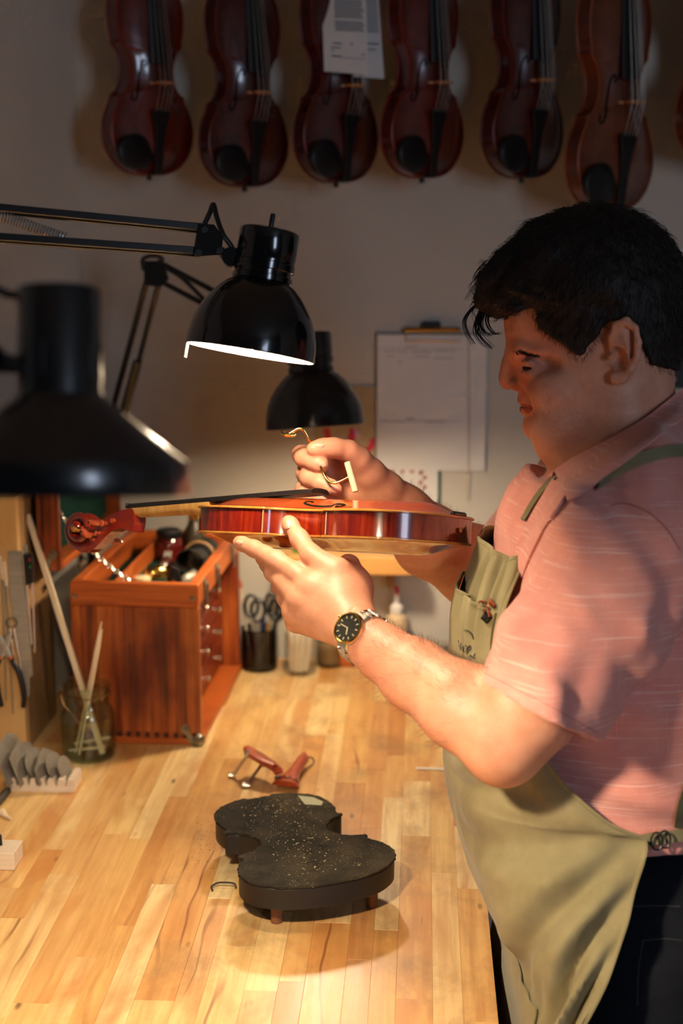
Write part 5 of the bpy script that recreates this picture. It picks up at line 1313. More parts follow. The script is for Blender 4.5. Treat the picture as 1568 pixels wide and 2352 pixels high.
# --- head frame: u right, v down (both in pixels of the photograph), s metres towards the camera side
DH = 1.655; PXM = F/DH
hw_ = nrm(ray(1350, 800)); heu = nrm(RT-hw_*(RT @ hw_)); hev = np.cross(hw_, heu); hev = -hev if hev @ UP > 0 else hev
H0 = P(1350, 800, DH)
def HP(u, v, s): return H0+heu*((u-1350)/PXM)+hev*((v-800)/PXM)-hw_*s
def huv(X): r = X-H0; return 1350+(r @ heu)*PXM, 800+(r @ hev)*PXM, -(r @ hw_)
HEAD = Poly2(catmull([(1192, 615), (1166, 680), (1157, 725), (1158, 757), (1163, 786), (1171, 803), (1178, 816), (1182, 836), (1185, 860), (1187, 884), (1192, 898), (1192, 910), (1195, 922), (1203, 930), (1205, 944), (1211, 955), (1208, 967), (1207, 981), (1212, 995), (1223, 1008), (1240, 1018), (1251, 1030), (1266, 1043), (1292, 1053), (1325, 1062),
    (1340, 1100), (1352, 1180), (1420, 1220), (1560, 1200), (1580, 1080), (1560, 960), (1549, 900), (1546, 850), (1551, 800), (1556, 735), (1543, 650), (1505, 585), (1445, 540), (1375, 524), (1300, 534), (1235, 568)], 4, closed=True))
RW = idw([(1360, 640, .078), (1230, 620, .070), (1190, 720, .064), (1190, 800, .063), (1240, 870, .072), (1290, 900, .074), (1215, 930, .056), (1225, 1000, .050), (1300, 1040, .062), (1330, 960, .072), (1420, 880, .076), (1500, 740, .076), (1450, 1060, .068), (1540, 920, .064), (1440, 1180, .078)])
KW = idw([(1360, 560, .085), (1230, 600, .080), (1180, 720, .082), (1185, 800, .098), (1200, 870, .108), (1205, 930, .105), (1215, 990, .080), (1290, 1045, .060), (1540, 750, .085), (1550, 920, .060), (1400, 1150, .07)])
def head_f(X):
    u, v, s = huv(X); din = -HEAD(u, v)/PXM; R = RW(u, v); K = KW(u, v)
    return (np.sqrt((np.maximum(K-din, 0)/K*R)**2+s*s)-R)*.82
hc = HP(1360, 830, 0)
hs = Sdf(); hs.fn(head_f, hc, .26, k=.001)
# nose
hs.chain([HP(1181, 816, 0), HP(1176, 838, 0), HP(1170, 862, 0)], [.0075, .0090, .0100], .012)
hs.ell(HP(1166.5, 875, 0), (.0085, .0085, .0095), None, .008)
for s in (1, -1):
    hs.ell(HP(1187, 884, s*.0125), (.0080, .0060, .0062), None, .006)
    hs.ell(HP(1180, 893.5, s*.0070), (.0050, .0026, .0032), None, .003, 's')
    # brow, eye socket, eyeball and lids, cheek, fold beside nose and mouth
    hs.chain([HP(1189, 806, s*.010), HP(1209, 810, s*.029), HP(1246, 815, s*.044)], [.0075, .0085, .0070], .014)
    hs.ell(HP(1206, 838, s*.040), (.012, .010, .012), None, .012, 's')
    hs.ell(HP(1236, 843, s*.060), (.026, .020, .013), None, .010, 's')
    ec = (1233, 843.5, .0330)
    eyept = lambda th, dv, r, s=s: HP(ec[0]-r*math.cos(rad(th))*PXM, ec[1]+dv, s*(ec[2]+r*math.sin(rad(th))))
    hs.ell(HP(ec[0], ec[1], s*ec[2]), (.0140, .0140, .0138), None, .004)
    hs.chain([eyept(-15, -9, .0125), eyept(25, -12, .0138), eyept(65, -11, .0142), eyept(100, -5, .0140)], [.0020, .0026, .0026, .0018], .004)
    hs.chain([eyept(-10, 10, .0120), eyept(30, 12, .0135), eyept(70, 11, .0140), eyept(105, 5, .0140)], [.0018, .0026, .0026, .0016], .006)
    hs.chain([eyept(-5, 2.5, .0142), eyept(30, 3.2, .0146), eyept(70, 3.6, .0146), eyept(115, 4, .0142)], [.0014, .0019, .0019, .0010], .0012, 's')
    hs.ell(HP(1278, 900, s*.046), (.028, .024, .026), None, .016)
    hs.chain([HP(1200, 892, s*.0225), HP(1213, 915, s*.032), HP(1224, 940, s*.037)], [.0016, .0018, .0012], .010, 's')
    hs.ell(HP(1290, 985, s*.044), (.034, .024, .030), None, .016)
    hs.ell(HP(1312, 1028, s*.030), (.036, .026, .016), None, .016)
    # ear
    E_ = lambda u, v, q: HP(u, v, s*q)
    hs.ell(E_(1426, 804, .0800), (.0155, .0075, .0330), None, .008)
    hs.chain([E_(1404, 806, .080), E_(1399, 778, .083), E_(1409, 750, .087), E_(1430, 741, .090), E_(1447, 757, .092), E_(1455, 788, .092), E_(1453, 820, .091), E_(1442, 846, .089), E_(1427, 866, .086)], [.0030, .0036, .0042, .0044, .0046, .0046, .0044, .0042, .0040], .0035)
    hs.ell(E_(1414, 864, .084), (.0085, .0048, .0080), None, .006)
    hs.chain([E_(1424, 765, .086), E_(1434, 795, .0875), E_(1432, 826, .087), E_(1420, 843, .086)], [.0024, .0028, .0030, .0028], .006)
    hs.ell(E_(1413, 822, .0905), (.0105, .0165, .0150), None, .004, 's')
    hs.ell(E_(1442, 790, .0925), (.0026, .0055, .0170), None, .004, 's')
    hs.ell(E_(1400, 818, .0840), (.0040, .0060, .0040), None, .004)
    hs.chain([E_(1408, 792, .0860), E_(1424, 797, .0865)], [.0016, .0014], .004)
# lips parting and mouth corner
for s in (1, -1):
    hs.chain([HP(1208, 941, 0), HP(1213, 942, s*.012), HP(1232, 940, s*.0250)], [.0054, .0052, .0032], .004)
    hs.chain([HP(1203, 921, 0), HP(1209, 924, s*.012), HP(1229, 932, s*.025)], [.0050, .0044, .0024], .004)
    hs.chain([HP(1198, 930.5, 0), HP(1208, 931.5, s*.014), HP(1234, 937, s*.031)], [.0024, .0022, .0016], .003, 's')
hs.ell(HP(1240, 980, 0), (.016, .022, .014), None, .008)

body = Sdf(); body.fn(lambda X: hs(X), hc, .20, k=.001)
SAG = 1.67
# neck and torso under the shirt
body.ell(P(1440, 1360, SAG), (.12, .16, .20), np.column_stack([RT, FWD, UP]), .04)
body.ell(P(1340, 1700, SAG), (.14, .15, .19), np.column_stack([RT, FWD, UP]), .05)
body.cone(P(1480, 1210, 1.56), P(1440, 1200, 1.80), .050, .050, .03)
# near arm
SH, ELB, WR = P(1455, 1215, 1.52), P(1150, 1697, 1.45), P(838, 1468, 1.585)
body.chain([SH, P(1330, 1400, 1.47), P(1205, 1625, 1.448), ELB], [.052, .052, .050, .0430], .02)
body.chain([P(1160, 1690, 1.45), P(1060, 1622, 1.475), P(950, 1548, 1.53), P(880, 1499, 1.565), WR, P(815, 1448, 1.60)], [.0435, .0435, .0365, .0295, .0250, .0240], .014)
body.ell(P(1158, 1745, 1.452), (.026, .020, .024), None, .02)
# near hand
MCP = [P(717, 1349, 1.650), P(690, 1380, 1.652), P(676, 1405, 1.662), P(680, 1428, 1.678)]
W0 = P(815, 1446, 1.602)
for i, (m, r) in enumerate(zip(MCP, (.0150, .0150, .0140, .0125))):
    wv = W0+D3(0, 0, 0)+(-1.5+i)*.006*nrm(D3(-.5, .8, .2)); body.cone(wv, m, .0165, r, .010)
body.chain([W0, P(788, 1372, 1.640), P(772, 1318, 1.652)], [.0185, .0215, .0165], .014)
body.cone(P(770, 1320, 1.655), MCP[0], .015, .0125, .018)                        # web between thumb and index
body.chain([P(800, 1300, 1.686), P(812, 1350, 1.665), P(826, 1420, 1.622)], [.0145, .0175, .0185], .016)             # heel of the thumb under the back
body.cone(P(760, 1400, 1.655), P(806, 1350, 1.665), .022, .018, .02)
body.chain([P(770, 1314, 1.652), P(742, 1296, 1.658), P(716, 1277, 1.668), P(688, 1238, 1.690), P(667, 1206, 1.707), P(662, 1199, 1.7115)], [.0150, .0128, .0118, .0103, .0088, .0080], .008)
FING = [[MCP[0], P(678, 1316, 1.668), P(635, 1288, 1.688), P(608, 1273, 1.702), P(583, 1260, 1.714), P(556, 1249, 1.724), P(548, 1246, 1.727)],
        [MCP[1], P(658, 1344, 1.675), P(629, 1314, 1.700), P(615, 1295, 1.722), P(606, 1281, 1.742), P(607, 1270, 1.764)],
        [MCP[2], P(658, 1373, 1.692), P(645, 1347, 1.722), P(640, 1324, 1.746), P(640, 1304, 1.768), P(650, 1284, 1.792)],
        [MCP[3], P(668, 1402, 1.705), P(663, 1378, 1.735), P(664, 1352, 1.756), P(668, 1330, 1.776), P(680, 1310, 1.792)]]
FRAD = [[.0145, .0120, .0116, .0100, .0098, .0084, .0074], [.0145, .0120, .0114, .0098, .0094, .0080], [.0135, .0112, .0108, .0094, .0090, .0078], [.0120, .0100, .0094, .0084, .0080, .0070]]
for p_, r_ in zip(FING, FRAD): body.chain(p_, r_, .006)
for q_, r_ in ((MCP[0], .0080), (MCP[1], .0080)): body.ell(q_-FWD*.009, (r_, r_, .006), None, .008)
# creases at the wrist and finger joints
for a_, b_ in (((770, 1440), (800, 1385)), ((781, 1448), (812, 1395))): body.cone(P(*a_, 1.577), P(*b_, 1.590), .0012, .0012, .005, 's')
# far arm and hand
body.chain([P(1385, 1200, 1.83), P(1290, 1275, 1.98), P(1200, 1345, 2.075)], [.052, .055, .056], .02)
body.chain([P(1200, 1345, 2.075), P(1095, 1304, 2.02), P(985, 1242, 1.955), P(925, 1180, 1.915), P(884, 1134, 1.888)], [.056, .056, .0475, .036, .0285], .02)
RM = [P(772, 1052, 1.872), P(764, 1082, 1.880), P(766, 1110, 1.885), P(774, 1134, 1.888)]
RW0 = P(878, 1128, 1.885)
for m, r in zip(RM, (.0135, .0135, .0125, .0115)): body.cone(RW0, m, .0205, r, .014)
body.chain([P(866, 1110, 1.872), P(822, 1054, 1.838), P(800, 1036, 1.826), P(766, 1029, 1.815), P(740, 1030, 1.808), P(720, 1031, 1.803)], [.0215, .0150, .0126, .0116, .0108, .0092], .010)
body.cone(P(845, 1090, 1.860), P(800, 1062, 1.856), .018, .013, .018)
body.cone(P(860, 1130, 1.875), P(812, 1140, 1.872), .016, .012, .016)
RF = [[RM[0], P(728, 1044, 1.862), P(692, 1044, 1.846), P(698, 1052, 1.826), P(716, 1058, 1.814), P(733, 1066, 1.808), P(739, 1069, 1.807)],
      [RM[1], P(730, 1084, 1.866), P(700, 1087, 1.848), P(708, 1096, 1.826), P(735, 1108, 1.812), P(760, 1119, 1.807), P(772, 1125, 1.806)],
      [RM[2], P(730, 1117, 1.872), P(696, 1126, 1.852), P(700, 1134, 1.836), P(718, 1140, 1.828), P(742, 1147, 1.824), P(751, 1149, 1.823)],
      [RM[3], P(730, 1140, 1.876), P(688, 1150, 1.862), P(684, 1156, 1.850), P(694, 1162, 1.842), P(712, 1168, 1.840)]]
RFR = [[.0135, .0118, .0118, .0116, .0108, .0098, .0088], [.0135, .0114, .0114, .0112, .0104, .0096, .0084], [.0125, .0108, .0108, .0104, .0098, .0090, .0080], [.0115, .0100, .0096, .0092, .0086, .0076]]
for p_, r_ in zip(RF, RFR): body.chain(p_, r_, .005)
lo = np.min([HP(1150, 480, 0), P(540, 1300, 1.7), P(1140, 1800, 1.40), P(680, 1000, 1.8)], 0)-.06; hi = np.max([P(1640, 500, 1.75), P(1200, 1345, 2.08), P(1600, 1200, 1.9)], 0)+.12
lo = np.array([-.26, 1.22, 1.02]); hi = np.array([.52, 2.16, 1.80])
V, Q = nets(body, lo, hi, .0021)
V = smooth_v(V, Q, 1, .35)
body_o = sdf_obj('body', V, Q, M_SKIN, person)
# nails
def nail(c, along, n, L, w):
    c = np.asarray(c); T = frame(n, along, c); Vv = []
    for t in np.linspace(-1, 1, 9):
        hwid = w*(1-max(0, abs(t)-.55)**2*3.2); Vv.append([loc(T, (t*L, q*hwid, -.0026*q*q-.0010*t*t*(t > 0))) for q in np.linspace(-1, 1, 9)])
    mb = MB(); mb.grid(np.array(Vv)); return mb.build('fingernail', M_NAIL, body_o)
NB = BVHTree.FromPolygons([Vector(v) for v in V.tolist()], [tuple(q) for q in Q.tolist()])
def hit(bvh, px, py, dmin=.3):
    r = nrm(ray(px, py)); h = bvh.ray_cast(Vector(CAM+r*dmin), Vector(r)); return (np.array(h[0]), np.array(h[1])) if h[0] is not None else (None, None)
for (c, al, L, w) in (((661, 1204), D3(-.35, -1, .3), .0060, .0052), ((549, 1246), D3(-1, -.3, .2), .0052, .0040), ((737, 1066), D3(1, .4, 0), .0062, .0054), ((769, 1123), D3(1, .45, 0), .0060, .0052), ((744, 1146), D3(1, .3, 0), .0056, .0046), ((733, 1022), D3(-1, 0, 0), .0060, .0044)):
    p_, n_ = hit(NB, *c)
    if p_ is not None:
        if n_ @ FWD > 0: n_ = -n_
        nail(p_+n_*.0012, al-n_*(np.asarray(al) @ n_), n_, L, w)
# lips, lashes, eyebrow
for s in (1,):
    for nm, pts, rr in (('lower_lip', [HP(1207.3, 941, 0), HP(1212.5, 942, .0123), HP(1230, 940, .0256)], [.0060, .0057, .0034]), ('upper_lip', [HP(1201, 925.5, 0), HP(1208.5, 927.5, .0123), HP(1229, 933.5, .0256)], [.0034, .0032, .0024])):
        P2 = pts+[]; full = [HP(*(1350+((q-H0) @ heu)*PXM, 800+((q-H0) @ hev)*PXM, (q-H0) @ hw_)) for q in pts[::-1]][:-1]
        c_ = catmull(np.array(full+pts), 5); r_ = np.interp(np.linspace(0, 1, len(c_)), np.linspace(0, 1, len(full+pts)), rr[::-1][:-1]+rr); MB().tube(c_, list(r_), 10).build(nm, M_LIP, body_o)
    HB_ = Sdf()
for s in (1, -1):
    ept = lambda th, dv, r: HP(1233-r*math.cos(rad(th))*PXM, 843.5+dv, s*(.0330+r*math.sin(rad(th)))); c_ = catmull([ept(-5, .5, .0142), ept(30, 1.0, .0148), ept(70, 1.8, .0152), ept(118, 4.0, .0152)], 5); MB().tube(c_, list(np.linspace(.0012, .0010, len(c_))), 6).build('eyelash', M_HAIR, body_o)
for s in (1, -1): MB().lathe([(.0130*math.sin(a), .0130*math.cos(a)) for a in np.linspace(.001, pi-.001, 16)], frame(UP, RT, HP(1233, 843.5, s*.0330)), 24).build('eye', plain('eye_dark', S(92, 70, 58), S(120, 98, 84), 40, .2, coat=.6), body_o)
mb = MB()
for s in (1, -1):
    for i in range(260):
        t = random.random(); u = 1176+t*62; v = 804+t*12+random.gauss(0, 3.2)*(1-.6*t); p_ = HP(u, v, .12*s); d_ = Vector(hw_*s); h_ = NB.ray_cast(Vector(p_), d_)
        if h_[0] is None: continue
        p_ = np.array(h_[0]); n_ = np.array(h_[1]); n_ = n_ if n_ @ (hw_*s) < 0 else -n_
        d2 = heu*random.uniform(.6, 1)+hev*random.uniform(-.2, .5); e_ = p_+d2*random.uniform(.004, .007)+n_*.0012; mb.tube([p_, (p_+e_)/2+n_*.0008, e_], [.00016, .00014, .00004], 3, cap=False)
mb.build('eyebrow', M_HAIR, body_o)['kind'] = 'stuff'
# hair on the forearms
mb = MB()
vis = [i for i in range(len(V))]
arms = [((1060, 1622, 1.475), (870, 1490, 1.57)), ((1060, 1285, 2.0), (900, 1150, 1.90))]
for k_, (a_, b_) in enumerate(arms):
    A, B = P(*a_), P(*b_); ax = nrm(B-A); t = (V-A) @ ax; L = np.linalg.norm(B-A); dist = np.linalg.norm(V-A-np.outer(t, ax), axis=1)
    cand = np.where((t > -.03) & (t < L+.02) & (dist < .065))[0]
    N_ = 2600 if k_ == 0 else 1200
    e1 = nrm(np.cross(ax, FWD)); e1 = e1 if e1 @ UP > 0 else -e1
    for i in RNG.choice(cand, min(N_, len(cand)), replace=False):
        p_ = V[i]; n_ = nrm(p_-A-ax*((p_-A) @ ax)); topness = n_ @ e1
        if RNG.random() > .15+.85*max(0, topness*.9+.15): continue
        g = nrm(ax*.8+np.array((0, 0, -.5))*(.4)+e1*RNG.normal(0, .35)+n_*RNG.uniform(.2, .9)); L_h = RNG.uniform(.005, .013)
        m_ = p_+g*L_h*.5+n_*.0014; mb.tube([p_-n_*.0005, m_, p_+g*L_h-n_*.0006], [.00011, .00009, .00003], 3, cap=False)
mb.build('arm_hair', plain('arm_hair_brown', S(56, 34, 22), S(74, 46, 30), 60, .6), body_o)['kind'] = 'stuff'

# ------------------------------------------------------------------ hair
HAIRP = Poly2([(1163, 724), (1140, 700), (1140, 560), (1240, 470), (1420, 440), (1600, 560), (1640, 800), (1600, 850), (1548, 852), (1520, 846), (1492, 838), (1474, 806), (1462, 768), (1444, 746), (1400, 740), (1386, 750), (1362, 782), (1338, 815), (1322, 815), (1305, 798), (1282, 782), (1252, 764), (1238, 748), (1234, 715), (1225, 706), (1195, 718)])
TH = idw([(1250, 560, .020), (1350, 500, .019), (1450, 520, .016), (1540, 620, .012), (1565, 760, .009), (1540, 840, .005), (1330, 810, .004), (1390, 740, .006), (1250, 740, .006), (1180, 690, .016), (1400, 650, .014), (1480, 820, .005), (1300, 650, .012)])
def hair_f(X):
    u, v, s = huv(X); t = TH(u, v)
    n = vnoise(np.stack([(u*.8+v*.25)/40, (v-.4*u)/8, s*60], 1), 3)-.5; n2 = vnoise(np.stack([(u)/60, (v-.5*u)/24, s*25], 1), 5)-.5; fr = np.clip((1330-u)/120, .25, 1)
    return np.maximum(head_f(X)-t-n*.0030*fr-n2*.006*fr, HAIRP(u, v)/PXM+n*.004)
hr = Sdf(); hr.fn(hair_f, HP(1360, 680, 0), .22, k=.001)
# fringe falling over the forehead
for k_, (pts, r0) in enumerate((([(1230, 560, .02), (1170, 610, .03), (1130, 650, .03), (1118, 690, .025), (1140, 716, .02)], .020), ([(1230, 570, -.02), (1165, 625, -.02), (1125, 665, -.02), (1120, 700, -.015)], .019), ([(1240, 640, .05), (1190, 670, .048), (1160, 700, .04), (1150, 716, .035)], .012), ([(1250, 600, .055), (1195, 650, .05), (1150, 690, .042)], .014), ([(1230, 560, 0), (1160, 620, 0), (1122, 668, 0)], .020))):
    m_ = len(pts); hr.chain([HP(*q) for q in pts], list(np.linspace(r0, r0*.42, m_)), .012)
hr.disp(lambda X: (vnoise(np.stack([huv(X)[0]/16+huv(X)[1]/40, huv(X)[1]/9-huv(X)[0]/18, huv(X)[2]*60], 1), 9)-.5)*.0018, HP(1360, 680, 0), .3)
lo = np.min([HP(1080, 460, -.12), HP(1080, 460, .12), HP(1600, 860, -.12), HP(1600, 860, .12)], 0)-.01; hi = np.max([HP(1080, 460, -.12), HP(1080, 460, .12), HP(1600, 860, -.12), HP(1600, 860, .12)], 0)+.01
HV, HQ = nets(hr, lo, hi, .0026)
hair_o = sdf_obj('hair', HV, HQ, M_HAIR, person)
mb = MB(); HN = np.zeros_like(HV); fn_ = np.cross(HV[HQ[:, 2]]-HV[HQ[:, 0]], HV[HQ[:, 3]]-HV[HQ[:, 1]])
for a in range(4): np.add.at(HN, HQ[:, a], fn_)
HN /= np.maximum(np.linalg.norm(HN, axis=1, keepdims=True), 1e-12)
uu, vv, ss = huv(HV)
out = np.where((np.abs(ss) > .02) | (vv < 640))[0]
for i in RNG.choice(out, 6500, replace=True):
    p_, n_ = HV[i], HN[i]; u, v = uu[i], vv[i]
    front = np.clip((1420-u)/200, -1, 1)
    g = -heu*(.9*front)+hev*(.35+.5*np.clip((v-560)/150, 0, 1))+heu*.25*np.clip((u-1480)/80, 0, 1)*0+(heu*RNG.normal(0, .25)+hev*RNG.normal(0, .25)-hw_*RNG.normal(0, .2)); g = g-n_*(g @ n_); g = nrm(g)
    L_h = RNG.uniform(.012, .030)*(.35 if v > 770 else 1)*(.4 if HAIRP(uu[i:i+1], vv[i:i+1])[0] > -26 else 1); lift = RNG.uniform(.0006, .0030)*(.4 if v > 740 else 1)
    q1 = p_+g*L_h*.5+n_*lift*1.2; q2 = p_+g*L_h+n_*lift*.4
    mb.tube([p_-n_*.0006, q1, q2], [.00026, .00022, .00005], 3, cap=False)
# short hairs feathering the hairline
for k_ in range(2600):
    u, v = RNG.uniform(1215, 1545), RNG.uniform(700, 870); d_ = float(HAIRP(np.array([u]), np.array([v]))[0])
    if d_ < -6 or d_ > 9 or (1392 < u < 1462 and v > 738): continue
    h_ = NB.ray_cast(Vector(HP(u, v, .16)), Vector(hw_))
    if h_[0] is None: continue
    p_ = np.array(h_[0]); n_ = np.array(h_[1]); n_ = n_ if n_ @ hw_ < 0 else -n_
    g = nrm(hev*RNG.uniform(.6, 1)+heu*(.5 if u > 1350 else -.1)+heu*RNG.normal(0, .3)); L_h = RNG.uniform(.003, .008); mb.tube([p_, p_+g*L_h*.5+n_*.0009, p_+g*L_h+n_*.0005], [.00014, .00012, .00004], 3, cap=False)
# loose curls at the front
for k_ in range(70):
    u0, v0 = RNG.uniform(1100, 1165), RNG.uniform(600, 700); s0 = RNG.uniform(-.02, .045)
    L1 = RNG.uniform(25, 60); du = RNG.uniform(-26, -4); curl = RNG.uniform(4, 34)
    mb.tube(catmull([HP(u0+10, v0-8, s0), HP(u0+du*.7, v0+L1*.35, s0+.004), HP(u0+du, v0+L1*.75, s0+.005), HP(u0+du+curl, v0+L1*1.2, s0+.004)], 5), list(np.linspace(.0005, .00012, 16)), 4, cap=False)
for pts, r_ in (([(1118, 690), (1090, 705), (1070, 735), (1076, 765), (1092, 790)], .0011), ([(1120, 700), (1100, 722), (1092, 752), (1106, 776), (1130, 798)], .0013), ([(1135, 700), (1112, 725), (1110, 752), (1124, 768), (1142, 764)], .0011), ([(1128, 705), (1104, 732), (1098, 764), (1112, 786), (1128, 800)], .0010), ([(1140, 708), (1120, 730), (1124, 752), (1140, 768), (1152, 765)], .0011), ([(1130, 640), (1100, 650), (1085, 668), (1072, 690)], .0005), ([(1125, 650), (1110, 600), (1100, 612)], .0003)):
    for j in range(6):
        o_ = RNG.normal(0, 2.2, 2); s0 = .012+RNG.normal(0, .004); mb.tube(catmull([HP(a+o_[0]*(1+.2*i), b+o_[1], s0+.002*i) for i, (a, b) in enumerate(pts)], 6), list(np.linspace(r_*.8, r_*.2, 6*(len(pts)-1)+1)), 4, cap=False)
mb.build('hair_strands', M_HAIR, hair_o)['kind'] = 'stuff'
# ------------------------------------------------------------------ shirt
BAS = np.column_stack([RT, FWD, UP])
sl_a, sl_b = P(1472, 1185, 1.515), P(1235, 1632, 1.447); sl_ax = nrm(sl_b-sl_a)
hemp = sl_b.copy()
hn = nrm(D3(-.45, .89, 0)); hn = nrm(hn)                                    # hem plane: the line from (1098,1562) to (1368,1700)
def sleeve_f(X):
    pa = X-sl_a; ba = (sl_b+sl_ax*.06)-sl_a; t = np.clip(pa @ ba/(ba @ ba), 0, 1); r = np.interp(t, [0, .35, .8, 1], [.088, .084, .0715, .069])
    q = pa-t[:, None]*ba; fold = vnoise(np.stack([(X @ RT)*16+(X @ UP)*10, (X @ FWD)*20, (X @ UP)*13-(X @ RT)*26], 1), 11)-.5; f2 = vnoise(np.stack([(X @ sl_ax)*70, (X @ FWD)*38, (X @ np.cross(sl_ax, FWD))*22], 1), 12)-.5
    d = np.sqrt((q**2).sum(1))-r+fold*.019+f2*.006*np.clip((t-.3)*2, 0, 1)
    pl = (X-hemp) @ hn; d = np.maximum(d, pl)
    inner = np.sqrt((q**2).sum(1))-(r-.0130)+fold*.019+f2*.006*np.clip((t-.3)*2, 0, 1)
    cav = np.maximum(inner, -(pl+.045))                                        # hollow near the hem
    return np.maximum(d, -cav)*.85
fs_a, fs_b = P(1370, 1150, 1.85), P(1215, 1275, 2.00)
def fsleeve_f(X):
    pa = X-fs_a; ba = fs_b-fs_a; t = np.clip(pa @ ba/(ba @ ba), 0, 1); q = pa-t[:, None]*ba
    fold = vnoise(np.stack([(X @ RT)*30, (X @ FWD)*18, (X @ UP)*20], 1), 13)-.5
    return np.maximum(np.sqrt((q**2).sum(1))-(.080-.002*t)+fold*.012, (X-fs_b) @ nrm(ba))*.85
shirt = Sdf()
shirt.ell(P(1445, 1345, SAG), (.158, .205, .225), BAS, .04)
shirt.ell(P(1352, 1680, SAG), (.160, .180, .215), BAS, .06)
shirt.ell(P(1430, 1890, SAG), (.155, .172, .14), BAS, .05)
shirt.cone(P(1500, 1200, 1.545), P(1440, 1185, 1.82), .088, .080, .04)
shirt.cone(P(1540, 1100, 1.61), P(1520, 1090, 1.74), .058, .058, .03)
shirt.cone(P(1330, 1190, 1.64), P(1300, 1190, 1.72), .045, .045, .04)
shirt.fn(sleeve_f, (sl_a+sl_b)/2, .40, .012); shirt.fn(fsleeve_f, (fs_a+fs_b)/2, .26, .03)
def shirt_folds(X):
    u = (X @ RT); w = X @ FWD; v = X @ UP; z = X[:, 2]
    m = np.clip((1.30-z)/.12, 0, 1)*np.clip((w-0)/.1, 0, 1)
    hor = (vnoise(np.stack([u*9, w*9, v*34+u*8], 1), 21)-.5)*.026*m
    ver = (vnoise(np.stack([u*30+v*20, w*10, v*7], 1), 22)-.5)*.018*np.clip((z-1.30)/.1, 0, 1)
    return hor+ver
shirt.disp(shirt_folds, P(1400, 1500, SAG), .6)
zc_ = P(1520, 1985, 1.50)[2]
shirt.fn(lambda X: zc_-X[:, 2]+.010*np.sin(X[:, 0]*30), P(1400, 1980, 1.6), .5, .004, 'i')
# neck opening
NECKCUT = Poly2([(1250, 1092), (1275, 1092), (1300, 1078), (1420, 1014), (1500, 966), (1568, 912), (1720, 800), (1720, 560), (1060, 560), (1060, 980), (1180, 1050)])
shirt.fn(lambda X: NECKCUT(*huv(X)[:2])/PXM, HP(1420, 960, 0), .26, .006, 's')
shirt.fn(lambda X: head_f(X)-.004, HP(1450, 1000, 0), .16, .006, 's')
lo = np.array([.00, 1.22, 1.00]); hi = np.array([.62, 2.16, 1.66])
SV, SQ = nets(shirt, lo, hi, .0036, slack=.010)
SV = smooth_v(SV, SQ, 1, .4)
shirt_o = sdf_obj('shirt', SV, SQ, M_SHIRT, person)
SB = BVHTree.FromPolygons([Vector(v) for v in SV.tolist()], [tuple(q) for q in SQ.tolist()])
def drape(bvh, left, right, nu, nv, off, th, name, mat, parent, soft=0):
    """strip of cloth between two pixel polylines, laid on a surface"""
    A = catmull(np.array(left, float), 8); B = catmull(np.array(right, float), 8)
    ia = np.linspace(0, len(A)-1, nu); A = np.stack([np.interp(ia, np.arange(len(A)), A[:, k]) for k in (0, 1)], 1)
    ib = np.linspace(0, len(B)-1, nu); B = np.stack([np.interp(ib, np.arange(len(B)), B[:, k]) for k in (0, 1)], 1)
    G_ = np.zeros((nu, nv, 3)); ok = np.zeros((nu, nv), bool); last = None
    for i in range(nu):
        for j in range(nv):
            px = A[i]+(B[i]-A[i])*j/(nv-1); p_, n_ = hit(bvh, *px)
            if p_ is not None and np.linalg.norm(p_-CAM) < 2.3: G_[i, j] = p_; ok[i, j] = True
    dd = np.where(ok, np.linalg.norm(G_-CAM, axis=2), np.nan); med = np.nanmedian(dd)
    dd[np.abs(dd-med) > .18] = np.nan; ok &= ~np.isnan(dd)
    for i in range(nu):
        for j in range(nv):
            px = A[i]+(B[i]-A[i])*j/(nv-1)
            if not ok[i, j]:
                k = np.argwhere(ok); 
                if len(k) == 0: return None
                b_ = k[np.abs(k-[i, j]).sum(1).argmin()]; dd[i, j] = dd[b_[0], b_[1]]
    if soft:
        for _ in range(soft):
            e_ = np.pad(dd, 1, mode='edge'); dd = np.minimum(dd, (e_[:-2, 1:-1]+e_[2:, 1:-1]+e_[1:-1, :-2]+e_[1:-1, 2:]+e_[1:-1, 1:-1])/5)
    for i in range(nu):
        for j in range(nv):
            px = A[i]+(B[i]-A[i])*j/(nv-1); G_[i, j] = CAM+nrm(ray(*px))*(dd[i, j]-off)
    N_ = np.cross(np.gradient(G_, axis=0), np.gradient(G_, axis=1)); N_ /= np.maximum(np.linalg.norm(N_, axis=2, keepdims=True), 1e-9)
    sgn = np.where((N_ @ FWD) > 0, -1, 1)[..., None]; N_ = N_*sgn
    top = G_+N_*th/2; bot = G_-N_*th/2; mb = MB(); flip = sgn.mean() < 0
    a = top if flip else top[::-1]; b = bot[::-1] if flip else bot
    mb.grid(top); mb.grid(bot[::-1])
    for e0, e1 in ((top[0], bot[0]), (bot[-1], top[-1])): mb.grid(np.stack([e0, e1]))
    for e0, e1 in ((bot[:, 0], top[:, 0]), (top[:, -1], bot[:, -1])): mb.grid(np.stack([e0, e1]))
    return mb.build(name, mat, parent)
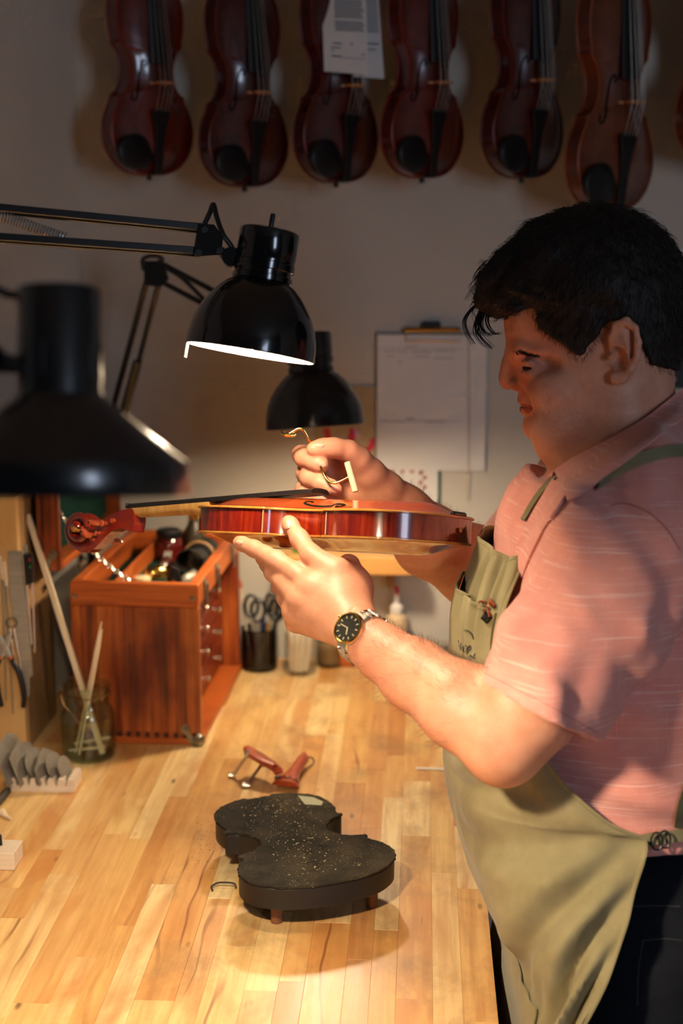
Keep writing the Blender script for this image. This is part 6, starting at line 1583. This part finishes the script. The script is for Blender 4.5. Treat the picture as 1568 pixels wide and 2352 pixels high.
# collar: near flap and the far edge, standing round the neck
def band(left, right, dl, dr, name, mat, parent, th=.0022, nv=7, bulge=.004):
    A = catmull(np.array([P(x, y, d) for (x, y), d in zip(left, dl)]), 6); B = catmull(np.array([P(x, y, d) for (x, y), d in zip(right, dr)]), 6)
    G_ = np.stack([A+(B-A)*t-FWD*bulge*math.sin(pi*t) for t in np.linspace(0, 1, nv)], 1)
    N_ = np.cross(np.gradient(G_, axis=0), np.gradient(G_, axis=1)); N_ /= np.linalg.norm(N_, axis=2, keepdims=True)
    top = G_+N_*th/2; bot = G_-N_*th/2; mb = MB(); mb.grid(top); mb.grid(bot[::-1])
    for e0, e1 in ((top[0], bot[0]), (bot[-1], top[-1])): mb.grid(np.stack([e0, e1]))
    for e0, e1 in ((bot[:, 0], top[:, 0]), (top[:, -1], bot[:, -1])): mb.grid(np.stack([e0, e1]))
    return mb.build(name, mat, parent)
cu_ = [(1273, 1082), (1310, 1056), (1360, 1030), (1420, 998), (1480, 962), (1530, 922), (1572, 890), (1610, 872), (1630, 880)]
cl2 = [(1303, 1150), (1345, 1128), (1392, 1093), (1440, 1058), (1492, 1018), (1540, 982), (1585, 952), (1625, 940), (1650, 945)]
CB = BVHTree.FromPolygons([Vector(v) for v in np.concatenate([SV, V]).tolist()], [tuple(q) for q in SQ.tolist()]+[tuple(q) for q in (Q+len(SV)).tolist()])
drape(CB, cu_, cl2, 60, 9, .007, .0024, 'collar', M_SHIRT2, shirt_o, soft=14)
band([(1273, 1082), (1268, 1076), (1275, 1064), (1300, 1050)], [(1262, 1112), (1256, 1100), (1262, 1085), (1290, 1068)], (1.622, 1.66, 1.70, 1.73), (1.625, 1.67, 1.715, 1.74), 'collar', M_SHIRT2, shirt_o, bulge=0)
drape(SB, [(1270, 1100), (1240, 1150), (1212, 1200), (1185, 1262), (1165, 1320)], [(1305, 1130), (1282, 1165), (1252, 1212), (1222, 1270), (1200, 1325)], 24, 5, .006, .003, 'placket', M_SHIRT2, shirt_o, soft=8)
p_, n_ = hit(SB, 1263, 1167)
if p_ is not None:
    n_ = n_ if n_ @ FWD < 0 else -n_
    bt = MB().lathe([(.0001, .0012), (.0042, .0012), (.0052, .0024), (.0060, .0020), (.0062, 0)], frame(n_, UP, p_+n_*.0090), 20).build('button', plain('brown_button', S(96, 40, 28), S(116, 54, 38), 40, .35), shirt_o)
    for a in range(4): MB().tube([p_+n_*.0098+(UP*math.sin(a*pi/2+.78)+RT*math.cos(a*pi/2+.78))*.0016, p_+n_*.0106+(UP*math.sin(a*pi/2+.78)+RT*math.cos(a*pi/2+.78))*.0016], .0006, 6).build('button_hole', M_HOLE, bt)
# stitched seams: armhole and sleeve hem
def seam(bvh, pts, r, mat, name, parent, off=.0004):
    A = catmull(np.array(pts, float), 8); q = [hit(bvh, *a)[0] for a in A]; q = [x for x in q if x is not None]
    if len(q) > 3: MB().tube([x-FWD*off for x in q], r, 6).build(name, mat, parent)
M_SEAM = plain('shirt_seam', S(160, 88, 82), S(176, 104, 96), 60, .9)
seam(SB, [(1400, 1160), (1440, 1157), (1490, 1178), (1530, 1215), (1560, 1262)], .0006, M_SEAM, 'armhole_seam', shirt_o)
seam(SB, [(1112, 1545), (1170, 1575), (1240, 1610), (1310, 1648), (1370, 1682)], .0004, M_SEAM, 'hem_seam', shirt_o)

# ------------------------------------------------------------------ jeans and shoes
je = Sdf(); HIPZ = P(1500, 2060, SAG)
hipc = P(1470, 2090, SAG)
je.ell(hipc, (.150, .185, .150), BAS, .04)
gx, gy = hipc[0], hipc[1]
def leg_pts(sy): return [np.array((gx-.005, gy+sy*.088, .92)), np.array((gx-.015, gy+sy*.095, .52)), np.array((gx+.02, gy+sy*.10, .075))]
for sy in (-1, 1): je.chain(leg_pts(sy), [.112, .075, .062], .04)
je.fn(lambda X: X[:, 2]-(zc_+.03), hipc, .4, .006, 'i')
je.disp(lambda X: (vnoise(X*np.array((9, 9, 26)), 31)-.5)*.010, np.array((gx, gy, .5)), .8)
JV, JQ = nets(je, np.array((gx-.3, gy-.34, .02)), np.array((gx+.3, gy+.34, zc_+.06)), .008, slack=.01)
jeans_o = sdf_obj('jeans', JV, JQ, M_DENIM, person)
JB = BVHTree.FromPolygons([Vector(v) for v in JV.tolist()], [tuple(q) for q in JQ.tolist()])
M_STITCH = plain('jeans_stitch', S(36, 34, 38), S(46, 44, 48), 60, .9)
seam(JB, [(1440, 2082), (1500, 2080), (1562, 2082)], .0009, M_STITCH, 'waistband_seam', jeans_o)
seam(JB, [(1475, 2160), (1520, 2156), (1566, 2160)], .0009, M_STITCH, 'pocket_seam', jeans_o); seam(JB, [(1475, 2160), (1465, 2230), (1462, 2310)], .0009, M_STITCH, 'pocket_seam', jeans_o)
for sy in (-1, 1):
    b_ = leg_pts(sy)[2]; sh_ = Sdf(); sh_.chain([b_+np.array((.03, 0, -.04)), b_+np.array((-.06, 0, -.045)), b_+np.array((-.16, sy*.01, -.048))], [.038, .040, .034], .03); sh_.fn(lambda X: .002-X[:, 2], b_, .3, .004, 'i')
    SVv, SQq = nets(sh_, b_+np.array((-.24, -.09, -.09)), b_+np.array((.10, .09, .05)), .007); sdf_obj('shoe', SVv, SQq, plain('brown_leather', S(58, 36, 24), S(74, 48, 32), 30, .45), person)

# ------------------------------------------------------------------ apron
NE = [(1203, 1287, 1.560), (1180, 1340, 1.548), (1158, 1400, 1.537), (1144, 1470, 1.528), (1152, 1560, 1.516), (1192, 1660, 1.502), (1248, 1745, 1.492), (1308, 1820, 1.484), (1388, 1886, 1.476), (1476, 1930, 1.478), (1456, 2030, 1.466), (1430, 2130, 1.455), (1392, 2240, 1.448), (1338, 2352, 1.445), (1285, 2460, 1.445), (1235, 2600, 1.45), (1190, 2800, 1.46), (1160, 3000, 1.47)]
FC = np.array([(1200, 1112), (1235, 1106), (1300, 1090), (1390, 1063), (1500, 1048), (1600, 1030), (1735, 1020), (1812, 1027), (1902, 1051), (1985, 1077), (2075, 1104), (2116, 1120), (3400, 1150)], float)
DF = 1.665
rowsA = []
for (nx, ny, nd) in NE:
    N_ = P(nx, ny, nd); z = N_[2]
    lo_y, hi_y = 900.0, 3390.0
    for _ in range(50):
        my = (lo_y+hi_y)/2
        if P(np.interp(my, FC[:, 0], FC[:, 1]), my, DF)[2] > z: lo_y = my
        else: hi_y = my
    Fp = P(np.interp(my, FC[:, 0], FC[:, 1]), my, DF)
    if z < BT+.10: Fp[0] = max(Fp[0], EDGE+.012+(BT+.10-z)*.06)
    rowsA.append((Fp, N_))
nearh = nrm(np.array((-FWD[0], -FWD[1], 0))); backh = nrm(np.array((RT[0], RT[1], 0)))
def arow(Fp, N_, far, nu=33):
    g = (N_-Fp) @ backh; l = (N_-Fp) @ nearh; out_ = []
    for t in np.linspace(1, -1, nu):
        a = abs(t)*pi/2; sx = 1 if t >= 0 else -1; out_.append(Fp+backh*(g+(far if t < 0 else 0))*(1-math.cos(a))+nearh*sx*l*math.sin(a))
    return out_
R0 = np.array([arow(*r, .062*max(0, 1-i/5)) for i, r in enumerate(rowsA)]); nrow = len(R0)
NR, NC = 190, 145
idx = np.linspace(0, nrow-1, NR); full = np.zeros((NR, 33, 3))
for j in range(33):
    c_ = catmull(R0[:, j], 20); ii = np.linspace(0, len(c_)-1, NR)
    for k in range(3): full[:, j, k] = np.interp(ii, np.arange(len(c_)), c_[:, k])
# fine columns and hanging folds
FA = np.zeros((NR, NC, 3)); jj = np.linspace(0, 32, NC)
for i in range(NR):
    for k in range(3): FA[i, :, k] = np.interp(jj, np.arange(33), full[i, :, k])
NA = np.cross(np.gradient(FA, axis=0), np.gradient(FA, axis=1)); NA /= np.linalg.norm(NA, axis=2, keepdims=True)
if (NA[NR//2, NC//3] @ FWD) > 0: NA = -NA
ti = np.linspace(0, 1, NR)[:, None]; tj = np.linspace(0, 1, NC)[None, :]
X_ = np.stack([np.broadcast_to(tj*7, (NR, NC)), np.broadcast_to(ti*5, (NR, NC)), np.zeros((NR, NC))], -1).reshape(-1, 3)
fold = (vnoise(X_, 41).reshape(NR, NC)-.5)*.010
def crease(a, b, w, A):                                                    # a soft gutter between two (row, column) points
    a = np.array(a); b = np.array(b); e = b-a; pi_ = np.broadcast_to(ti, (NR, NC))-a[0]; pj = np.broadcast_to(tj, (NR, NC))-a[1]
    t = np.clip((pi_*e[0]+pj*e[1])/(e @ e), 0, 1); dx = np.hypot(pi_-t*e[0], pj-t*e[1]); fade = np.sin(pi*np.clip(t*.94+.03, 0, 1))**.5
    return -A*np.exp(-(dx/w)**2)*fade+A*.7*np.exp(-((dx-w*1.9)/w)**2)*fade
for a, b, w, A in (((.545, .02), (.76, .30), .020, .013), ((.60, .01), (.86, .20), .018, .013), ((.66, .01), (.95, .12), .016, .011), ((.535, .05), (.60, .40), .022, .008), ((.42, .14), (.50, .42), .025, .006), ((.02, .20), (.20, .22), .018, .006), ((.03, .36), (.22, .34), .018, .006), ((.20, .30), (.36, .26), .02, .005)): fold = fold+crease(a, b, w, A)
fold = fold+np.clip((.22-ti)/.22, 0, 1)*.004*np.sin(tj*30+ti*9)
FA = FA+NA*fold[..., None]
def cloth(G_, th, name, mat, parent):
    N_ = np.cross(np.gradient(G_, axis=0), np.gradient(G_, axis=1)); N_ /= np.maximum(np.linalg.norm(N_, axis=2, keepdims=True), 1e-9)
    top = G_+N_*th/2; bot = G_-N_*th/2; mb = MB(); mb.grid(top); mb.grid(bot[::-1])
    for e0, e1 in ((top[0], bot[0]), (bot[-1], top[-1])): mb.grid(np.stack([e0, e1]))
    for e0, e1 in ((bot[:, 0], top[:, 0]), (top[:, -1], bot[:, -1])): mb.grid(np.stack([e0, e1]))
    return mb.build(name, mat, parent, smooth=60)
apron_o = cloth(FA, .0018, 'apron', M_CANVAS, person)
# rolled seams along the edges
MB().tube(FA[:, 0], [(.0042, .0020)]*NR, 8, flat=NA[NR//2, 0]).build('side_hem', M_CANVAS, apron_o)
MB().tube(FA[0, :], [(.0022, .0030)]*NC, 8, flat=NA[0, NC//3]).build('top_hem', M_CANVAS, apron_o)
AV = FA.reshape(-1, 3); AQ = [(i*NC+j, (i+1)*NC+j, (i+1)*NC+j+1, i*NC+j+1) for i in range(NR-1) for j in range(NC-1)]
AB = BVHTree.FromPolygons([Vector(v) for v in AV.tolist()], AQ)
# chest pocket on the bib
i0, i1, j0, j1 = [int(q) for q in (15/110*NR, 36/110*NR, 8/97*NC, 62/97*NC)]
pk = FA[i0:i1, j0:j1]+NA[i0:i1, j0:j1]*(.003+.012*np.sin(np.linspace(0, pi, j1-j0))[None, :, None]*np.linspace(1, .1, i1-i0)[:, None, None])
cloth(pk, .0018, 'chest_pocket', M_CANVAS, apron_o); MB().tube(pk[0], [(.0020, .0028)]*(j1-j0), 8, flat=NA[i0, NC//3]).build('pocket_hem', M_CANVAS, apron_o)
pi0, pi1, pj0, pj1 = int(.78*NR), int(.95*NR), int(.23*NC), int(.62*NC); pk2 = FA[pi0:pi1, pj0:pj1]+NA[pi0:pi1, pj0:pj1]*.004; cloth(pk2, .0018, 'hip_pocket', M_CANVAS, apron_o)
PV = pk.reshape(-1, 3); w_ = j1-j0; PB = BVHTree.FromPolygons([Vector(v) for v in np.concatenate([PV, AV]).tolist()], [(i*w_+j, (i+1)*w_+j, (i+1)*w_+j+1, i*w_+j+1) for i in range(i1-i0-1) for j in range(w_-1)]+[tuple(len(PV)+a for a in q) for q in AQ])
# printed lettering: end of a hand-drawn word, an arrow, a flourish
def ink(pts, w=.0011, smooth=True):
    A = catmull(np.array(pts, float), 5) if smooth else np.array(pts, float); q = []
    for a in A:
        p_, n_ = hit(PB, *a)
        if p_ is not None: q.append(p_-nrm(ray(*a))*.0016)
    if len(q) > 2: MB().tube(q, [(.0004, w)]*len(q), 6, flat=-FWD).build('printed_lettering', plain('apron_ink', S(34, 34, 30), S(48, 46, 40), 60, .8), apron_o)
cr = lambda x, y: (1040+x/6.19, 1180+y/6.19)
ink([cr(170, 1655), cr(220, 1665), cr(270, 1710), cr(298, 1790)], .0018); ink([cr(108, 1665), cr(150, 1690)], .0018, False)
ink([cr(80, 1800), cr(92, 1840), cr(88, 1890)]); ink([cr(100, 1900), cr(125, 1840), cr(110, 1890), cr(112, 1930), cr(135, 1880), cr(150, 1900), cr(140, 1960)])
ink([cr(165, 1900), cr(150, 1935), cr(160, 1965), cr(188, 1940), cr(195, 1895), cr(175, 1880), cr(165, 1900)], .0014); ink([cr(215, 1900), cr(212, 1950), cr(200, 2000)]); ink([cr(215, 1905), cr(240, 1880), cr(252, 1910), cr(232, 1940), cr(215, 1942)])
ink([cr(240, 2010), cr(270, 2035), cr(300, 2050)], .0012); ink([cr(322, 1995), cr(308, 2030), cr(320, 2060)], .0018); ink([cr(295, 2055), cr(325, 2070)], .0022, False)
ink([cr(165, 2100), cr(162, 2160)], .0006, False); ink([cr(165, 2100), cr(190, 2110), cr(168, 2130), cr(195, 2170)], .0006); ink([cr(205, 2180), cr(235, 2200), cr(260, 2230)], .0006)
# straps: neck strap over the shoulder, waist tie with rings
drape(SB, [(1204, 1288), (1215, 1265), (1228, 1240)], [(1190, 1290), (1202, 1262), (1216, 1236)], 8, 3, .005, .0022, 'neck_strap', M_CANVAS, apron_o)
drape(SB, [(1382, 1098), (1420, 1066), (1470, 1040), (1520, 1026), (1568, 1021), (1620, 1026), (1670, 1046)], [(1372, 1126), (1412, 1098), (1462, 1072), (1515, 1055), (1568, 1047), (1614, 1053), (1658, 1074)], 30, 4, .005, .0022, 'neck_strap', M_CANVAS, apron_o)
drape(SB, [(1290, 1085), (1240, 1140), (1206, 1195)], [(1276, 1082), (1228, 1138), (1196, 1192)], 10, 3, .005, .0022, 'neck_strap', M_CANVAS, apron_o)
drape(SB, [(1470, 1918), (1500, 1912), (1540, 1908), (1600, 1898), (1670, 1886)], [(1474, 1946), (1504, 1940), (1540, 1936), (1600, 1928), (1670, 1916)], 22, 4, .007, .0022, 'waist_tie', M_CANVAS, apron_o)
drape(SB, [(1548, 1900), (1556, 1850), (1572, 1800)], [(1572, 1905), (1582, 1850), (1598, 1800)], 10, 3, .006, .0022, 'waist_tie', plain('dark_olive_webbing', S(66, 62, 44), S(80, 76, 54), 90, .9), apron_o)
for q in ((1502, 1926), (1520, 1922)):
    p_, n_ = hit(SB, *q)
    if p_ is not None:
        T = frame(-FWD, RT, p_-FWD*.012); MB().tube([loc(T, (.006*math.cos(a), .009*math.sin(a), 0)) for a in np.linspace(0, 2*pi, 22, endpoint=False)], .0011, 8, closed=True).build('ring', plain('gunmetal', S(60, 58, 56), S(80, 78, 74), 40, .3, .9), apron_o)
# leather strip tied at the pocket
o = thing('pocket_clip', 'small red-brown leather tag clipped to the apron chest pocket', 'clip', hit(PB, 1115, 1400)[0])
M_LEA = plain('red_brown_leather', S(112, 44, 24), S(136, 60, 34), 60, .45)
for pts, wd in (([(1100, 1392), (1104, 1382), (1114, 1384), (1118, 1394), (1122, 1412)], .0028), ([(1110, 1402), (1116, 1396), (1122, 1408), (1124, 1416)], .0024), ([(1122, 1380), (1128, 1386), (1134, 1392)], .0040)):
    q = [hit(PB, *a)[0] for a in catmull(np.array(pts, float), 4)]; q = [x-FWD*.006 for x in q if x is not None]
    if len(q) > 2: MB().tube(q, [(.0014, wd)]*len(q), 8, flat=-FWD).build('leather_strip', M_LEA, o)
q = [hit(PB, *a)[0] for a in ((1108, 1412), (1114, 1416), (1122, 1424))]; MB().tube([x-FWD*.005 for x in q if x is not None], [(.0025, .005)]*3, 8, flat=-FWD).build('metal_clip', plain('black_clip', S(30, 26, 24), S(44, 38, 34), 40, .3, .6), o)

# ------------------------------------------------------------------ wristwatch
wa = nrm(WR-P(950, 1548, 1.53)); wc = P(830, 1462, 1.590); rr_ = ray(803, 1445); vw = nrm(rr_)
wn = nrm(-vw+wa*(vw @ wa)); wn = nrm(wn+nrm(np.cross(wa, wn))*.0); wt = np.cross(wa, wn)
wcen = wc+wa*((P(803, 1445, 1.565)-wc) @ wa)
wt_off = (P(803, 1445, 1.565)-wcen) @ wt; wn = nrm(wn+wt*wt_off/.03); wt = np.cross(wa, wn)
watch = thing('wristwatch', 'steel wristwatch with gold bezel and dark dial on his left wrist', 'watch', wcen)
RWt = .0295
TW = frame(wn, wt, wcen+wn*(RWt-.0020))                                  # dial frame: x across the wrist, y along the arm
TW = np.eye(4); TW[:3, 0] = wt; TW[:3, 1] = np.cross(wn, wt); TW[:3, 2] = wn; TW[:3, 3] = wcen+wn*(RWt-.0025)
MB().lathe([(.0001, -.002), (.0165, -.002), (.0185, .0005), (.0190, .0050), (.0182, .0066)], TW, 48).build('case', M_NICKEL, watch)
MB().lathe([(.0184, .0062), (.0182, .0076), (.0170, .0086), (.0160, .0082), (.0158, .0070)], TW, 56).build('bezel', M_BRASS, watch)
MB().lathe([(.0001, .0071), (.0160, .0071)], TW, 48).build('dial', plain('sunray_dial', S(58, 58, 52), S(84, 82, 72), 40, .32, .6), watch)
MB().lathe([(.0001, .0086), (.010, .0085), (.0158, .0081)], TW, 40).build('crystal', m_glass('watch_crystal', (.97, .97, .97, 1)), watch)
M_LUME = plain('pale_gold_marker', S(236, 216, 170), S(244, 228, 190), 60, .3, .4)
dj = rad(14)
for i in range(12):
    a = i*pi/6+dj; c_ = loc(TW, (.0126*math.sin(a), .0126*math.cos(a), .0074)); Rm = TW[:3, :3] @ np.array(Matrix.Rotation(-a, 3, 'Z')); MB().box(c_, (.0010, .0030, .0005), Rm).build('hour_marker', M_LUME, watch)
def wdir(px, py): p_ = P(px, py, 1.565); v = p_-TW[:3, 3]; return math.atan2(v @ TW[:3, 0], v @ TW[:3, 1])
for nm, tgt, L, w in (('hour_hand', (804.5, 1462), .0085, .0013), ('minute_hand', (786, 1435), .0115, .0011)):
    a = wdir(*tgt); Rm = TW[:3, :3] @ np.array(Matrix.Rotation(-a, 3, 'Z')); MB().box(loc(TW, (0, 0, .0077))+Rm[:, 1]*L*.45, (w, L, .0004), Rm).build(nm, M_LUME, watch)
cs = loc(TW, (0, .0190, .003)); 
for sgn in (1, -1):
    pass
cdir = nrm(P(780, 1420, 1.57)-TW[:3, 3]); cdir = nrm(cdir-wn*(cdir @ wn)); MB().tube([TW[:3, 3]+cdir*.0185+wn*.003, TW[:3, 3]+cdir*.0225+wn*.003], .0022, 12).build('crown', M_BRASS, watch)
nlk = 22
for i in range(nlk):
    a = (i+.5)/nlk*2*pi
    if math.cos(a) > .78: continue
    dirv = wn*math.cos(a)+wt*math.sin(a); c_ = wcen+dirv*(RWt+.0008); Rm = np.column_stack([np.cross(wa, dirv), wa, dirv])
    for q, wl, m_ in ((-1, .0052, M_NICKEL), (0, .0070, M_STEEL), (1, .0052, M_NICKEL)): MB().box(c_+wa*q*.0063, (.0074, wl, .0026), Rm, bev=.0007).build('link', m_, watch)
for sgn in (1, -1):
    a = sgn*.62; dirv = wn*math.cos(a)+wt*math.sin(a); MB().box(wcen+dirv*(RWt+.0010), (.0085, .0170, .0045), np.column_stack([np.cross(wa, dirv), wa, dirv]), bev=.0014).build('lug', M_NICKEL, watch)

# ------------------------------------------------------------------ brass sound-post setter and the sound post
st = thing('sound_post_setter', 'S-shaped brass sound post setter held between his right thumb and fingers', 'tool', P(760, 1105, 1.79))
sp_ = [(664, 997, 1.795), (674, 991, 1.795), (684, 985.5, 1.795), (694, 986, 1.795), (702, 996, 1.796), (709, 1010, 1.798), (715, 1024, 1.802), (724, 1045, 1.806), (734, 1066, 1.800), (741, 1084, 1.793), (748, 1098, 1.789), (757, 1107, 1.787), (769, 1109.5, 1.786), (783, 1105, 1.785), (800, 1096, 1.784)]
MB().tube(catmull([P(*q) for q in sp_], 5), [(.0017, .0014)]*(5*(len(sp_)-1)+1), 10).build('shaft', M_BRASS, st)
MB().tube(catmull([P(645, 991, 1.797), P(648, 996, 1.796), P(655, 999, 1.795), P(663, 999, 1.795), P(672, 1001, 1.794), P(679, 999.5, 1.793)], 5), list(np.interp(np.linspace(0, 1, 26), [0, .2, .5, .8, 1], [.0009, .0016, .0028, .0020, .0008])), 10).build('fork', M_BRASS, st)
MB().tube([P(676, 1000, 1.794), P(678, 998.5, 1.7935), P(679.5, 996.5, 1.793)], [.0016, .0014, .0006], 8).build('fork_tip', M_BRASS, st)
o = thing('sound_post', 'short pale wooden dowel stuck on the end of the brass setter', 'dowel', P(816, 1130, 1.784))
MB().rod(P(797, 1061, 1.783), P(816.5, 1130, 1.779), .0041, 18).build('dowel', M_PALEWOOD, o)
